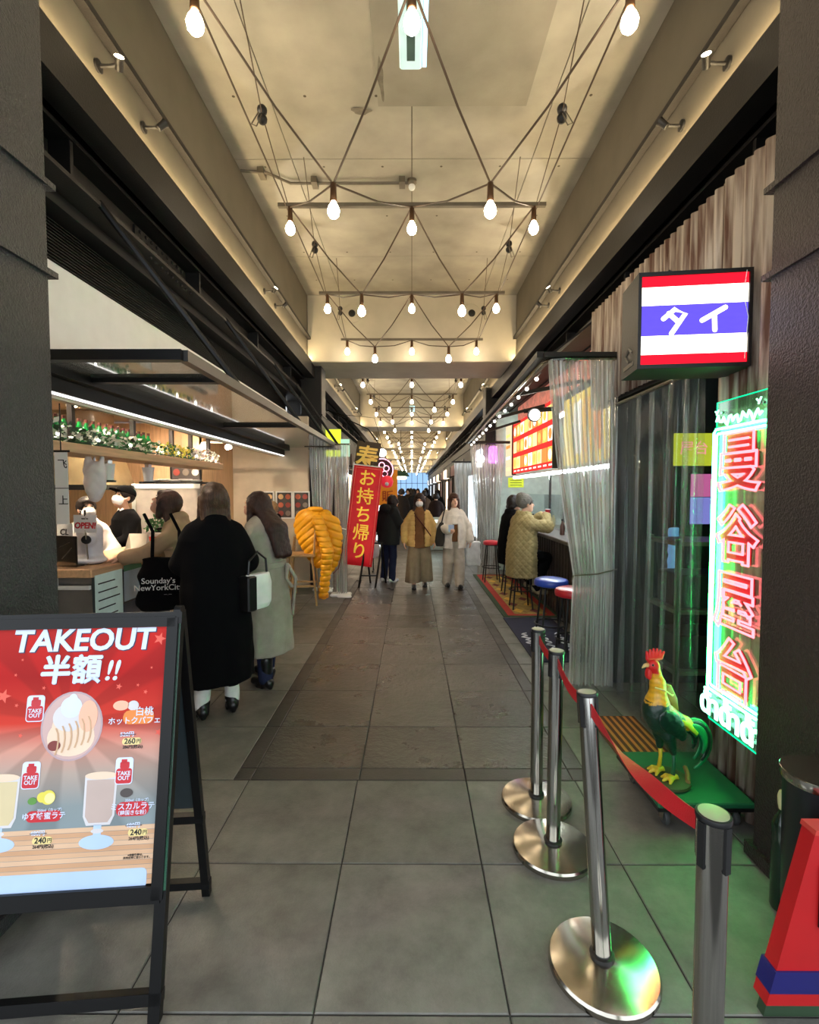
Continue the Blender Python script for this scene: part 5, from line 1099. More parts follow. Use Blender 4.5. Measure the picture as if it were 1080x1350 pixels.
for i, y in enumerate((5.35, 5.55)): t = thing('white_tub', 'white tub standing behind the yellow garland, %s one' % ('nearer', 'farther')[i], 'tub', (XSF - .22, y, 2.005)); MB().lathe([(.05, 0), (.06, .11), (.063, .115)], seg=14).build('tub_body', M_WHITE, t, smooth=40); MB().lathe([(.065, .112), (.065, .13), (.004, .132)], seg=14).build('lid', M_WHITE, t, smooth=40)
# kitchen back: hood, fridge, paper strips
t = thing('extractor_hood', 'stainless extractor hood over the kitchen back counter', 'hood', (-4.15, 6.0, 1.72)); MB().rings([[(-.9, -.4, 0), (.5, -.4, 0), (.5, .4, 0), (-.9, .4, 0)], [(-.7, -.1, .55), (.3, -.1, .55), (.3, .4, .55), (-.7, .4, .55)]]).build('hood_body', mat('steel_warm', srgb(150, 136, 104), .3, .8), t); MB().box(-.92, .52, -.42, .42, -.06, 0).build('hood_rim', M_BLKF, t); MB().box(-.7, .3, -.1, .3, .55, .91).build('duct', M_CHROME, t)
t = thing('kitchen_fridge', 'pale grey upright fridge at back of the kitchen', 'fridge', (-3.17, 6.26, 0)); MB().rbox(-.42, .42, 0, .7, 0.02, 1.72, .015).build('cabinet', mat('fridge_grey', srgb(176, 168, 160), .4, .2), t); MB().box(-.44, -.40, -.02, .0, .1, 1.72).build('door_edge', M_WHITE, t); MB().box(-.44, .44, -.02, .0, 1.68, 1.74).build('door_edge', M_WHITE, t); MB().tube([(-.34, -.03, .8), (-.34, -.03, 1.2)], .012, 8).build('handle', M_CHROME, t)
t = thing('dish_tray', 'dark tray of plates on top of the kitchen fridge', 'tray', (-3.17, 6.5, 1.74)); MB().rbox(-.38, .38, -.2, .2, .0, .03, .006).build('tray_body', M_BLKF, t)
for k in range(5): MB().lathe([(.05, 0), (.085, .02), (.085, .025), (.04, .006)], (-.28 + k * .14, 0, .03 + .01 * (k % 2)), 14).build('plate', M_WHITE, t)
t = thing('kitchen_worktop', 'dark kitchen worktop behind the staff', 'worktop', (-4.6, 5.6, 0)); MB().rbox(-.4, 1.05, 0, .7, .86, .9, .005).build('top', M_CHROME, t); MB().box(-.4, 1.0, .04, .68, 0, .86).build('cupboard', M_DARK, t)
t = thing('paper_strip', 'white paper strips with black characters beside the column', 'banner', (-2.42, 3.35, 1.02)); 
for k in range(2): MB().box(-.045, .045, -.002, .002, .40 + k * .25, .40 + k * .25 + .245).build('strip', M_WHITE, t); text('lettering', '飞' if k else '上', .07, M_BLKF, t, face((.01, -.004, .56 + k * .25), (1, 0, 0), (0, 0, 1)), extrude=.001, bold=.005)
MB().box(-.06, .06, -.004, .004, .895, .91).build('hanging_bar', M_BLKF, t); MB().tube([(0, 0, .90), (0, 0, 1.23)], .004, 6).build('hanging_cord', M_BLKF, t); 
t = thing('plastic_bag', 'white plastic bags hung under the near end of the shelf', 'bag', (-2.60, 3.98, 1.925)); SDF(.010).ell((0, 0, -.20), (.085, .06, .17), None, .03).cap((-.05, 0, 0), (-.06, 0, -.1), .02, .04, .03).cap((.06, 0, 0), (.05, 0, -.12), .015, .04, .03).build('bag_body', mat('bag_white', srgb(232, 228, 224), .5), t, noise=.004, nscale=40); MB().tube([(0, 0, .004), (0, 0, -.06)], .008, 6).build('hook', M_CHROME, t)
for i, (x, y, z, lab) in enumerate(((-3.2, 4.9, 1.62, 'nearer'), (-3.05, 5.8, 1.66, 'farther'))):
    t = thing('paper_cup_stack', 'stack of white cups and black lids under the shelf, %s one' % lab, 'cups', (-2.66, 4.25 + i * .65, 1.80)); MB().lathe([(.04, -.06), (.055, .08), (.058, .085)], seg=14).build('cup', M_WHITE, t, smooth=40); MB().lathe([(.06, -.075), (.062, -.06), (.04, -.055)], seg=14).build('lid', M_BLKF, t, smooth=40); MB().box(-.02, .02, -.03, .03, .085, .13).build('bracket', M_CHROME, t)
# downlights in the kitchen ceiling
def downlight(x, y, z, p, lab, col=(1, .80, .58)):
    t = thing('downlight', lab, 'downlight', (x, y, z)); MB().lathe([(.06, 0), (.06, -.015), (.045, -.018)], seg=18).build('trim_ring', M_WHITE, t, smooth=40); MB().lathe([(.044, -.012), (.044, -.0195), (.004, -.0196)], seg=18).build('lens', glow('down_%d' % int(p), col, p), t); return t
for i, (x, y) in enumerate(((-2.95, 3.6), (-2.95, 4.9), (-3.9, 4.4), (-3.9, 5.6), (-2.95, 6.2))): downlight(x, y, 2.635, 1400, '%s round kitchen ceiling downlight from the front' % NUMW[i])
t = thing('track_spot', 'white wall spot lamps above the framed picture', 'lamp', (-2.75, 7.05, 2.3)); MB().beam((-.35, 0, .05), (.25, 0, .05), .03, .025).build('rail', M_WHITE, t)
for dx in (-.25, .12): MB().lathe([(.03, 0), (.05, -.08), (.052, -.085)], (dx, -.06, .04), 14, Euler((R(35), 0, 0)).to_matrix()).build('spot_head', M_WHITE, t, smooth=40); MB().ball((dx, -.11, -.03), .035, 10, 6).build('spot_bulb', glow('spotb', (1, .85, .62), 60), t)
MB().tube([(0, 0, .06), (0, 0, .36)], .008, 6).build('drop_rod', M_WHITE, t)
# pictures on the end wall
def picture(name, lab, x, y, z, w, h, cols, frame=M_BLKF, rows=4, cl=3):
    t = thing(name, lab, 'picture', (x, y, z)); MB().box(-w / 2, w / 2, -.012, 0, 0, h).build('backing', mat('pic_dark', srgb(52, 46, 44), .5), t)
    for a, b, c, d in ((-w / 2 - .02, -w / 2, -.02, h + .02), (w / 2, w / 2 + .02, -.02, h + .02), (-w / 2, w / 2, -.02, 0), (-w / 2, w / 2, h, h + .02)): MB().box(a, b, -.03, 0, c, d).build('frame_bar', frame, t)
    r = random.Random(int(z * 100 + x * 10))
    for i in range(rows):
        for j in range(cl):
            cxx = -w / 2 + w * (j + .5) / cl; czz = h * (i + .5) / rows; rr = min(w / cl, h / rows) * .38
            MB().lathe([(rr, 0), (rr * .9, .004), (rr * .2, .005)], (cxx, -.012, czz), 12, Matrix.Rotation(R(90), 3, 'X')).build('printed_dish', (lambda ci: mat('pic_%d' % ci, srgb(*cols[ci]), .5))((i * 2 + j * 3 + int(x * 10)) % len(cols)), t)
    return t
PC = [(206, 196, 186), (180, 90, 60), (120, 110, 100), (214, 170, 120), (150, 60, 50)]
picture('framed_picture', 'tall framed picture of dishes on the wooden wall', -2.60 - .65, 6.995, 1.25, .40, .95, PC, rows=5)
for i, (x, lab) in enumerate(((-2.46, 'leftmost'), (-2.15, 'middle'), (-1.86, 'rightmost'))): picture('wall_poster', '%s of three small dish posters on the cream wall' % lab, x, 8.195, 1.20, .24, .42, PC, M_WHITE, 3, 2)
# ---- curtains, banner and signs past the nook
cu = curtain('gathered_curtain', 'clear vinyl curtain bunched beside the red banner', (-1.22, 7.55), (-.98, 7.55), .05, 2.36, 5, .05, (1.05, (-1.19, 7.55), (-1.02, 7.55)), VIN, n=110, seed=21)
MB().tube([(.02, -.05, 1.05), (.1, -.07, 1.08), (.2, -.04, 1.05)], .01, 6).build('tie_cord', M_WHITE, cu)
cu = curtain('gathered_curtain', 'clear vinyl curtain bunched behind the yellow jacket', (-1.68, 7.95), (-1.26, 7.95), .05, 2.36, 8, .055, (1.05, (-1.62, 7.95), (-1.32, 7.95)), VIN, n=130, seed=22)
MB().tube([(.06, -.06, 1.05), (.2, -.08, 1.08), (.36, -.05, 1.05)], .01, 6).build('tie_cord', M_WHITE, cu)
rl = thing('curtain_rail', 'thin curtain rail at the far end of the canopy', 'rail', (0, 0, 2.37)); MB().tube([(-1.75, 7.95, 0), (-1.25, 7.95, 0), (-1.22, 7.55, 0), (-.96, 7.55, 0)], .012, 8).build('rail', M_CHROME, rl)
for i, (x, y, lab) in enumerate(((-1.1, 7.55, 'the banner side curtain'), (-1.46, 7.95, 'the curtain behind the yellow jacket'))): t = thing('curtain_weight', 'white weighted foot under %s' % lab, 'weight', (x, y, 0)); MB().rbox(-.17, .15, -.10, .10, 0, .045, .015).build('weight_body', M_WHITE, t); MB().rbox(-.05, .17, -.15, -.08, 0, .035, .012).build('weight_lobe', M_WHITE, t)
bn = thing('banner_flag', 'tall red banner with yellow characters leaning on a black stand', 'banner', (-.80, 8.35, 0)); 
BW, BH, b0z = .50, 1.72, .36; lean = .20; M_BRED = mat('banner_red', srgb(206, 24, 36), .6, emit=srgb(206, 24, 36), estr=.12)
Mb = face((-.14, -.02, b0z), (1, 0, -lean / BH), (lean, .06, BH)); rows = []
for i in range(13): rows.append([Mb @ Vector((-BW / 2 + BW * j / 8, BH * i / 12, .012 * math.sin(j * 1.1 + i * .4) * (1 - i / 14))) for j in range(9)])
o = MB().sheet(rows).build('cloth', M_BRED, bn, smooth=True); sm = o.modifiers.new('solid', 'SOLIDIFY'); sm.thickness = .003
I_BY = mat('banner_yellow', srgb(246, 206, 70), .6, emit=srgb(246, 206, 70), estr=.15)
for i, ch in enumerate('お持ち帰り'): text('character', ch, .30, I_BY, bn, Mb @ Matrix.Translation((0, BH - .22 - i * .315, .018)), extrude=.001, bold=.012)
for (x0, x1, y0, y1) in ((-BW / 2 + .03, BW / 2 - .03, BH - .04, BH - .03), (-BW / 2 + .03, -BW / 2 + .038, .04, BH - .03), (BW / 2 - .038, BW / 2 - .03, .04, BH - .03)):
    mb = MB().box(x0, x1, y0, y1, .013, .016); mb.v = [tuple(Mb @ Vector(v)) for v in mb.v]; mb.build('border_line', mat('banner_pink', srgb(240, 130, 110), .6), bn)
mb = MB().tube([(-BW / 2 - .02, BH + .01, 0), (BW / 2 + .03, BH + .01, 0)], .012, 8).tube([(-BW / 2 - .012, -.34, -.01), (-BW / 2 - .012, BH + .05, -.01)], .012, 8); mb.v = [tuple(Mb @ Vector(v)) for v in mb.v]; mb.build('pole', M_WHITE, bn)
for x in (-.02, .26): MB().beam((x - .08, -.16, 0), (x + .02, .05, .75), .025, .025).build('stand_leg', M_BLKF, bn); MB().beam((x + .08, .28, 0), (x + .02, .05, .75), .025, .025).build('stand_leg', M_BLKF, bn)
MB().beam((-.02, .05, .74), (.30, .05, .74), .025, .025).build('stand_bar', M_BLKF, bn); MB().beam((-.06, -.1, .2), (.22, -.1, .2), .02, .02).build('stand_bar', M_BLKF, bn)
t = thing('gold_letter_sign', 'dark sign with golden character above the red banner', 'sign', (-.98, 10.2, 2.0)); Mg = face((0, 0, 0), (1, 0, -.14), (.14, 0, 1)); mb = MB().box(-.25, .25, 0, .68, -.03, 0); mb.v = [tuple(Mg @ Vector(v)) for v in mb.v]; mb.build('board', mat('sign_brown', srgb(70, 48, 26), .5), t); text('character', '寿', .48, mat('gold', srgb(206, 160, 70), .3, .7, emit=(.9, .6, .2), estr=.1), t, Mg @ Matrix.Translation((0, .33, .006)), bold=.02, extrude=.004); MB().tube([(.0, .0, .66), (-.4, 0, 1.2), (-.86, 0, 1.35)], .015, 6).build('arm', M_BLKF, t)
t = thing('globe_lamp', 'round bright lamp beside the golden character sign', 'lamp', (-.62, 10.3, 2.45)); MB().ball((0, 0, 0), .085, 14, 8).build('globe', MATS['globe'], t, smooth=True); MB().tube([(0, 0, .08), (-.3, 0, .5), (-1.22, 0, .92)], .012, 6).build('arm', M_BLKF, t)
t = thing('flower_neon_sign', 'round pink neon flower sign on the left', 'sign', (-.75, 12.2, 2.17)); NP = glow('neon_pink', (1, .35, .5), 2.2)
MB().lathe([(.30, -.02), (.30, .02)], seg=28, M=Matrix.Rotation(R(90), 3, 'X')).build('disc', mat('disc_dark', srgb(60, 20, 28), .5), t); MB().tube([(.28 * math.cos(a), -.03, .28 * math.sin(a)) for a in [2 * math.pi * i / 28 for i in range(29)]], .014, 6, cap=False).build('ring_tube', NP, t)
for k in range(5): a = math.pi / 2 + 2 * math.pi * k / 5; MB().tube([(.12 * math.cos(a) + .07 * math.cos(b), -.03, .12 * math.sin(a) + .07 * math.sin(b)) for b in [2 * math.pi * i / 12 for i in range(13)]], .012, 6, cap=False).build('petal_tube', NP, t)
MB().tube([(-.3, 0, 0), (-.8, 0, .1), (-1.18, 0, .1)], .015, 6).build('arm', M_BLKF, t)
t = thing('red_lantern', 'small red lantern with white patch beside the flower sign', 'lantern', (-.58, 11.4, 1.86)); MB().lathe([(.05, -.14), (.12, -.1), (.15, 0), (.12, .1), (.05, .14)], seg=18).build('lantern_body', mat('lantern_red', srgb(206, 30, 40), .5, emit=(.7, .03, .05), estr=.4), t, smooth=True); MB().ball((.0, -.12, -.05), .05, 8, 6).build('white_patch', M_WHITE, t); MB().tube([(0, 0, .14), (0, 0, .5), (-.3, .1, 1.5), (-1.25, .1, 1.6)], .006, 5).build('cord', M_BLKF, t)
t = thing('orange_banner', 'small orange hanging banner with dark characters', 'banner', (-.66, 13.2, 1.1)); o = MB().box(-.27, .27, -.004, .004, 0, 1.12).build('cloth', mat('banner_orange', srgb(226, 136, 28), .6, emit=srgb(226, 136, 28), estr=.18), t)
for i, ch in enumerate('自販'): text('character', ch, .32, mat('ink_rust', srgb(190, 70, 20), .6), t, face((0, -.008, .8 - i * .42), (1, 0, 0), (0, 0, 1)), bold=.015)
MB().tube([(-.3, 0, 1.13), (.3, 0, 1.13)], .014, 6).tube([(-.29, 0, -1.1), (-.29, 0, 1.14)], .014, 6).build('pole', M_WHITE, t)
t = thing('green_hood_lamp', 'green hooded white lamp hanging on the left far down', 'lamp', (-.38, 17, 2.15)); MB().rings([[(-.3, -.1, 0), (.3, -.1, 0), (.3, .1, 0), (-.3, .1, 0)], [(-.18, -.05, .2), (.18, -.05, .2), (.18, .05, .2), (-.18, .05, .2)]]).build('hood', mat('hood_green', srgb(20, 60, 40), .5), t); MB().rbox(-.2, .2, -.08, .08, -.1, .0, .03).build('glow_box', glow('hoodlamp', (1, .98, .85), 4), t); MB().tube([(0, 0, .2), (0, 0, 1.6)], .01, 6).build('rod', M_BLKF, t)
t = thing('lit_menu_stand', 'white lit menu stand behind the red banner', 'sign', (-.62, 9.9, 0)); MB().rbox(-.2, .2, -.05, .05, .45, 1.35, .01).build('light_panel', glow('menu_white', (.8, .92, 1), 1.3), t)
for k in range(4): MB().box(-.15, .15, -.054, -.05, .55 + k * .2, .64 + k * .2).build('menu_print', mat('menu_teal', srgb(90, 150, 160), .5), t)
for x in (-.18, .16): MB().box(x, x + .02, -.15, .15, 0, .03).box(x, x + .02, -.01, .01, .03, .46).build('stand_leg', M_BLKF, t)
t = thing('yellow_sign', 'yellow green lit sign panel behind the canopy end', 'sign', (-1.45, 9.0, 2.28)); MB().box(-.35, .14, -.02, .02, 0, .5).build('panel', glow('sign_lime', (.75, .95, .04), .9), t); MB().box(.14, .3, -.02, .02, 0, .32).build('mint_panel', glow('sign_mint', (.5, .85, .6), .7), t); MB().box(-.35, .3, .02, .06, .1, .14).build('bracket', M_BLKF, t); MB().tube([(-.3, .04, .12), (-.55, .04, .5)], .014, 6).build('arm', M_BLKF, t)
t = thing('white_counter_box', 'white lit display box far down behind the walkers', 'display', (.55, 13.6, 0)); MB().rbox(-.35, .35, -.2, .2, .0, .9, .02).build('box_body', mat('box_white', srgb(200, 214, 206), .4), t); MB().box(-.3, .3, -.205, -.2, .35, .85).build('lit_front', glow('box_lit', (.82, 1, .9), 1.1), t)
# ================================================================ PEOPLE
SKIN = mat('skin', srgb(222, 176, 148), .5, var=.06, scale=20)
M_MASK = mat('mask_white', srgb(236, 236, 238), .7, bump=.1, bscale=200); M_EYE = mat('eye_dark', srgb(40, 28, 24), .3); M_LIP = mat('lip', srgb(190, 110, 104), .4); M_SHOE = mat('shoe_black', srgb(18, 17, 18), .3)
def cloth(name, c, bump=.25, bs=160, rough=.85): return mat('cloth_' + name, srgb(*c), rough, var=.1, scale=14, bump=bump, bscale=bs, spec=.2)
def hairm(name, c): return mat('hair_' + name, srgb(*[int(v * .8) for v in c]), .45, spec=.3, var=.45, scale=9, bump=.5, bscale=30, stretch=(9, 9, .6))
DEF = dict(pelvis=(0, 0, .93), chest=(0, 0, 1.25), neck=(0, 0, 1.43), head=(0, .025, 1.575),
           sl=(-.165, 0, 1.375), sr=(.165, 0, 1.375), el=(-.215, -.02, 1.11), er=(.215, -.02, 1.11), wl=(-.225, .06, .87), wr=(.225, .06, .87),
           hl=(-.088, 0, .90), hr=(.088, 0, .90), kl=(-.095, .015, .49), kr=(.095, .015, .49), al=(-.10, -.02, .08), ar=(.10, -.02, .08))
class Person:
    def __init__(s, label, loc, rz, h=1.65, pose={}, look=(0, 0, 0), res=.011):
        s.J = {k: np.array(pose.get(k, v), float) for k, v in DEF.items()}; s.res = res
        s.root = thing('person', label, 'person', loc, rz); s.root.scale = (h / 1.70,) * 3
        s.Rh = np.array((Matrix.Rotation(look[1], 3, 'Z') @ Matrix.Rotation(-look[0], 3, 'X') @ Matrix.Rotation(look[2], 3, 'Y')))
    def hp(s, x, y, z): return s.J['head'] + s.Rh @ np.array((x, y, z))
    def axis(s, z):
        a, b = s.J['pelvis'], s.J['neck']; t = (z - a[2]) / max(b[2] - a[2], .05); return a + (b - a) * np.clip(t, -.0, 1.05) if z >= a[2] else a
    def secs(s, rows, dy=0.): return [(z, s.axis(z)[0], s.axis(z)[1] + dy, rx, ry) for z, rx, ry in rows]
    def body(s, hand=None, fine=True, feet=None):
        J = s.J; b = SDF(s.res)
        ch = s.axis(1.25) if abs(J['neck'][2] - 1.43) < .3 else J['chest']
        d = J['neck'] - J['pelvis']
        for t, rx, ry, rz in ((0, .15, .10, .12), (.35, .125, .09, .14), (.66, .138, .092, .15)): b.ell(J['pelvis'] + d * t, (rx, ry, rz), None, .04)
        b.cap(J['sl'] * .9 - (0, 0, .045), J['sr'] * .9 - (0, 0, .045), .036, None, .04).cap(J['neck'] - (0, 0, .03), s.hp(0, -.02, -.07), .05, .046, .03)
        for q in 'lr':
            b.cap(J['s' + q] * .93 - (0, 0, .045), J['e' + q], .042, .038, .03).cap(J['e' + q], J['w' + q], .038, .027, .02)
            b.cap(J['h' + q], J['k' + q], .072, .05, .03).cap(J['k' + q], J['a' + q], .048, .034, .02)
            f = (feet or {}).get(q, (0, 1, 0)); f = np.array(f, float); b.cap(J['a' + q] - (0, 0, .03), J['a' + q] + f * .14 - (0, 0, .045), .036, .03, .02)
            hd = (hand or {}).get(q); dr = J['w' + q] - J['e' + q]; dr /= np.linalg.norm(dr)
            pn = np.array(hd[0], float) if hd else np.array((1 if q == 'l' else -1, .2, 0)); curl = hd[1] if hd else .35
            s._hand(b, J['w' + q], dr, pn, curl, 1 if q == 'l' else -1)
        R_ = s.Rh
        b.ell(s.hp(0, -.012, .03), (.074, .092, .094), R_, .02).ell(s.hp(0, .022, -.045), (.058, .066, .074), R_, .03).ell(s.hp(0, .05, -.095), (.03, .03, .024), R_, .02)
        if fine:
            b.cap(s.hp(0, .086, .0), s.hp(0, .104, -.032), .009, .013, .012).ell(s.hp(-.076, -.01, -.012), (.012, .02, .03), R_, .008).ell(s.hp(.076, -.01, -.012), (.012, .02, .03), R_, .008)
            for x in (-.031, .031): b.ell(s.hp(x, .092, .008), (.018, .014, .012), R_, .012, sub=True)
        b.build('body', SKIN, s.root)
        if fine:
            for x in (-.031, .031): MB().ball(tuple(s.hp(x, .078, .007)), .0125, 10, 8, (1.1, .8, .62)).build('eye', M_EYE, s.root, smooth=True)
            for x in (-.032, .032): MB().tube([tuple(s.hp(x - .02, .083, .028)), tuple(s.hp(x, .088, .034)), tuple(s.hp(x + .02, .083, .03))], .004, 5).build('eyebrow', M_EYE, s.root, smooth=True)
            MB().ball(tuple(s.hp(0, .088, -.066)), .018, 10, 6, (1.2, .5, .42)).build('mouth', M_LIP, s.root, smooth=True)
        return s
    def _hand(s, b, w, d, n, curl, side):
        n = n - d * (n @ d); n /= max(np.linalg.norm(n), 1e-6); x = np.cross(d, n) * side; Rm = np.stack([x, d, n], 1)
        b.ell(w + d * .045, (.038, .052, .017), Rm, .015)
        for i, (o, L) in enumerate(((-.029, .062), (-.010, .074), (.010, .078), (.029, .070))):
            p = w + d * (.082 - abs(o) * .25) + x * o; a = curl * .7; q = p + (d * math.cos(a) + n * math.sin(a)) * L * .52; a2 = curl * 1.9; e = q + (d * math.cos(a2) + n * math.sin(a2)) * L * .48
            b.cap(p, q, .0095, .0088, .004).cap(q, e, .0088, .0075, .003)
        p = w + d * .025 + x * .032; q = p + (d * .55 + x * .65 + n * .45) * .042; b.cap(p, q, .0125, .0105, .008).cap(q, q + (d * .8 + x * .15 + n * .5) * .032, .0105, .008, .004)
    def sleeves(s, g, r0, r1, r2, k=.03, end=1.):
        J = s.J
        for q in 'lr': g.cap(J['s' + q] * .96 - (0, 0, .025), J['e' + q], r0 * .88, r1, k).cap(J['e' + q], J['e' + q] + (J['w' + q] - J['e' + q]) * end, r1, r2, .015)
        return g
    def top(s, m, rows, sl=(.075, .062, .052), dy=0., folds=7, amp=.03, nm='coat', noise=.004, collar=.0, open_=None, quilt=None, k=.045, end=.98, res=None):
        g = SDF(res or s.res); g.loft(s.secs(rows, dy), .02, folds, amp, .7); J = s.J
        c = (J['sl'] + J['sr']) / 2; g.cap(J['sl'] * .8 + c * .2 - (0, 0, .03), J['sr'] * .8 + c * .2 - (0, 0, .03), sl[0] * .85, None, k); s.sleeves(g, *sl, end=end)
        if collar: g.ell(J['neck'] + (0, -.01, .01), (collar, collar * .95, .06), None, .03); g.ell(J['neck'] + (0, .02, .06), (collar * .66, collar * .7, .08), None, .01, sub=True)
        if open_: z0, z1, w, y = open_; g.box((s.axis((z0 + z1) / 2)[0], y, (z0 + z1) / 2), (w, .14, (z1 - z0) / 2), None, .01, .02, sub=True)
        return g.build(nm, m, s.root, noise=noise, nscale=16, quilt=quilt)
    def trousers(s, m, r=(.10, .085, .07), nm='trousers', z1=None, noise=.004):
        g = SDF(s.res); J = s.J; g.ell(J['pelvis'] + (0, 0, -.02), (.165, .125, .13), None, .04)
        for q in 'lr': g.cap(J['h' + q], J['k' + q], r[0], r[1], .03).cap(J['k' + q], J['a' + q] + (0, 0, .0), r[1], r[2], .02)
        return g.build(nm, m, s.root, noise=noise, nscale=18)
    def shoes(s, m, boot=0., heel=False, feet=None):
        for q in 'lr':
            f = np.array((feet or {}).get(q, (0, 1, 0)), float); g = SDF(min(s.res, .009)); a = s.J['a' + q]
            g.cap(a - f * .035 - (0, 0, .032), a + f * .15 - (0, 0, .045), .043, .034, .02).box(a + f * .05 - (0, 0, .073), (.045, .045, .012), None, .01, .02)
            if boot: g.cap(a, a + (0, 0, boot), .05, .055, .02)
            if heel: g.cap(a - f * .045 - (0, 0, .03), a - f * .05 - (0, 0, .07), .025, .02, .01)
            g.build('shoe', m, s.root)
    def hair(s, m, L=0., back=.0, full=1., fringe=True, bun=False, side=0., drape=None):
        g = SDF(min(s.res, .009)); R_ = s.Rh; f = full
        g.ell(s.hp(0, -.018, .038), (.088 * f, .108 * f, .102 * f), R_, .02)
        if L:
            dn = np.array((0, 0, -1.)); p0 = s.hp(0, -.045, -.02)
            for x, w in ((-.055, .045), (0, .055), (.055, .045)):
                if drape:
                    a = s.hp(x, -.05, .02); m_ = np.array((a[0] + side * .5, drape[0], a[2] - L * .45)); e = np.array((a[0] * 1.1 + side, drape[1], a[2] - L)); g.cap(a, m_, w, w, .05).cap(m_, e, w, w * .7, .04); continue
                a = s.hp(x, -.045, 0); e = a + dn * L + np.array((x * .35 + side, -.03 - back, 0)) ; g.cap(a, e, w, w * .8, .05)
            for x in (-.078, .078): a = s.hp(x, .01, .01); e = a + dn * L * .92 + np.array((x * .15 + side, .015 - back * .4, 0)); g.cap(a, e, .028, .026, .02)
        if bun: g.ell(s.hp(-.0, -.11, .0), (.045, .045, .045), None, .02)
        g.ell(s.hp(0, .095, -.045), (.062, .07, .088), R_, .012, sub=True)
        if fringe: g.ell(s.hp(0, .083, .06), (.062, .022, .026), R_, .015)
        g.build('hair', m, s.root, noise=.0025, nscale=70)
    def mask(s):
        g = SDF(.006); g.ell(s.hp(0, .035, -.052), (.066, .072, .062), s.Rh, .01).cap(s.hp(0, .095, -.03), s.hp(0, .10, -.06), .02, .02, .02).ell(s.hp(0, -.03, -.05), (.1, .07, .1), s.Rh, .005, sub=True).build('face_mask', M_MASK, s.root)
        for x in (-1, 1): MB().tube([tuple(s.hp(x * .066, .04, -.03)), tuple(s.hp(x * .082, -.01, .0))], .003, 5).build('mask_loop', M_MASK, s.root)
JEANS = cloth('jeans', (34, 40, 66)); BLACK = mat('cloth_black', srgb(10, 10, 12), .95, var=.1, bump=.2, bscale=160, spec=.08); 
CO = [(.30, .235, .175), (.70, .215, .165), (.95, .20, .155), (1.12, .185, .145), (1.30, .195, .14), (1.40, .15, .11), (1.45, .09, .08)]
# --- 1 woman in the long black coat, back to us
p = Person('person in long black coat seen from behind, white socks, at takeout counter', (-1.44, 3.52, 0), R(28), 1.70, dict(er=(.24, .03, 1.12), wr=(.17, .20, 1.02), el=(-.22, .06, 1.12), wl=(-.10, .25, 1.05), kl=(-.095, .02, .49), al=(-.10, 0, .08), ar=(.11, .03, .08)), (R(-14), R(10), 0), .010)
p.body(fine=True); p.top(BLACK, [(.26, .265, .20), (.55, .255, .19), (.9, .24, .18), (1.15, .225, .165), (1.30, .225, .155), (1.40, .17, .12), (1.46, .10, .09)], (.088, .078, .068), folds=6, amp=.035, collar=.10)
p.trousers(cloth('sock_white', (226, 224, 220)), (.075, .06, .052), 'white_leggings'); p.shoes(M_SHOE, .02, True); p.hair(hairm('brown_warm', (86, 58, 40)), .17, .0, 1.06, True)
hb = thing('handbag', 'white and black handbag hanging at side of the black coat', 'handbag', (-1.14, 3.56, .78), R(60)); g = SDF(.008); g.loft([(0, 0, 0, .10, .035), (.04, 0, 0, .125, .05), (.18, 0, 0, .13, .05), (.26, 0, 0, .11, .035)], .01).build('bag_body', mat('bag_leather', srgb(228, 228, 226), .35), hb); MB().rbox(-.135, -.05, -.055, .055, .0, .255, .01).build('black_panel', M_SHOE, hb); MB().tube([(-.09, 0, .25), (-.08, 0, .36), (0, 0, .42), (.08, 0, .36), (.09, 0, .25)], .009, 6).build('bag_handle', M_SHOE, hb)
# --- 2 woman in the grey coat
p = Person('person in long grey belted coat, long brown hair and black heeled boots', (-1.25, 4.13, 0), R(58), 1.66, dict(er=(.22, .06, 1.12), wr=(.12, .26, 1.08), el=(-.22, .06, 1.12), wl=(-.08, .27, 1.08), neck=(0, .05, 1.42), head=(0, .12, 1.555), al=(-.10, -.10, .08), ar=(.10, .10, .08), kl=(-.095, -.03, .49), kr=(.095, .07, .49)), (R(-32), R(12), 0), .010)
GREY = cloth('grey_wool', (152, 144, 132), .3, 120); p.body(); co = p.top(GREY, [(.28, .25, .21), (.6, .235, .19), (.9, .21, .165), (1.06, .185, .15), (1.2, .195, .155), (1.32, .19, .14), (1.40, .15, .11), (1.45, .09, .08)], (.078, .068, .06), folds=7, amp=.04, collar=.095)
g = SDF(.008); g.loft([(1.02, 0, .015, .205, .165), (1.075, 0, .02, .203, .165)], .01).cap((.10, -.16, 1.04), (.05, -.20, .93), .02, .012, .02).cap((.05, -.20, .93), (.10, -.21, .86), .012, .018, .01).cap((.12, -.15, 1.03), (.16, -.20, .92), .018, .014, .01).cap((.16, -.20, .92), (.13, -.19, .60), .014, .012, .01); g.build('coat_belt', GREY, p.root)
p.trousers(JEANS, (.082, .068, .058)); p.shoes(M_SHOE, .16, True); p.hair(hairm('auburn', (62, 34, 28)), .40, .0, 1.08, False, side=.02, drape=(-.115, -.185))
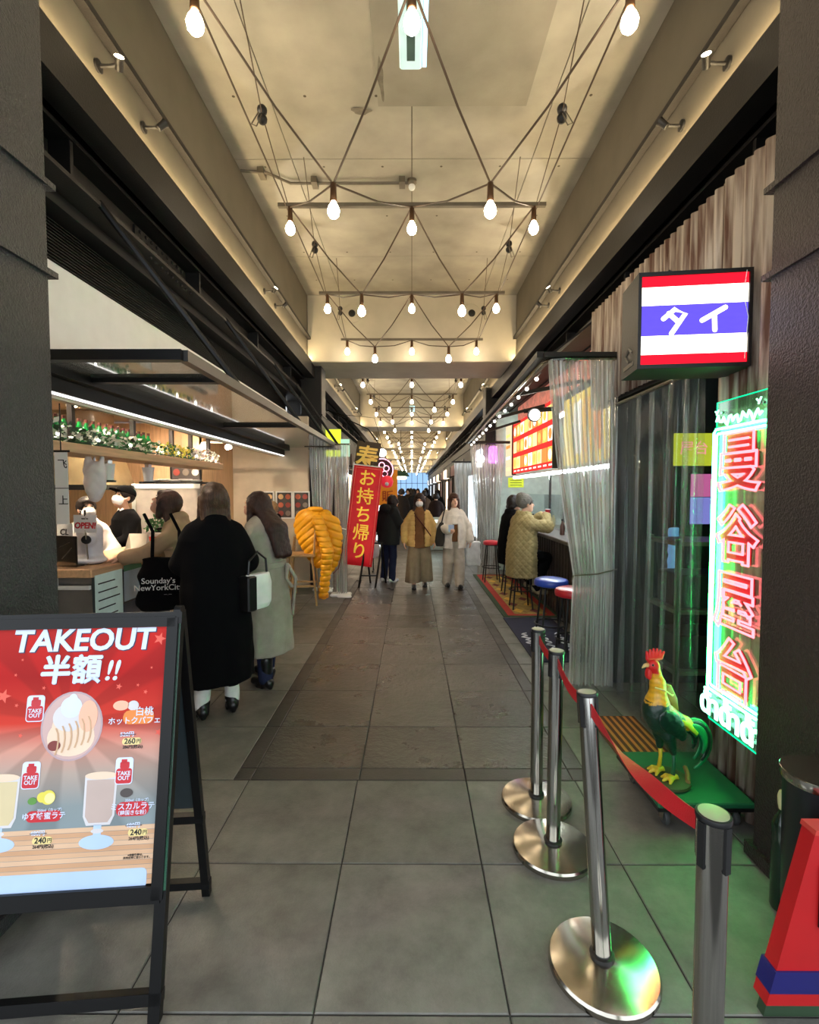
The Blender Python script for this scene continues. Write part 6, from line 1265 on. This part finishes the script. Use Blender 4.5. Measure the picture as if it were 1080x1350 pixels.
# --- 3 woman leaning on the counter in beige
p = Person('person in beige coat leaning over the takeout counter with a black tote', (-1.98, 4.28, 0), R(98), 1.70, dict(neck=(0, .10, 1.41), head=(0, .19, 1.535), sl=(-.165, .08, 1.355), sr=(.165, .08, 1.355), er=(.24, .14, 1.12), wr=(.16, .36, 1.09), el=(-.23, .27, 1.12), wl=(-.22, .46, 1.09)), (R(-38), R(-6), 0), .010)
BEI = cloth('beige_wool', (172, 146, 118)); p.body({'l': ((0, 0, -1), .25), 'r': ((0, 0, -1), .2)}); p.top(BEI, [(.62, .215, .17), (.9, .195, .155), (1.12, .185, .15), (1.28, .19, .145), (1.36, .15, .11), (1.41, .09, .08)], (.08, .07, .058), folds=6, amp=.03, collar=.095, end=.9)
p.trousers(BLACK, (.09, .075, .065)); p.shoes(M_SHOE); p.hair(hairm('brown_dark', (66, 36, 28)), .13, .0, 1.05, True)
tb = thing('tote_bag', 'large black tote bag with white lettering on the beige coat shoulder', 'bag', (-1.95, 3.84, .70), R(12)); g = SDF(.009); g.loft([(0, 0, 0, .20, .05), (.05, 0, 0, .235, .075), (.28, 0, 0, .23, .07), (.42, 0, 0, .20, .04)], .02, 5, .02).build('bag_body', BLACK, tb, noise=.006, nscale=18)
Mt = face((-.045, -.083, .22), (1, 0, 0), (0, .06, 1)); text('lettering', 'Sounday’s\nNewYorkCity', .062, mat('tote_ink', srgb(226, 226, 222), .7), tb, Mt, extrude=.002, bold=.004, line=.85); text('lettering', '— . —', .02, MATS['tote_ink'], tb, face((.02, -.08, .14), (1, 0, 0), (0, .06, 1)), extrude=.002)
for x in (-.11, .09): MB().tube([(x, .0, .40), (x - .02, .10, .62), (x - .10, .16, .76)], .014, 6).build('strap', BLACK, tb)
# --- 4 staff in white
p = Person('person in white shirt and face mask behind the takeout counter', (-3.27, 4.86, 0), R(-142), 1.60, dict(neck=(0, .03, 1.42), head=(0, .07, 1.56), er=(.24, .08, 1.12), wr=(.12, .28, 1.06), el=(-.24, .08, 1.12), wl=(-.12, .28, 1.06)), (R(-18), R(12), 0), .010)
p.body(); p.top(cloth('white_shirt', (232, 226, 222)), [(.72, .19, .15), (1.0, .18, .14), (1.2, .185, .14), (1.33, .185, .135), (1.40, .14, .10), (1.46, .085, .075)], (.072, .062, .05), folds=5, amp=.03, collar=.085, nm='shirt'); p.trousers(BLACK); p.shoes(M_SHOE); p.hair(hairm('black', (34, 24, 22)), 0, 0, 1.04, True, True); p.mask()
# --- 5 staff in black with cap
p = Person('person in black shirt, black cap and face mask working in the kitchen', (-3.22, 5.45, 0), R(138), 1.70, dict(er=(.24, .10, 1.14), wr=(.06, .28, 1.26), el=(-.24, .06, 1.12), wl=(-.10, .26, 1.06)), (R(-22), R(20), 0), .010)
p.body({'r': ((-.5, 0, .5), .7)}); p.top(BLACK, [(.72, .20, .15), (1.0, .185, .14), (1.2, .19, .145), (1.33, .19, .14), (1.40, .14, .10), (1.44, .085, .075)], (.075, .065, .055), folds=5, amp=.03, nm='shirt', end=.45); p.trousers(BLACK); p.shoes(M_SHOE); p.hair(MATS['hair_black'], 0, 0, .99, False); p.mask()
g = SDF(.007); g.ell(p.hp(0, -.014, .06), (.094, .112, .085), p.Rh, .01).box(p.hp(0, -.02, -.03), (.2, .2, .07), p.Rh, .001, .004, sub=True).ell(p.hp(0, .115, .045), (.07, .065, .008), p.Rh, .01).build('cap', BLACK, p.root)
MB().tube([tuple(p.J['neck'] + (-.06, .05, .02)), tuple(p.J['neck'] + (0, .10, -.06)), tuple(p.J['neck'] + (.06, .05, .02))], .012, 6).build('collar', cloth('white_shirt', (232, 226, 222)), p.root)
# --- 6 person seated in the nook
p = Person('person with fair hair in black seated behind the yellow jacket', (-2.04, 7.50, .11), R(100), 1.66, dict(pelvis=(0, 0, .66), neck=(0, .10, 1.16), head=(0, .17, 1.29), chest=(0, .05, .98), sl=(-.165, .08, 1.10), sr=(.165, .08, 1.10), el=(-.24, .16, .88), er=(.24, .16, .88), wl=(-.12, .38, .88), wr=(.12, .38, .88), hl=(-.09, .02, .62), hr=(.09, .02, .62), kl=(-.11, .44, .64), kr=(.11, .44, .64), al=(-.11, .42, .22), ar=(.11, .42, .22)), (R(-25), 0, 0), .012)
p.body(); p.top(BLACK, [(.52, .21, .17), (.75, .20, .16), (.95, .20, .15), (1.08, .19, .14), (1.14, .14, .11), (1.2, .10, .09)], (.085, .072, .058), folds=5, amp=.03, collar=.11, nm='jacket'); p.trousers(BLACK, (.095, .075, .06)); p.shoes(M_SHOE); p.hair(hairm('fair', (176, 136, 92)), .04, 0, 1.06, True)
# --- walkers
p = Person('person in mustard jacket, white mask and wide brown trousers walking towards us', (.13, 8.2, 0), R(181), 1.60, dict(kr=(.095, .09, .49), ar=(.10, .10, .085), al=(-.10, -.10, .09), el=(-.26, -.03, 1.10), er=(.26, -.03, 1.10), wl=(-.27, .04, .86), wr=(.27, .04, .86)), (0, R(-4), 0), .010)
p.body(); MUS = cloth('mustard', (200, 164, 104)); BRN = cloth('brown_knit', (112, 76, 46)); TAU = cloth('taupe', (126, 112, 92))
p.top(BRN, [(.74, .19, .155), (1.0, .17, .14), (1.25, .165, .125), (1.38, .14, .10), (1.47, .075, .07)], (.06, .05, .04), nm='sweater', folds=5, amp=.02)
p.top(MUS, [(.76, .23, .175), (.9, .235, .175), (1.1, .215, .165), (1.28, .19, .145), (1.38, .14, .11), (1.43, .09, .08)], (.078, .078, .062), nm='jacket', folds=8, amp=.03, open_=(.6, 1.5, .085, .2), quilt=('rib', .085, .006))
g = SDF(.011); g.loft([(.12, -.115, -.05, .135, .13), (.5, -.10, 0, .125, .12), (.9, -.06, 0, .12, .12)], .02, 6, .06).loft([(.12, .12, .08, .135, .13), (.5, .10, .05, .125, .12), (.9, .06, 0, .12, .12)], .015, 6, .06, 1.3).build('wide_trousers', TAU, p.root); p.shoes(M_SHOE); p.hair(hairm('brown_long', (52, 32, 28)), .26, 0, 1.08, False); p.mask(); MB().tube([tuple(q_) for q_ in ((.13, .02, 1.42), (.06, .145, 1.3), (-.08, .165, 1.12), (-.2, .1, .95))], .010, 6).build('bag_strap', cloth('strap_red', (70, 26, 28)), p.root)
p = Person('person in cream padded jacket and pale trousers walking towards us with a tote', (.71, 8.25, 0), R(186), 1.60, dict(kl=(-.095, .09, .49), al=(-.10, .09, .085), ar=(.10, -.09, .09), er=(.25, .03, 1.10), wr=(.14, .24, 1.06), el=(-.27, -.02, 1.10), wl=(-.29, .06, .87)), (R(-8), R(6), 0), .010)
CRM = cloth('cream', (222, 212, 198)); p.body({'r': ((-1, 0, .3), .8)}); p.top(BRN, [(.84, .165, .135), (1.1, .16, .125), (1.3, .155, .115), (1.38, .12, .09), (1.44, .075, .07)], (.055, .045, .04), nm='sweater', folds=4, amp=.02); p.top(CRM, [(.72, .235, .18), (.95, .23, .175), (1.15, .215, .165), (1.3, .19, .145), (1.39, .14, .11), (1.45, .09, .08)], (.082, .084, .072), nm='jacket', folds=7, amp=.04, open_=(.6, 1.16, .05, .2), noise=.006); p.trousers(cloth('ecru', (176, 166, 152)), (.105, .095, .085)); p.shoes(M_SHOE); p.hair(hairm('brown_mid', (92, 58, 44)), .19, 0, 1.08, True)
MB().box(-.03, .07, .0, .008, -.05, .07).build('phone', mat('phone_pink', srgb(170, 190, 220), .3), p.root).location = (.08, .31, 1.09)
t = thing('shoulder_bag', 'dark grey shoulder bag beside the cream jacket', 'bag', (.47, 8.12, .72)); SDF(.01).loft([(0, .0, 0, .06, .05), (.08, 0, 0, .085, .06), (.3, .02, 0, .07, .05), (.4, .03, 0, .03, .03)], .02, 4, .03).build('bag_body', cloth('grey_bag', (54, 50, 46)), t); MB().tube([(.03, 0, .39), (.07, .0, .58), (.10, .0, .66)], .012, 6).build('strap', MATS['cloth_grey_bag'], t)
t = thing('shopping_bag', 'white paper shopping bag carried beside the cream jacket', 'bag', (1.06, 8.35, .36)); SDF(.011).box((0, 0, .21), (.12, .07, .21), None, .02).build('bag_body', cloth('paper_white', (220, 222, 222)), t, noise=.006, nscale=20); MB().tube([(-.06, 0, .41), (-.05, 0, .50), (.05, 0, .50), (.06, 0, .41)], .006, 6).build('bag_handle', M_WHITE, t)
p = Person('person in dark hooded jacket, blue jeans and white sneakers looking down', (-.42, 8.75, 0), R(-38), 1.62, dict(neck=(0, .06, 1.41), head=(0, .15, 1.53), er=(.25, .03, 1.12), wr=(.13, .26, 1.12), el=(-.25, -.03, 1.10), wl=(-.25, .06, .88)), (R(-45), 0, 0), .011)
p.body(); p.top(cloth('charcoal', (30, 34, 36)), [(.72, .235, .18), (.95, .235, .18), (1.2, .225, .165), (1.32, .205, .15), (1.40, .15, .12), (1.46, .11, .10)], (.092, .08, .066), nm='jacket', folds=6, amp=.03, collar=.12); g = SDF(.011); g.ell((0, -.10, 1.40), (.13, .08, .09), None, .03).build('hood', MATS['cloth_charcoal'], p.root, noise=.004, nscale=24); p.trousers(JEANS, (.095, .075, .065)); p.shoes(mat('sneaker_white', srgb(222, 222, 220), .5)); p.hair(MATS['hair_black'], .03, 0, 1.06, False)
t = thing('plastic_carrier', 'white plastic carrier bag held beside the blue jeans', 'bag', (-.66, 8.62, .44)); SDF(.011).ell((0, 0, .16), (.10, .07, .16), None, .03).cap((0, 0, .28), (.02, .02, .42), .035, .012, .03).build('bag_body', mat('bag_white', srgb(232, 228, 224), .5), t, noise=.008, nscale=28)
MB().tube([(.02, .02, .40), (.03, .03, .47)], .012, 6).build('bag_handle', MATS['bag_white'], t)
# --- seated at the bar
SEAT = dict(pelvis=(0, 0, .70), neck=(0, .03, 1.22), head=(0, .07, 1.36), chest=(0, .02, 1.02), sl=(-.17, .02, 1.16), sr=(.17, .02, 1.16), hl=(-.09, .03, .68), hr=(.09, .03, .68), kl=(-.11, .33, .62), kr=(.11, .33, .62), al=(-.12, .20, .24), ar=(.12, .16, .22))
p = Person('person in khaki quilted coat and grey beanie drinking at the bar counter', (1.53, 6.75, .09), R(-72), 1.72, dict(SEAT, er=(.22, .26, 1.06), wr=(.08, .34, 1.19), el=(-.22, .24, 1.05), wl=(-.06, .34, 1.19)), (R(-6), R(-8), 0), .010)
KH = cloth('khaki', (156, 140, 98), .15); p.body({'r': ((-.6, .3, .3), .9), 'l': ((.6, .3, .3), .9)}, feet={'l': (.2, 1, -.2), 'r': (.1, 1, -.2)}); p.top(KH, [(.36, .245, .20), (.6, .25, .205), (.8, .24, .195), (1.0, .225, .175), (1.13, .205, .15), (1.19, .15, .12), (1.26, .10, .09)], (.098, .088, .068), folds=6, amp=.03, collar=.10, quilt=('dia', .085, .007), res=.009, noise=.004)
p.trousers(BLACK, (.09, .075, .06)); p.shoes(mat('boot_tan', srgb(150, 140, 112), .6), .10, feet={'l': (.2, 1, -.2), 'r': (.1, 1, -.2)}); p.hair(MATS['hair_brown_dark'] if 'hair_brown_dark' in MATS else hairm('bd', (66, 40, 30)), 0, 0, .98, False)
g = SDF(.006); g.ell(p.hp(0, -.03, .045), (.092, .115, .108), p.Rh, .01).ell(p.hp(0, -.075, .125), (.05, .055, .04), p.Rh, .04).ell(p.hp(0, .085, -.05), (.085, .075, .10), p.Rh, .008, sub=True).build('beanie', cloth('beanie_grey', (112, 108, 102), .6, 60), p.root, noise=.0015, nscale=120)
t = thing('red_cup', 'red drinking cup raised by the person in khaki', 'cup', (1.905, 6.80, 1.30), 0); MB().lathe([(.028, 0), (.036, .09), (.038, .092), (.033, .088), (.026, .006)], seg=16).build('cup_body', mat('cup_red', srgb(176, 30, 50), .35), t, smooth=40); MB().lathe([(.037, .088), (.039, .094), (.036, .096)], seg=16).build('rim', M_WHITE, t)
p = Person('person in black coat seated beyond the khaki coat at the bar', (1.58, 7.75, .09), R(-72), 1.70, dict(SEAT, er=(.23, .16, .92), wr=(.14, .40, .98), el=(-.23, .16, .92), wl=(-.14, .40, .98)), (R(-10), 0, 0), .012)
p.body(); p.top(BLACK, [(.40, .24, .19), (.7, .235, .19), (1.0, .22, .17), (1.13, .20, .15), (1.19, .15, .12), (1.26, .11, .10)], (.095, .082, .066), folds=6, amp=.03, collar=.11); p.trousers(BLACK); p.shoes(M_SHOE); p.hair(MATS['hair_black'], .05, 0, 1.05, False)
# --- crowd far down the alley
CR_ = [(-.75, 15.5, 1.68, 8, (28, 28, 34), 'navy coat at the left of the far crowd'), (-.35, 17.0, 1.72, -10, (36, 30, 28), 'dark brown coat behind the hooded jacket'), (-.15, 20.5, 1.74, 170, (60, 48, 40), 'brown jacket in the middle of the far crowd'), (.08, 18.2, 1.72, 5, (22, 22, 24), 'black coat just left of the mustard walker head'), (.42, 16.2, 1.66, 12, (70, 52, 38), 'tan coat right behind the mustard walker'), (.75, 15.0, 1.58, -6, (40, 28, 26), 'maroon coat between the two women walking'), (.62, 21.0, 1.76, 0, (26, 26, 30), 'charcoal coat farther back on the right'), (.3, 24.0, 1.75, 180, (34, 34, 40), 'slate coat far back in the middle'), (-.55, 23.0, 1.7, 0, (30, 26, 26), 'black brown coat far back on the left'), (1.0, 19.0, 1.7, -8, (24, 24, 26), 'black padded coat at the right of the far crowd'), (-.05, 29.0, 1.8, 0, (40, 36, 36), 'grey coat farthest away in the crowd')]
for i, (x, y, h, a, c, lab) in enumerate(CR_):
    p = Person('person in ' + lab, (x, y, 0), R(a), h, {}, (R(-8), 0, 0), .02)
    p.body(fine=False); p.top(cloth('crowd%d' % i, c), [(.55, .23, .18), (.95, .22, .17), (1.2, .215, .165), (1.32, .20, .15), (1.40, .15, .12), (1.46, .10, .09)], (.09, .08, .065), nm='coat', folds=5, amp=.03); p.trousers(BLACK, (.09, .075, .065)); p.shoes(M_SHOE); p.hair(MATS['hair_black'], .12 if i % 3 == 0 else .02, 0, 1.06, False)
# ================================================================ NOOK SEATING AND THE YELLOW JACKET
def chair(loc, rz, label, h=.74, back=1.28):
    t = thing('high_chair', label, 'chair', loc, rz); W = mat('chair_wood', srgb(176, 138, 92), .5, var=.12, stretch=(10, 10, 1))
    MB().rbox(-.20, .20, -.20, .20, h - .04, h, .01).build('seat', W, t)
    for sx in (-1, 1):
        MB().tube([(sx * .15, .15, h - .04), (sx * .21, .22, 0)], [.018, .014], 8).build('leg', W, t); MB().tube([(sx * .15, -.15, h - .04), (sx * .21, -.22, 0)], [.018, .014], 8).build('leg', W, t)
        MB().tube([(sx * .17, -.18, h - .02), (sx * .18, -.22, back)], .015, 8).build('back_post', W, t)
        MB().beam((sx * .185, -.19, .28), (sx * .185, .19, .28), .02, .025).build('stretcher', W, t)
    MB().beam((-.19, .195, .25), (.19, .195, .25), .02, .025).build('stretcher', W, t)
    for z in (back - .04, back - .2): MB().beam((-.18, -.215, z), (.18, -.215, z), .02, .07).build('back_rail', W, t)
    return t
chair((-1.60, 7.08, 0), R(95), 'wooden high chair carrying the yellow jacket')
chair((-2.04, 7.52, 0), R(100), 'wooden high chair under the person with fair hair', .66, .95)
t = thing('puffer_jacket', 'bright yellow puffer jacket hung over the high chair back', 'jacket', (-1.37, 7.06, 0), R(-8)); YEL = mat('puffer_yellow', srgb(232, 160, 8), .5, var=.06, scale=20, bump=.12, bscale=90)
RY = lambda a: Matrix.Rotation(R(a), 3, 'Y')
g = SDF(.008); g.ell((-.15, 0, 1.02), (.19, .13, .34), RY(-22), .04).ell((-.10, 0, 1.25), (.20, .13, .15), None, .06).ell((-.03, 0, .74), (.15, .11, .26), RY(-30), .06); g.build('back_panel', YEL, t, quilt=('rib', .11, .014, -.8), noise=.004, nscale=13)
g = SDF(.008); g.ell((.20, .04, .86), (.155, .10, .42), RY(6), .04).ell((.10, .02, 1.22), (.14, .11, .16), None, .06); g.build('front_panel', YEL, t, quilt=('rib', .11, .014, .35), noise=.004, nscale=13)
g = SDF(.008); g.cap((.04, -.10, 1.22), (.20, -.16, .78), .09, .09, .03).cap((.20, -.16, .78), (.13, -.15, .16), .088, .068, .02); g.build('sleeve', YEL, t, quilt=('rib', .08, .013, 0), noise=.004, nscale=18)
g = SDF(.008); g.ell((-.04, .0, 1.38), (.12, .09, .05), None, .02).ell((-.04, .02, 1.42), (.08, .06, .05), None, .01, sub=True).build('collar', YEL, t); MB().tube([(.20, .0, 1.25), (.33, .02, 1.0), (.365, .03, .8), (.30, .02, .52), (.22, .0, .44)], .008, 6).build('zip', mat('zip_dark', srgb(96, 40, 30), .4), t)
MB().lathe([(.066, .12), (.070, .135), (.070, .17), (.066, .18)], (.13, -.15, 0), 16).build('cuff', mat('puffer_dark', srgb(200, 120, 6), .5), t)
t = thing('nook_table', 'narrow wooden counter table in the seating nook', 'table', (-2.52, 7.0, 0)); MB().rbox(-.2, .2, .15, 1.1, .98, 1.02, .006).build('top', M_WOODH, t)
for y in (.25, 1.0): MB().box(-.03, .03, y - .03, y + .03, 0, .98).build('leg', M_BLKF, t)
